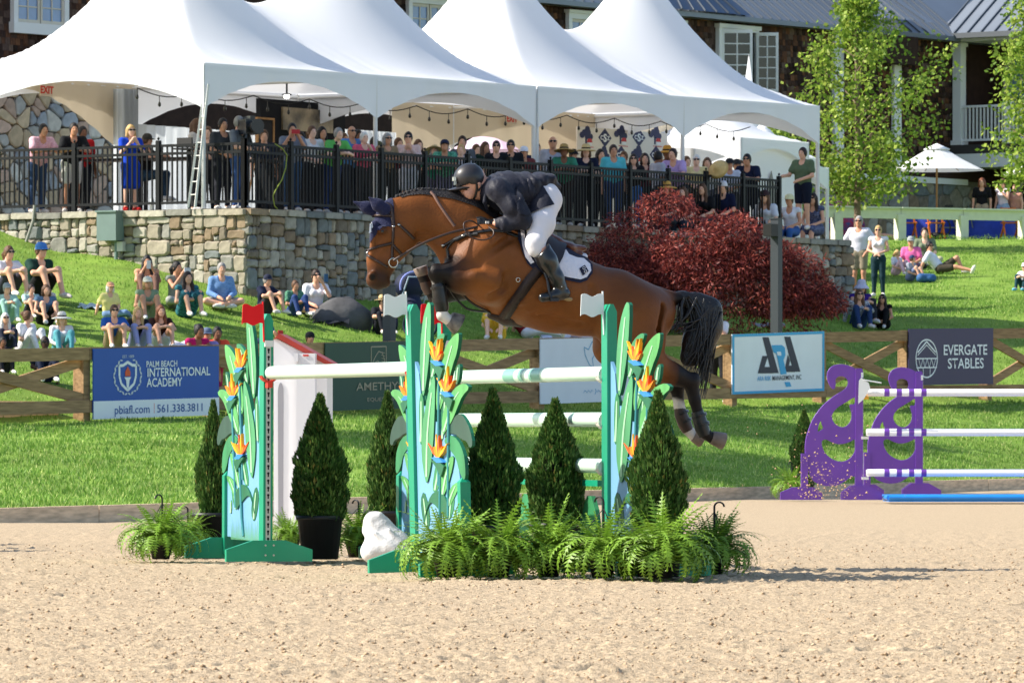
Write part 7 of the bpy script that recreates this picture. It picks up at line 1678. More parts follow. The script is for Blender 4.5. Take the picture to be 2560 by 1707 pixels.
def joints(pose, arms):
    A = {}
    def both(k, x, y, z): A[k] = [(x, y, z), (-x, y, z)]
    if pose == 'stand':
        A['pel'], A['chest'], A['neck'], A['head'] = (0, 0, .95), (0, -.01, 1.27), (0, 0, 1.46), (0, -.025, 1.62); both('sh', .18, 0, 1.415); both('hip', .09, 0, .92); both('kn', .10, -.02, .50); both('an', .11, .01, .08); both('toe', .14, -.15, .04)
        lean = 0
    elif pose == 'lean':
        A['pel'], A['chest'], A['neck'], A['head'] = (0, .06, .95), (0, -.08, 1.24), (0, -.14, 1.42), (0, -.21, 1.57); both('sh', .18, -.13, 1.38); both('hip', .09, .06, .92); both('kn', .10, .06, .50); both('an', .12, .1, .08); both('toe', .15, -.05, .04)
    elif pose == 'sitk':
        A['pel'], A['chest'], A['neck'], A['head'] = (0, 0, .12), (0, -.05, .42), (0, -.08, .60), (0, -.12, .76); both('sh', .18, -.06, .56); both('hip', .10, -.02, .11); both('kn', .15, -.36, .46); both('an', .13, -.52, .08); both('toe', .15, -.67, .04)
    elif pose == 'cross':
        A['pel'], A['chest'], A['neck'], A['head'] = (0, 0, .12), (0, -.03, .43), (0, -.05, .62), (0, -.08, .78); both('sh', .18, -.03, .57); both('hip', .10, -.02, .11); both('kn', .36, -.26, .15); A['an'] = [(-.06, -.38, .07), (.06, -.34, .07)]; A['toe'] = [(-.2, -.40, .05), (.2, -.36, .05)]
    elif pose == 'side':
        A['pel'], A['chest'], A['neck'], A['head'] = (0, 0, .12), (-.03, -.03, .43), (-.03, -.05, .62), (-.02, -.08, .78); A['sh'] = [(.15, -.03, .57), (-.2, -.03, .57)]; both('hip', .10, -.02, .11); A['kn'] = [(.40, -.2, .12), (.26, -.38, .15)]; A['an'] = [(.55, .08, .07), (.52, -.1, .07)]; A['toe'] = [(.68, .14, .05), (.66, -.04, .05)]
    elif pose == 'chair':
        A['pel'], A['chest'], A['neck'], A['head'] = (0, 0, .52), (0, -.03, .84), (0, -.04, 1.02), (0, -.07, 1.18); both('sh', .18, -.03, .98); both('hip', .10, -.02, .51); both('kn', .13, -.42, .53); both('an', .12, -.42, .08); both('toe', .14, -.57, .04)
    elif pose == 'wallsit':
        A['pel'], A['chest'], A['neck'], A['head'] = (0, 0, .12), (0, -.06, .42), (0, -.09, .60), (0, -.13, .76); both('sh', .17, -.07, .55); both('hip', .10, -.02, .11); both('kn', .10, -.44, .10); both('an', .09, -.50, -.34); both('toe', .10, -.64, -.38)
    elif pose == 'recline':
        A['pel'], A['chest'], A['neck'], A['head'] = (0, 0, .12), (0, .20, .36), (0, .28, .52), (0, .26, .68); both('sh', .18, .26, .47); both('hip', .10, -.02, .11); A['kn'] = [(.14, -.40, .40), (-.10, -.42, .16)]; A['an'] = [(.16, -.56, .07), (-.12, -.84, .07)]; A['toe'] = [(.18, -.70, .05), (-.16, -.9, .16)]
    sx = [Vector(p) for p in A['sh']]; out = []
    for i, s in enumerate(sx):
        d = 1 if i == 0 else -1; ar = arms if isinstance(arms, str) else arms[i]
        o = {'down': ((.06, .02, -.28), (.07, -.06, -.53)), 'rail': ((.08, -.16, -.22), (-.09, -.36, -.20)), 'fold': ((.07, -.08, -.27), (-.22, -.22, -.22)), 'phone': ((.05, -.20, -.17), (-.12, -.28, .10)),
             'knees': ((.07, -.20, -.16), (-.11, -.40, -.12)), 'clasp': ((.07, -.06, -.27), (-.14, -.22, -.36)), 'lap': ((.07, -.06, -.26), (-.06, -.26, -.34)), 'back': ((.08, .13, -.24), (.10, .22, -.50)), 'mouth': ((.06, -.12, -.24), (-.12, -.20, -.02)),
             'hip': ((.18, .06, -.26), (.02, -.06, -.45)), 'out': ((.10, -.10, -.25), (.10, -.36, -.28))}[ar]
        out.append([s + Vector((o[0][0] * d, o[0][1], o[0][2])), s + Vector((o[1][0] * d, o[1][1], o[1][2]))])
    A['el'] = [out[0][0], out[1][0]]; A['wr'] = [out[0][1], out[1][1]]
    return {k: ([Vector(q) for q in v] if isinstance(v, list) else Vector(v)) for k, v in A.items()}
TOPZ = {'stand': 1.74, 'lean': 1.69, 'sitk': .88, 'cross': .90, 'side': .90, 'chair': 1.30, 'wallsit': .88, 'recline': .80}
NP = [0]
def person(label, base, rot=0, pose='sitk', arms='knees', hgt=1.0, skin='light', shirt=(200, 200, 200), sleeve='short', legs=(60, 62, 70), leg='long', shoe=(220, 218, 214), hair='short', hc='brown', hat=None, hatc=(220, 200, 150), shades=False, yaw=0, pitch=0, female=False, group='spectators'):
    NP[0] += 1
    t = thing('person', label, 'person', tuple(base), R(rot), group); t.scale = (hgt, hgt, hgt)
    J = joints(pose, arms); sw = .92 if female else 1.06; voxel = .021
    pts = [J['pel'], J['head']] + [p for k in ('sh', 'el', 'wr', 'hip', 'kn', 'an', 'toe') for p in J[k]]
    lo = [min(p[i] for p in pts) - .17 for i in range(3)]; hi = [max(p[i] for p in pts) + .17 for i in range(3)]
    HR = Matrix.Rotation(R(yaw), 3, 'Z') @ Matrix.Rotation(R(-pitch), 3, 'X'); HC_ = J['head']
    hp = lambda x, y, z: HC_ + HR @ Vector((x, y, z))
    SX = (1.22 * sw, .86, 1)
    def torso(s, g=0.):
        s.cone(J['pel'], J['pel'].lerp(J['chest'], .45), .125 + g, .112 * sw + g, .05, SX); s.cone(J['pel'].lerp(J['chest'], .45), J['chest'], .112 * sw + g, .132 * sw + g, .05, SX); s.cone(J['chest'], J['chest'].lerp(J['neck'], .7), .130 * sw + g, .085 * sw + g, .04, SX)
        for i in (0, 1): s.cone(J['sh'][i], J['chest'].lerp(J['neck'], .6), .058 + g, .065 + g, .05)
        if female:
            for d in (-1, 1): s.ell(J['chest'] + Vector((d * .065, -.095, .02)), (.058 + g, .05 + g, .055 + g), .03)
    def arm(s, g=0., upto=2.):
        for i in (0, 1):
            a, b, c = J['sh'][i], J['el'][i], J['wr'][i]
            if upto <= 1: s.cone(a, a.lerp(b, upto), .052 * sw + g, .047 * sw + g * 1.3, .03)
            else:
                s.cone(a, b, .050 * sw + g, .040 * sw + g, .03); s.cone(b, b.lerp(c, upto - 1), .040 * sw + g, .030 * sw + g, .02)
    def legs_(s, g=0., upto=2.):
        for i in (0, 1):
            a, b, c = J['hip'][i], J['kn'][i], J['an'][i]; s.cone(a, a.lerp(b, min(1, upto)), .090 + g, (.090 - .032 * min(1, upto)) + g, .05)
            if upto > 1: s.cone(b, b.lerp(c, upto - 1), .058 + g, .038 + g, .03)
    b = Sdf(voxel, lo, hi); torso(b); arm(b); legs_(b); b.cone(J['chest'].lerp(J['neck'], .7), J['neck'] + Vector((0, 0, .03)), .06, .052, .03); b.cone(J['neck'], hp(0, .01, -.05), .052, .052, .03)
    b.ell(HC_, (.076, .094, .114), .02, np.array(HR)); b.cone(hp(0, -.03, -.05), hp(0, -.055, -.085), .058, .036, .03); b.cone(hp(0, -.088, .015), hp(0, -.108, -.016), .010, .017, .012)
    for d in (-1, 1): b.ell(hp(d * .078, .01, -.005), (.014, .018, .03), .008)
    for i in (0, 1):
        w_, e_ = J['wr'][i], J['el'][i]; d = (w_ - e_).normalized(); sd = Vector((1 if i == 0 else -1, 0, 0)); b.cone(w_, w_ + d * .075, .034, .036, .02, (1, .8, 1)); b.cone(w_ + d * .08, w_ + d * .145 + Vector((0, 0, -.02)), .030, .022, .015); b.cone(w_ + d * .03, w_ + d * .09 - sd * .045, .018, .014, .01)
        a, o = J['an'][i], J['toe'][i]; b.cone(a, a.lerp(o, .3) - Vector((0, 0, .02)), .04, .038, .03); b.cone(a - Vector((0, 0, .03)), o, .036, .030, .02)
    part('body', b.mesh('body'), t, SK[skin])
    s = Sdf(voxel, lo, hi); torso(s, .016)
    if sleeve == 'short': arm(s, .020, .62)
    elif sleeve == 'long': arm(s, .016, 1.9)
    if leg == 'dress':
        k = J['hip'][0].lerp(J['hip'][1], .5)
        for i in (0, 1): s.cone(J['hip'][i], J['hip'][i].lerp(J['kn'][i], .92), .105, .10, .09)
    nc = J['neck'] + Vector((0, -.07, -.005)); s.ell(nc, (.07, .07, .10 if sleeve != 'none' else .13), 0, sub=True); part('dress' if leg == 'dress' else 'shirt', s.mesh('shirt'), t, cloth(shirt))
    if leg != 'dress':
        s = Sdf(voxel, lo, hi); s.cone(J['pel'], J['pel'].lerp(J['chest'], .22), .140, .132, .04, SX); legs_(s, .014 if leg == 'long' else .024, {'long': 1.92, 'short': .72, 'mini': .4}[leg])
        part('trousers' if leg == 'long' else 'shorts', s.mesh('trousers'), t, cloth(legs))
    for i in (0, 1):
        a, o = J['an'][i], J['toe'][i]; m_ = MB(); d = (o - a); d.normalize(); m_.tube([a - d * .055 - Vector((0, 0, .025)), a - d * .03 - Vector((0, 0, .022)), a.lerp(o, .4) - Vector((0, 0, .012)), a.lerp(o, .85), o + d * .045], [.032, .048, .050, .045, .020], 8); m_.build('shoe', cloth(shoe), t)
    hcol = mat('hair_' + hc + '_crowd', lin(HAIRC[hc]), rough=.5, spec=.35, bump=.6, bscale=50, var=.2, vscale=20)
    if hair != 'bald':
        q = Sdf(.016, [HC_[0] - .26, HC_[1] - .26, HC_[2] - .48], [HC_[0] + .26, HC_[1] + .28, HC_[2] + .24]); Rn = np.array(HR)
        q.ell(hp(0, .014, .016), (.090, .104, .124), 0, Rn)
        q.ell(hp(0, -.115, -.045), (.085, .085, .115), 0, Rn, sub=True); q.cone(hp(0, .01, -.13), hp(0, -.1, -.13), .085, .085, 0, sub=True)
        if hair == 'long':
            for d in (-1, 1): q.cone(hp(d * .066, .02, .03), hp(d * .085, -.0, -.14), .036, .042, .02).cone(hp(d * .085, .0, -.14), hp(d * .095, -.035, -.30), .044, .028, .02)
            q.cone(hp(0, .07, .0), hp(0, .085, -.24), .082, .075, .03)
        elif hair == 'bob':
            for d in (-1, 1): q.cone(hp(d * .068, .015, .03), hp(d * .078, .005, -.10), .036, .040, .02)
            q.cone(hp(0, .06, .0), hp(0, .06, -.09), .085, .08, .03)
        elif hair == 'bun': q.ell(hp(0, .10, .085), (.052, .052, .052), .02)
        elif hair == 'pony': q.cone(hp(0, .10, .05), hp(0, .17, -.02), .035, .045, .02).cone(hp(0, .17, -.02), hp(0, .15, -.2), .045, .02, .02)
        part('hair', q.mesh('hair'), t, hcol)
    M4 = Matrix.Translation(HC_) @ HR.to_4x4()
    if hat:
        m_ = MB(); hm2 = mat('hat_%d_%d_%d' % hatc, lin(hatc), rough=.8, var=.1, vscale=30, bump=.3, bscale=60)
        if hat in ('cap', 'backcap', 'beanie'):
            m_.lathe([(.098, .025), (.100, .06), (.088, .105), (.055, .138), (.0, .148)], 14)
            if hat != 'beanie':
                sg_ = -1 if hat == 'cap' else 1; v = []
                for i in range(9):
                    a = math.pi * (i / 8); v += [(.088 * math.cos(a), sg_ * .088 * math.sin(a) * 1.0, .045), (.082 * math.cos(a), sg_ * (.07 + .115 * math.sin(a)), .03), (.082 * math.cos(a), sg_ * (.07 + .112 * math.sin(a)), .022), (.088 * math.cos(a), sg_ * .086 * math.sin(a), .034)]
                m_.add(v, [(4 * i + k, 4 * i + (k + 1) % 4, 4 * i + 4 + (k + 1) % 4, 4 * i + 4 + k) for i in range(8) for k in range(4)])
        else:
            br = {'straw': .19, 'sunhat': .165, 'wide': .22}[hat]; dr = {'straw': -.0, 'sunhat': -.07, 'wide': -.03}[hat]
            m_.lathe([(.0, .165), (.05, .162), (.08, .14), (.094, .09), (.098, .052), (br * .8, .046 + dr * .4), (br, .042 + dr), (br * .99, .034 + dr), (br * .8, .036 + dr * .4), (.09, .04)], 20)
        me_ = m_.mesh('hat'); me_.transform(M4); hobj = part('hat', me_, t, hm2)
        if hat in ('straw', 'wide'):
            b2 = MB().lathe([(.0965, .055), (.0985, .056), (.0975, .082), (.0955, .082)], 20); me_ = b2.mesh('hat_band'); me_.transform(M4); part('hat_band', me_, hobj, cloth((60, 50, 44)))
    if shades:
        g = MB()
        for d in (-1, 1):
            g.lathe([(0, -.006), (.024, -.005), (.026, 0), (.024, .005), (0, .006)], 10)
            n_ = 50; v = g.v[-n_:]; g.v[-n_:] = [(x * 1.15 + d * .033, -.094 - z, y * .85 + .022) for x, y, z in v]
            g.box((d * .058 - .004, -.088, .022), (d * .058 + .022 * d, .0, .032)) if d > 0 else g.box((-.080, -.088, .022), (-.054, 0, .032))
        g.box((-.012, -.102, .026), (.012, -.094, .034)); me_ = g.mesh('sunglasses'); me_.transform(M4); part('sunglasses', me_, t, m_shade)
    else:
        for d in (-1, 1):
            e_ = MB().lathe([(0, .006), (.012, .003), (.013, -.003), (0, -.006)], 8); me_ = e_.mesh('eye'); me_.transform(M4 @ Matrix.Translation((d * .032, -.086, .018)) @ Matrix.Diagonal((1.1, .8, .7, 1))); part('eye', me_, t, m_eye)
    bpy.context.view_layer.update() if False else None
    MW = Matrix.Translation(Vector(base)) @ Matrix.Rotation(R(rot), 4, 'Z') @ Matrix.Scale(hgt, 4)
    return t, J, MW
def held(name, label, cat, MW, p, size, m, rz=0, tilt=0):
    q = MW @ Vector(p); o = thing(name, label, cat, tuple(q), rz); me_ = MB().box(tuple(-s / 2 for s in size), tuple(s / 2 for s in size)).mesh('case'); c = part('case', me_, o, m); c.rotation_euler = (tilt, 0, 0); return o
def lawn(label, px, ytop, ybase, **k):
    """seated on the grass; size follows from the head and seat rows of the photograph"""
    p = seat(px, ybase); s = F / p.y; pose = k.get('pose', 'sitk'); extra = .03 if k.get('hat') else 0
    k['hgt'] = max(.62, min(1.12, (ybase - ytop) / s / (TOPZ[pose] + extra))); return person(label, p, **k)
G1 = 'spectators sitting on the left lawn'; G2 = 'spectators on the right lawn'; G3 = 'spectators behind the terrace railing'; G4 = 'children at the arena fence'
m_ph = mat('phone_dark', lin((30, 32, 38)), rough=.25, spec=.6); m_phw = mat('phone_white', lin((216, 216, 220)), rough=.3); m_phr = mat('phone_red', lin((190, 40, 50)), rough=.35); m_phb = mat('phone_blue', lin((46, 90, 130)), rough=.35)
# ---- left lawn
lawn('woman in white tee and sunglasses with tied back hair at the left edge', 14, 616, 742, rot=35, female=True, shirt=(222, 222, 226), legs=(60, 60, 72), leg='short', hair='pony', shades=True, group=G1)
lawn('man in dark green polo, blue cap and black shorts sitting highest on the left slope', 92, 602, 748, rot=40, shirt=(24, 56, 48), legs=(26, 28, 30), leg='short', hair='short', hat='cap', hatc=(74, 130, 200), shades=True, arms=('back', 'knees'), shoe=(200, 190, 190), group=G1)
lawn('person in mint shirt wearing a grey cap and pale face mask at the left edge', 14, 706, 806, rot=20, shirt=(168, 204, 190), sleeve='long', legs=(150, 190, 180), hat='cap', hatc=(150, 158, 160), hair='short', hc='grey', group=G1)
lawn('girl in mint tee with dark bun and bare knees', 74, 712, 796, rot=30, female=True, shirt=(172, 206, 204), legs=(40, 42, 50), leg='short', hair='bun', hc='dark', group=G1)
lawn('girl in slate blue sleeveless top and black shorts with wavy brown hair', 112, 712, 812, rot=20, female=True, shirt=(92, 120, 150), sleeve='none', legs=(26, 26, 30), leg='short', hair='bob', hc='brown', arms='lap', group=G1)
lawn('white haired woman in navy top with purple sunglasses at the left edge above the fence', 10, 783, 880, rot=20, female=True, shirt=(44, 60, 92), sleeve='none', legs=(40, 44, 60), hair='long', hc='white', shades=True, group=G1)
lawn('woman in white tee with brown bun, arms crossed, turned towards her neighbour', 60, 778, 884, rot=50, yaw=40, pitch=10, female=True, shirt=(226, 224, 228), legs=(220, 220, 226), hair='bun', hc='brown', arms='fold', group=G1)
lawn('dark haired head just above the fence at the left corner', 4, 843, 935, rot=20, skin='brown', shirt=(40, 40, 48), legs=(40, 40, 44), hair='short', hc='black', group=G1)
lawn('woman in white wide hat, sunglasses and white shirt sitting by the fence', 152, 780, 888, rot=15, female=True, shirt=(224, 218, 224), sleeve='long', legs=(90, 160, 170), hair='bob', hc='blond', hat='wide', hatc=(226, 222, 214), shades=True, arms='lap', group=G1)
lawn('dark skinned man in navy shirt and sunglasses behind the left fence bay', 110, 842, 955, rot=15, skin='dark', shirt=(30, 38, 62), legs=(34, 40, 60), hair='short', hc='black', shades=True, arms=('down', 'lap'), group=G1)
lawn('older person in pale yellow polo and peach cap leaning back on the grass', 274, 704, 796, rot=30, pose='side', arms=('lap', 'back'), shirt=(236, 222, 146), legs=(120, 150, 190), hair='bob', hc='white', hat='cap', hatc=(240, 178, 140), shades=True, group=G1)
lawn('man in royal blue polo and khaki shorts, forearms on his knees, above the academy banner', 283, 763, 872, rot=15, shirt=(44, 92, 166), legs=(156, 136, 108), leg='short', hair='short', hc='brown', shades=True, group=G1)
lawn('blond woman in black top and lilac trousers between the blue polo and the auburn hair', 341, 768, 872, rot=20, female=True, shirt=(32, 32, 38), legs=(160, 164, 214), hair='long', hc='blond', group=G1)
lawn('woman with long auburn hair and dark brown top, bare knees drawn up', 398, 764, 872, rot=20, female=True, shirt=(58, 34, 30), legs=(226, 226, 230), leg='mini', hair='long', hc='auburn', arms='knees', group=G1)
lawn('person in olive tank top and cream cap with crossed arms on the left lawn', 366, 690, 800, rot=15, skin='tan', shirt=(132, 152, 124), sleeve='none', legs=(140, 150, 120), leg='short', hair='bob', hc='blond', hat='cap', hatc=(222, 220, 202), arms='fold', group=G1)
t, J, MW = lawn('woman with long black hair taking a photo with her phone against the stone wall', 366, 640, 752, rot=10, skin='tan', female=True, shirt=(200, 150, 120), sleeve='none', legs=(120, 90, 80), hair='long', hc='black', arms='phone', group=G1); held('phone', 'white phone held up by the black haired woman near the wall', 'phone', MW, (0, -.40, .70), (.075, .012, .15), m_phw, R(10))
t, J, MW = lawn('dark haired woman in grey tank top filming to the right with a white phone', 436, 655, 770, rot=45, skin='tan', female=True, shirt=(136, 140, 130), sleeve='none', legs=(170, 170, 164), hair='pony', hc='black', arms='phone', pose='cross', group=G1); held('phone', 'white phone in the hands of the woman in the grey tank top', 'phone', MW, (0, -.38, .74), (.15, .012, .075), m_phw, R(45))
lawn('woman in teal floral dress with long dark hair, hugging one bare knee', 464, 680, 792, rot=25, female=True, shirt=(18, 52, 70, 60, 130, 140), sleeve='none', leg='dress', hair='long', hc='dark', arms='fold', group=G1)
lawn('man in light blue shirt sitting cross legged below the wall corner', 552, 658, 772, rot=15, pose='cross', arms='lap', shirt=(96, 136, 190, 130, 166, 212), sleeve='long', legs=(190, 176, 160), leg='short', hair='short', hc='grey', group=G1)
lawn('man in navy polo and navy cap with bare shins stretched downhill', 660, 685, 786, rot=45, shirt=(28, 34, 58), legs=(60, 56, 60), leg='short', hat='cap', hatc=(30, 36, 60), hair='short', hc='grey', arms='knees', group=G1)
lawn('woman in green floral top sitting between the navy polo and the white tee', 733, 702, 790, rot=30, skin='tan', female=True, shirt=(24, 90, 74, 110, 160, 130), legs=(50, 70, 120), hair='short', hc='brown', arms='fold', group=G1)
t, J, MW = lawn('woman in white tee and sunglasses raising a blue phone before the stone wall', 788, 675, 792, rot=15, female=True, pose='cross', shirt=(226, 226, 232), legs=(44, 56, 90), leg='short', hair='bun', hc='dark', shades=True, arms=('phone', 'lap'), group=G1); held('phone', 'blue phone raised in front of the white tee', 'phone', MW, (.12, -.40, .74), (.075, .012, .15), m_phb, R(15))
# children and others at the fence
def atfence(label, px, ytop, **k):
    u = FENCE.u(px); p = FENCE.w(u, 0, -.45); s = F / p.y; zt = HC + (YH - ytop) / s; base = fz(u); pose = k.get('pose', 'stand'); k['hgt'] = max(.6, min(1.05, (zt - base) / TOPZ[pose])); p.z = zt - TOPZ[pose] * k['hgt'] if k['hgt'] in (.6, 1.05) else base; return person(label, p, **k)
atfence('girl in magenta dress leaning bare armed on the fence rail beside the academy banner', 540, 812, pose='lean', arms='rail', rot=35, skin='brown', female=True, shirt=(172, 28, 96), sleeve='none', leg='dress', hair='bun', hc='black', group=G4)
atfence('dark haired child in orange and pink top leaning on the fence behind the left standard', 592, 818, pose='lean', arms='rail', rot=20, skin='brown', shirt=(230, 84, 60), legs=(200, 60, 120), hair='short', hc='black', group=G4)
atfence('child in lilac shirt and slate cap half hidden between the two children at the fence', 566, 822, pose='lean', arms='down', rot=20, skin='tan', shirt=(150, 140, 200), legs=(60, 60, 80), hat='cap', hatc=(96, 110, 140), group=G4)
t, J, MW = atfence('person in navy cap holding up a red phone behind the white jump wall', 716, 815, pose='lean', arms=('phone', 'down'), rot=30, shirt=(60, 70, 90), legs=(50, 50, 60), hat='cap', hatc=(60, 80, 120), group=G4); held('phone', 'red phone held above the fence behind the white jump wall', 'phone', MW, (.10, -.48, 1.52), (.09, .015, .15), m_phr, R(30))
atfence('person in black knit cap peeping over the green equestrian banner', 823, 832, pose='lean', arms='down', rot=20, skin='tan', shirt=(40, 40, 46), legs=(40, 40, 46), hat='beanie', hatc=(22, 24, 28), group=G4)
t, J, MW = atfence('photographer in straw hat and white vest aiming a camera over the white banner', 1846, 770, pose='lean', arms='phone', rot=-20, female=True, shirt=(222, 222, 228), legs=(40, 40, 46), hair='bob', hc='blond', hat='sunhat', hatc=(214, 184, 136), group=G4)
cm = thing('camera', 'black camera with a big lens held by the photographer in the straw hat', 'camera', tuple(MW @ Vector((0, -.40, 1.56))), R(-20)); MB().box((-.07, -.03, -.05), (.07, .04, .05)).build('camera_body', m_ph, cm); MB().tube([(0, -.02, 0), (0, -.17, 0)], [.042, .05], 14).build('lens', m_ph, cm)
# behind the horse: sitting group, pushchair, boulder
lawn('person in black with a straw hat sitting beside the dark lamp post', 952, 738, 836, rot=20, shirt=(30, 32, 38), legs=(30, 32, 40), hat='straw', hatc=(206, 180, 130), hair='short', group=G1)
lawn('girl in yellow floral dress under the horse belly, hands in her lap', 1240, 742, 850, rot=-5, female=True, skin='fair', shirt=(226, 172, 30, 240, 204, 90), leg='dress', hair='long', hc='brown', arms='lap', group=G1)
lawn('person in maroon top and white trousers lounging behind the girl in yellow', 1318, 752, 846, rot=70, pose='recline', arms='back', shirt=(120, 26, 36), legs=(206, 208, 216), hair='short', hc='dark', group=G1)
lawn('person with bare legs and white shorts stretched out near the white banner', 1395, 772, 850, rot=75, pose='recline', arms='back', skin='fair', shirt=(190, 200, 214), legs=(222, 222, 226), leg='short', hair='bob', hc='blond', group=G1)
sb = Sdf(.05, (-1.0, -.7, -.35), (1.0, .7, .8)); sb.ell((0, 0, .1), (.52, .4, .42), .1).ell((-.3, -.1, .0), (.35, .35, .3), .15).ell((.25, .1, .15), (.3, .3, .38), .12); sb.cut(lambda x, y, z: x * .5 + z * .7 - .43 + 0 * y)
p = seat(858, 812); o = thing('boulder', 'dark grey boulder lying at the foot of the stone wall', 'boulder', tuple(p), 0); part('rock', sb.mesh('rock'), o, mat('boulder_grey', lin((84, 84, 86)), rough=.9, var=.3, vscale=3, bump=.8, bscale=7))
p = seat(1028, 835); o = thing('pushchair', 'dark pushchair with a lilac hood piping standing behind the horse forelegs', 'pushchair', tuple(p), R(30)); m_pc = mat('pushchair_navy', lin((26, 34, 60)), rough=.7); m_rim = mat('pushchair_grey', lin((150, 170, 190)), rough=.4)
pc = Sdf(.03, (-.5, -.5, .2), (.5, .5, 1.25)); pc.ell((0, .05, .9), (.30, .26, .26), .05).cone((0, -.05, .5), (0, .1, .75), .2, .16, .05); pc.cut(lambda x, y, z: .35 - z + 0 * x + 0 * y); part('hood', pc.mesh('hood'), o, m_pc)
for x, y, r_ in ((-.26, -.35, .16), (.26, -.35, .16), (-.28, .25, .2), (.28, .25, .2)): MB().tube([(x, y + r_ * math.cos(a), r_ + r_ * math.sin(a)) for a in np.arange(0, 6.6, .4)], .028, 6).build('wheel', m_pc, o)
MB().tube([(-.27, .25, .2), (-.25, .0, .55), (-.22, -.3, 1.05), (.22, -.3, 1.05), (.25, 0, .55), (.27, .25, .2)], .018, 6).build('frame', m_rim, o); MB().tube([(.3 * math.cos(a), -.12, .88 + .27 * math.sin(a)) for a in np.arange(-.2, 3.5, .3)], .02, 6).build('hood_piping', mat('piping_lilac', lin((140, 150, 214))), o)
def blanket(px, py, wd, dp, c, label, rz=0):
    p = seat(px, py); o = thing('blanket', label, 'blanket', (p.x, p.y, p.z + .05), rz); n = 9; v = [(wd * (i / 8 - .5), dp * (j / 8 - .5), .10 * dp * (j / 8 - .5) * 1.5 + .03 * math.sin(i * 2.1 + j) + .02 * math.sin(j * 3)) for i in range(n) for j in range(n)]
    part('cloth', np_mesh('cloth', v, [(i * n + j, (i + 1) * n + j, (i + 1) * n + j + 1, i * n + j + 1) for i in range(8) for j in range(8)], True), o, cloth(c))
blanket(232, 772, .5, .5, (214, 226, 222), 'pale crumpled blanket beside the yellow polo'); blanket(432, 868, .9, .9, (222, 216, 224), 'white sheet spread behind the auburn haired woman'); blanket(806, 806, 1.0, .8, (34, 38, 46), 'dark rug under the white tee woman'); blanket(1372, 852, 2.0, 1.0, (214, 222, 236), 'white picnic sheet behind the white banner'); blanket(1920, 818, .7, .5, (150, 150, 154), 'grey crumpled jacket on the grass left of the zebra shirt')
p = seat(1705, 822); o = thing('camp_chair', 'bright blue folding camp chair behind the horse tail', 'chair', tuple(p), R(15)); MB().add([(-.28, -.25, .4), (.28, -.25, .4), (.3, .25, .42), (-.3, .25, .42), (-.3, .3, .95), (.3, .3, .95)], [(0, 1, 2, 3), (3, 2, 5, 4)]).build('seat', mat('chair_blue', lin((40, 84, 200)), rough=.7), o)
for x0, y0, x1, y1 in ((-.3, -.3, .3, .3), (.3, -.3, -.3, .3), (-.3, .3, -.3, -.3), (.3, .3, .3, -.3)): MB().tube([(x0, y0, 0), (x1, y1, .55)], .014, 6).build('leg', m_dark, o)
# ---- right lawn
def stand_at(label, px, ytop, ybase, D=None, **k):
    p = seat(px, ybase); s = F / p.y; k.setdefault('pose', 'stand'); k['hgt'] = (ybase - ytop) / s / TOPZ[k['pose']]; return person(label, p, **k)
stand_at('bearded man in white shirt and khaki shorts standing by the end of the stone wall', 2148, 541, 738, rot=-15, arms='hip', skin='tan', shirt=(222, 222, 232), sleeve='short', legs=(150, 140, 118), leg='short', hair='short', hc='grey', shades=True, group=G2)
stand_at('woman in white sleeveless top and dark teal trousers standing on the right lawn', 2196, 565, 742, rot=-10, female=True, arms='clasp', shirt=(228, 226, 230), sleeve='none', legs=(34, 58, 66), hair='short', hc='blond', shades=True, group=G2)
lawn('woman in purple top and pale lilac sun hat sitting below the wall end', 2148, 700, 810, rot=20, female=True, shirt=(60, 36, 130), sleeve='none', legs=(40, 44, 52), hat='sunhat', hatc=(200, 202, 226), hair='bob', hc='brown', shades=True, group=G2)
lawn('woman in black and white zebra shirt and blue jeans in front of the sun hat', 2144, 724, 822, rot=15, female=True, shirt=(52, 60, 70, 220, 224, 230), sleeve='long', legs=(44, 66, 110), hair='long', hc='brown', shades=True, arms=('knees', 'back'), group=G2)
lawn('woman in black tank top clapping, rightmost of the three by the fence', 2208, 736, 822, rot=-15, female=True, skin='tan', shirt=(22, 22, 26), sleeve='none', legs=(24, 24, 28), hair='long', hc='dark', shades=True, arms='clasp', group=G2)
lawn('small girl with blond pony tail in white tee on the right lawn', 2238, 625, 688, rot=45, yaw=20, pitch=15, female=True, shirt=(216, 216, 222), legs=(220, 180, 190), hair='pony', hc='blond', pose='sitk', arms='lap', group=G2)
lawn('man in pink polo and grey cap sitting behind two children', 2278, 590, 680, rot=-10, skin='tan', shirt=(226, 108, 168), legs=(40, 40, 60), hat='cap', hatc=(160, 166, 166), hair='short', hc='grey', arms='lap', pose='cross', group=G2)
lawn('boy in grey tee and navy cap sitting with legs stretched on the right lawn', 2274, 637, 702, rot=55, yaw=15, pitch=20, shirt=(156, 160, 172), legs=(110, 120, 150), leg='short', hat='cap', hatc=(44, 60, 100), arms='lap', pose='sitk', group=G2)
lawn('woman in olive top with bare shoulders sitting highest on the right lawn', 2312, 560, 665, rot=-5, female=True, skin='fair', shirt=(116, 128, 104), sleeve='short', legs=(190, 186, 150), hair='short', hc='dark', arms='lap', pose='cross', group=G2)
lawn('man in white tee and brown shorts reclining on one elbow, legs to the right', 2350, 604, 684, rot=75, yaw=-45, skin='tan', shirt=(224, 224, 234), legs=(70, 64, 52), leg='short', hair='short', hc='black', shades=True, pose='recline', arms=('lap', 'back'), group=G2)
lawn('person in teal trousers cut off by the right edge of the lawn', 2566, 656, 728, rot=-30, shirt=(210, 214, 220), legs=(30, 66, 74), hat='cap', hatc=(220, 222, 226), shoe=(120, 190, 210), group=G2)
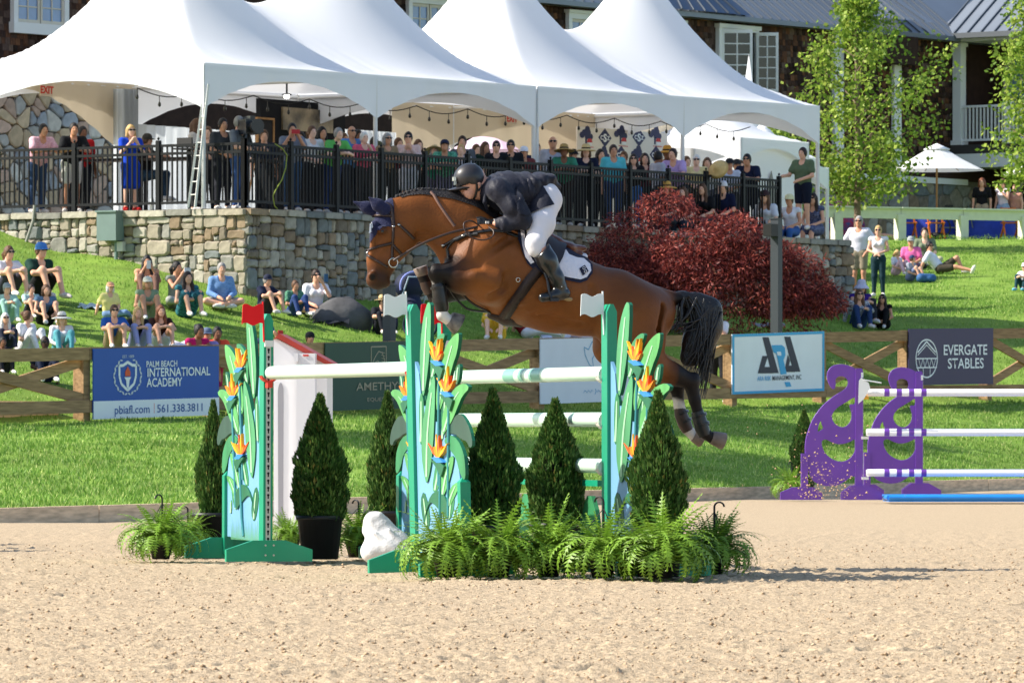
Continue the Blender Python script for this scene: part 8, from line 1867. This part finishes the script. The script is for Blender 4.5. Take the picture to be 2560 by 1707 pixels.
o = thing('backpack', 'blue backpack lying on the grass in front of the pink polo', 'backpack', tuple(seat(2316, 705)), R(20)); bk_ = Sdf(.025, (-.35, -.25, -.05), (.35, .25, .35)); bk_.cone((-.15, 0, .1), (.16, 0, .1), .12, .11, .03).ell((.05, -.08, .08), (.1, .08, .08), .03); part('bag', bk_.mesh('bag'), o, mat('bag_blue', lin((50, 92, 140)), rough=.7, var=.2))
# on the end of the wall
def onwall(label, px, ytop, yseat, pose='wallsit', **k):
    pl = WR.off(-.25); u = pl.u(px); p = pl.w(u, TZ); s = F / p.y; zt = HC + (YH - ytop) / s; hg = (yseat - ytop) / s / TOPZ[pose]; p.z = zt - TOPZ[pose] * hg; return person(label, p, hgt=hg, pose=pose, **k)
G5 = 'people sitting on the end of the stone wall'
onwall('woman in white shirt and dark cap sitting on the wall by the lamp head', 1918, 478, 588, rot=-25, female=True, shirt=(216, 220, 228), legs=(26, 28, 32), leg='short', hat='cap', hatc=(60, 40, 44), hair='long', hc='brown', shades=True, arms='out', group=G5)
onwall('woman in white tank top, cream cap and blue jeans sitting on the wall', 1978, 488, 592, rot=-20, female=True, skin='tan', shirt=(224, 226, 236), sleeve='none', legs=(52, 92, 154), hat='cap', hatc=(226, 224, 180), hair='short', hc='brown', arms='lap', group=G5)
onwall('woman in navy floral dress with long hair and white trainers sitting on the wall end', 2038, 484, 588, rot=-25, female=True, shirt=(36, 44, 80, 120, 128, 160), sleeve='none', leg='dress', hair='long', hc='dark', shades=True, arms='lap', group=G5)
onwall('man in olive tee and navy shorts standing at the end of the black railing', 2008, 370, 575, pose='stand', rot=-30, skin='light', shirt=(92, 110, 84), legs=(24, 30, 48), leg='short', hair='short', hc='dark', arms=('clasp', 'out'), group=G5)
for px, yt, lab, kw in ((1672, 458, 'woman in straw hat and sunglasses just above the red maple', dict(female=True, hat='wide', hatc=(206, 160, 80), shades=True, shirt=(60, 50, 46), hair='bob')), (1712, 468, 'fair woman whose face rises behind the top of the red maple', dict(female=True, skin='fair', hair='long', hc='brown', shirt=(120, 60, 60))), (1760, 460, 'woman with long light brown hair and black top above the maple', dict(female=True, hair='long', hc='brown', shirt=(26, 26, 30))), (1812, 455, 'bearded man in navy shirt and backward white cap above the maple', dict(hat='backcap', hatc=(226, 228, 240), hc='dark', shirt=(24, 30, 58)))):
    onwall(lab, px, yt, yt + 105, rot=-20, arms='lap', legs=(40, 44, 56), group=G5, **kw)
# beyond the cream rail fence
def beyond(label, px, ytop, **k):
    D = 179; zt = HC + (YH - ytop) * D / F; g_ = ground_at(px, D); k['hgt'] = (zt - g_) / 1.74; return person(label, ((px - 1280) * D / F, D, g_), pose='stand', group='people by the house', **k)
beyond('woman in black tee and khaki trousers standing behind the cream rail fence', 2455, 446, rot=-10, female=True, arms='down', shirt=(28, 28, 32), legs=(176, 156, 130), hair='bob', hc='auburn')
beyond('woman in white tank top and denim shorts, hand at her mouth, behind the cream fence', 2508, 448, rot=-40, female=True, arms=('mouth', 'down'), shirt=(226, 214, 224), sleeve='none', legs=(150, 172, 196), leg='short', hair='pony', hc='brown')
beyond('bare shouldered person at the right edge behind the denim shorts', 2538, 462, rot=-30, arms='down', sleeve='none', shirt=(196, 140, 120), legs=(160, 120, 100), leg='short')
beyond('person in red and blue patterned shirt half hidden by the young tree', 2106, 448, rot=60, arms=('out', 'down'), shirt=(190, 50, 70, 70, 90, 150), legs=(40, 40, 60))
# ---- terrace
def ter(label, px, ytop, d=.65, **k):
    pl = (WL if px < 585 else WR).off(-d); u = pl.u(px); p = pl.w(u, TZ); s = F / p.y; pose = k.setdefault('pose', 'stand'); k.setdefault('rot', 30 if px < 1000 else 0)
    zt = HC + (YH - ytop) / s; ex = .03 if k.get('hat') else 0; hg = (zt - TZ) / (TOPZ[pose] + ex)
    if pose == 'chair': hg = .98; p.z = zt - (TOPZ[pose] + ex) * hg
    else: hg = max(.8, min(1.1, hg))
    k['hgt'] = hg; return person(label, p, group=G3, **k)
ter('man in pink polo and blue jeans leaning on the railing, leftmost standing', 97, 312, pose='lean', arms='rail', skin='tan', shirt=(200, 146, 164, 226, 190, 200), legs=(52, 74, 110), hc='black')
ter('man in black polo and white shorts with folded arms on the railing', 180, 310, pose='lean', arms='rail', rot=15, skin='tan', shirt=(22, 24, 28), legs=(214, 212, 206), leg='short', hc='black')
ter('man in red shirt behind the black polo', 206, 317, d=1.3, arms='down', skin='brown', shirt=(186, 30, 34), legs=(40, 44, 50), hc='black')
ter('blond woman in royal blue dress and sunglasses, hands clasped at the railing', 326, 313, d=.6, female=True, arms='mouth', rot=25, skin='fair', shirt=(22, 66, 190), leg='dress', hair='bob', hc='blond', shades=True, shoe=(190, 40, 40))
ter('seated man in dark jacket and cap turned right behind the blue dress', 360, 333, d=1.8, pose='chair', rot=70, skin='tan', shirt=(44, 42, 44), legs=(52, 78, 104), hat='cap', hatc=(54, 50, 44))
ter('woman with long fair hair in a pale top beside the tent corner pole', 490, 298, d=1.6, female=True, rot=70, shirt=(206, 196, 190), legs=(60, 60, 64), hair='long', hc='brown', arms='clasp')
ter('bearded man in dark grey polo left of the television camera', 556, 297, d=1.2, arms='clasp', shirt=(62, 64, 68), legs=(40, 42, 50), hc='black', skin='tan')
ter('camera operator in grey shirt and jeans with headphones', 596, 292, d=1.1, rot=60, arms='out', shirt=(110, 116, 124), legs=(66, 96, 150), hc='grey')
t, J, MW = ter('man in grey tee and jeans photographing with a red phone', 730, 309, d=.7, arms='phone', shirt=(124, 130, 142), legs=(60, 86, 120), hc='black', skin='tan', rot=12); held('phone', 'red phone held across the face of the man in the grey tee', 'phone', MW, (0, -.42, 1.56), (.16, .015, .08), m_phr, R(12))
ter('woman in white tee and dark glasses next to the red phone', 779, 316, female=True, shirt=(222, 218, 216), legs=(30, 30, 36), hair='pony', hc='brown', arms='clasp', shades=False, skin='fair', d=.9)
ter('woman with dark hair in olive top before the screen wall', 804, 318, female=True, shirt=(130, 128, 96), legs=(40, 40, 44), hair='bob', hc='black', d=1.4, skin='tan', arms='down')
ter('grey haired man in bright green shirt leaning on the railing', 834, 322, pose='lean', arms='rail', shirt=(98, 182, 92), legs=(40, 62, 110), hc='grey', skin='fair', d=.62)
ter('bald man in sunglasses and light blue shirt', 878, 315, hair='bald', shades=True, shirt=(92, 140, 196), legs=(50, 54, 64), arms='fold', skin='tan', d=.9)
ter('person peering over the shoulder of the light blue shirt', 894, 326, d=1.6, shirt=(70, 60, 60), legs=(40, 40, 44), arms='down', skin='brown', hc='black')
ter('older woman with white hair and coral pink top, hand at her chin', 909, 331, female=True, hair='short', hc='white', shirt=(222, 98, 122), legs=(70, 66, 66), arms=('mouth', 'fold'), skin='fair')
ter('dark haired person half hidden behind the tent pole', 934, 344, d=1.5, shirt=(54, 50, 52), legs=(40, 40, 44), arms='down', hc='black', skin='brown')
ter('woman in sunglasses and tan top right of the tent pole', 967, 334, female=True, hair='bob', hc='grey', shades=True, shirt=(150, 126, 96), legs=(60, 56, 52), arms='fold', skin='tan')
ter('woman in sunglasses, pale pink jacket and white shorts', 1021, 331, female=True, hair='bun', hc='black', shades=True, shirt=(228, 196, 186), sleeve='long', legs=(220, 220, 226), leg='short', arms='mouth', skin='light')
t, J, MW = ter('man in navy cap and green checked shirt, head bowed', 1112, 349, pitch=15, hat='cap', hatc=(30, 38, 66), shirt=(20, 110, 84, 120, 190, 160), legs=(120, 116, 140), arms='rail', pose='lean', skin='tan')
ter('person in wide straw hat with white brim left of the navy cap', 1086, 364, hat='wide', hatc=(206, 182, 130), shirt=(52, 150, 120), legs=(120, 116, 140), pitch=30, arms='rail', pose='lean', d=.95, female=True, hair='bob', hc='grey')
ter('woman in charcoal tee looking down beside the navy cap', 1156, 341, female=True, hair='pony', hc='dark', shirt=(92, 98, 106), legs=(50, 50, 56), arms='clasp', d=1.4)
ter('girl with fair hair in front of the charcoal tee', 1152, 362, female=True, hair='short', hc='blond', skin='fair', shirt=(180, 176, 180), legs=(70, 70, 80), arms='fold', d=.7)
ter('woman with dark top bun and sunglasses in black top', 1241, 353, female=True, hair='bun', hc='dark', shades=True, shirt=(28, 30, 36), legs=(36, 38, 46), arms='down', skin='light')
ter('person with short dark hair and sunglasses in black tee right of the top bun', 1277, 351, hc='black', shades=True, shirt=(26, 28, 34), legs=(36, 38, 46), arms='down', skin='tan')
ter('person in white cap behind the double tent poles', 1310, 365, hat='cap', hatc=(224, 226, 234), shirt=(120, 60, 60), legs=(70, 60, 60), arms='clasp', skin='tan')
ter('bald man in sunglasses and pale grey shirt right of the double poles', 1382, 341, d=1.0, hair='bald', shades=True, shirt=(168, 172, 186), legs=(70, 74, 84), arms='down', skin='tan')
ter('person in broad straw hat and green vest by the double poles', 1410, 362, hat='wide', hatc=(170, 140, 84), shirt=(60, 130, 104), legs=(50, 40, 40), arms='rail', pose='lean', skin='brown', pitch=8)
ter('woman in straw hat with grey band and navy top before the logo backdrop', 1465, 361, female=True, hat='wide', hatc=(212, 184, 128), hair='bob', hc='brown', shirt=(28, 34, 56), legs=(40, 40, 46), arms='fold', skin='fair')
ter('smiling man in teal polo before the logo backdrop', 1533, 363, shirt=(92, 190, 200), legs=(60, 84, 130), hc='dark', skin='tan', arms='down', rot=10)
ter('woman with long dark hair and sunglasses in black jacket and jeans', 1584, 386, female=True, hair='long', hc='dark', shades=True, shirt=(34, 30, 34), sleeve='long', legs=(70, 120, 190), arms='fold', skin='light', d=.6)
ter('dark haired person in grey shirt turned away right of the long dark hair', 1644, 379, rot=120, shirt=(170, 172, 184), legs=(60, 60, 70), hc='black', skin='brown', arms='down')
ter('person in orange straw hat behind the lilac shirt', 1668, 365, d=1.4, hat='wide', hatc=(204, 150, 64), shirt=(200, 150, 90), legs=(80, 60, 50), arms='down', skin='brown')
ter('man in lilac shirt leaning by the slim tent pole', 1690, 373, shirt=(186, 160, 210), legs=(70, 70, 84), hc='dark', skin='light', arms='rail', pose='lean', rot=-20)
ter('white haired woman in sunglasses and yellow top', 1741, 388, female=True, hair='short', hc='white', shades=True, skin='fair', shirt=(226, 208, 150), legs=(90, 80, 70), arms='clasp')
t, J, MW = ter('woman with brown hair right of the white haired woman', 1768, 395, female=True, hair='bob', hc='brown', shirt=(220, 216, 214), legs=(80, 80, 90), arms='down', skin='light', d=.9)
pl = WR.off(-.1); u, z = pl.at(1796, 424); q = pl.w(u, z); o = thing('straw_hat', 'straw hat hung over the black railing', 'hat', tuple(q), 0); me_ = MB().lathe([(.0, .15), (.07, .135), (.095, .06), (.16, .045), (.23, .0), (.16, .03), (.09, .03)], 20).mesh('hat'); c_ = part('crown', me_, o, mat('hat_straw_hung', lin((214, 182, 120)), rough=.85, var=.1, vscale=20)); c_.rotation_euler = (R(62), 0, R(-28))
ter('man in flat dark cap and white shirt', 1824, 395, hat='cap', hatc=(34, 36, 40), shirt=(206, 208, 220), legs=(60, 60, 70), arms='clasp', skin='tan', hc='grey')
ter('person in dark cap just right of the flat cap', 1842, 397, d=1.3, hat='cap', hatc=(40, 44, 48), shirt=(110, 110, 116), legs=(60, 60, 70), arms='down', skin='tan')
ter('bearded man in navy shirt and sunglasses near the right end of the railing', 1873, 387, shades=True, shirt=(26, 34, 58), legs=(40, 44, 60), hc='black', skin='tan', arms='rail', pose='lean', rot=-15)
for px, yt, d, lab, kw in ((520, 318, 2.6, 'man in dark jacket in the shade behind the grey polo', dict(shirt=(40, 42, 48))), (660, 326, 2.4, 'person in navy top in the shade left of the red phone', dict(shirt=(30, 36, 56))), (752, 330, 2.2, 'dark haired woman in the shade between red phone and white tee', dict(female=True, hair='long', hc='black', shirt=(60, 54, 60))), (858, 334, 2.2, 'person in black between green shirt and light blue shirt', dict(shirt=(26, 26, 30))), (945, 352, 2.4, 'person in olive cap in the shade behind the tent pole', dict(hat='cap', hatc=(80, 84, 60), shirt=(60, 66, 56))), (995, 346, 2.2, 'person in dark red top left of the pale pink jacket', dict(shirt=(90, 34, 38))), (1045, 350, 2.3, 'woman with brown hair in the shade right of the pale pink jacket', dict(female=True, hair='bob', shirt=(70, 60, 52))), (1190, 362, 2.2, 'person in brown jacket right of the charcoal tee', dict(shirt=(74, 56, 44))), (1212, 356, 1.2, 'woman in dark green top left of the top bun', dict(female=True, hair='long', hc='brown', shirt=(34, 56, 46))), (1340, 358, 1.8, 'person in dark blue top right of the double poles', dict(shirt=(34, 42, 70))), (1432, 372, 1.7, 'person in black cap between the two broad straw hats', dict(hat='cap', hatc=(28, 28, 32), shirt=(50, 46, 50))), (1500, 374, 1.8, 'dark haired woman in black left of the teal polo', dict(female=True, hair='long', hc='black', shirt=(30, 28, 32))), (1560, 380, 1.8, 'person in brown top right of the teal polo', dict(shirt=(88, 66, 52))), (1612, 384, 1.2, 'woman in maroon top right of the long dark hair', dict(female=True, hair='bob', hc='dark', shirt=(80, 30, 44))), (1716, 392, 1.6, 'person in dark grey left of the white haired woman', dict(shirt=(56, 58, 64))), (1850, 402, 2.0, 'person in black top left of the bearded man in navy', dict(shirt=(30, 30, 34)))):
    ter(lab, px, yt, d=d, arms='down', rot=random.uniform(-20, 40), legs=(36, 38, 44), skin=random.choice(['fair', 'light', 'tan']), **kw)
# television camera, laptop, high tables on the terrace
pl = WR.off(-.8); u, z = pl.at(622, 318); q = pl.w(u, TZ); o = thing('television_camera', 'big black television camera on a tripod behind the railing', 'camera', tuple(q), R(20)); zz = z - TZ
MB().box((-.15, -.3, zz - .14), (.15, .25, zz + .14)).box((-.05, -.25, zz + .14), (.05, .2, zz + .2)).build('camera_body', m_ph, o); MB().tube([(0, -.3, zz), (0, -.55, zz)], [.1, .13], 16).build('lens', m_ph, o); MB().box((.15, -.1, zz - .1), (.26, .08, zz + .08)).build('viewfinder', m_ph, o); MB().box((-.05, .25, zz - .12), (.05, .42, zz + .1)).build('battery', m_ph, o)
for a in (0, 2.1, 4.2): MB().tube([(0, 0, zz - .15), (.45 * math.cos(a), .45 * math.sin(a), 0)], .03, 6).build('leg', m_dark, o)
MB().tube([(-.02, .2, zz - .05), (.15, .6, zz - .25)], .014, 6).build('pan_handle', m_ph, o)
pl = WL.off(-.45); u, z = pl.at(462, 358); q = pl.w(u, z); o = thing('monitor', 'black open monitor standing at the railing beside the tent pole', 'monitor', (q.x, q.y, TZ), WL.rz); MB().box((-.17, -.02, z - TZ - .08), (.17, .02, z - TZ + .10)).build('screen', m_ph, o); MB().box((-.25, -.05, z - TZ - .12), (.25, .35, z - TZ - .09)).build('shelf', m_dark, o); MB().tube([(0, .15, z - TZ - .12), (0, .15, 0)], .03, 8).build('stand', m_dark, o)
tabm = None
for k, (px, d, lab) in enumerate(((262, 1.5, 'dark high table behind the black polo'), (420, 1.7, 'dark high table behind the blue dress'), (690, 1.9, 'dark high table right of the television camera'), (1060, 1.8, 'dark high table behind the pale pink jacket'), (1210, 1.7, 'dark high table left of the double tent poles'), (1440, 1.9, 'dark high table behind the straw hats'), (1620, 1.8, 'dark high table behind the grey shirt'), (1800, 1.7, 'dark high table near the right end of the railing'))):
    pl = (WL if px < 585 else WR).off(-d); q = pl.w(pl.u(px), TZ); o = thing('high_table', lab, 'table', tuple(q), pl.rz, 'high tables on the terrace')
    MB().box((-.75, -.28, 1.0), (.75, .28, 1.05)).build('table_top', mat('table_dark', lin((52, 40, 34)), rough=.5), o)
    for x, y in ((-.68, -.22), (.68, -.22), (-.68, .22), (.68, .22)): MB().box((x - .03, y - .03, 0), (x + .03, y + .03, 1.0)).build('leg', m_dark, o)
pl = WL.off(-.3); u, z = pl.at(380, 505); q = pl.w(u, TZ); o = thing('bottle', 'clear bottle standing on the wall at the foot of the railing', 'bottle', tuple(q), 0); MB().lathe([(0, 0), (.04, 0), (.042, .18), (.015, .26), (.015, .32), (0, .32)], 12).build('glass', mat('clear_glass', lin((210, 220, 224)), rough=.1, spec=.6), o)
# white ladder leaning at the tent corner pole
pl = WL.off(.06); o = pl.empty('ladder', 'slim white ladder leaning on the tent corner pole', 'ladder'); u0, z0 = pl.at(478, 520); u1, z1 = pl.at(508, 210); MB().beam((u0, -.1, z0), (u1 - .03, .1, z1), .03, .04).build('rail', m_pole, o); MB().beam((u0 + .16, -.1, z0), (u1 + .05, .1, z1), .03, .04).build('rail', m_pole, o)
for k in range(1, 9): f = k / 9.5; MB().tube([(u0 + (u1 - .03 - u0) * f, -.1 + .2 * f, z0 + (z1 - z0) * f), (u0 + .16 + (u1 + .05 - u0 - .16) * f, -.1 + .2 * f, z0 + (z1 - z0) * f)], .010, 6).build('rung', m_pole, o)
# yellow cable draped over the railing
pl = WR.off(-.1); o = pl.empty('yellow_cable', 'yellow cable hanging in a loop over the black railing', 'cable'); MB().tube([(pl.at(a, b)[0], -.04, pl.at(a, b)[1]) for a, b in ((683, 360), (702, 372), (713, 388), (710, 420), (700, 450), (685, 475), (678, 490), (682, 515), (690, 524))], .010, 6).build('cable', mat('cable_yellow', lin((150, 164, 60)), rough=.5), o)
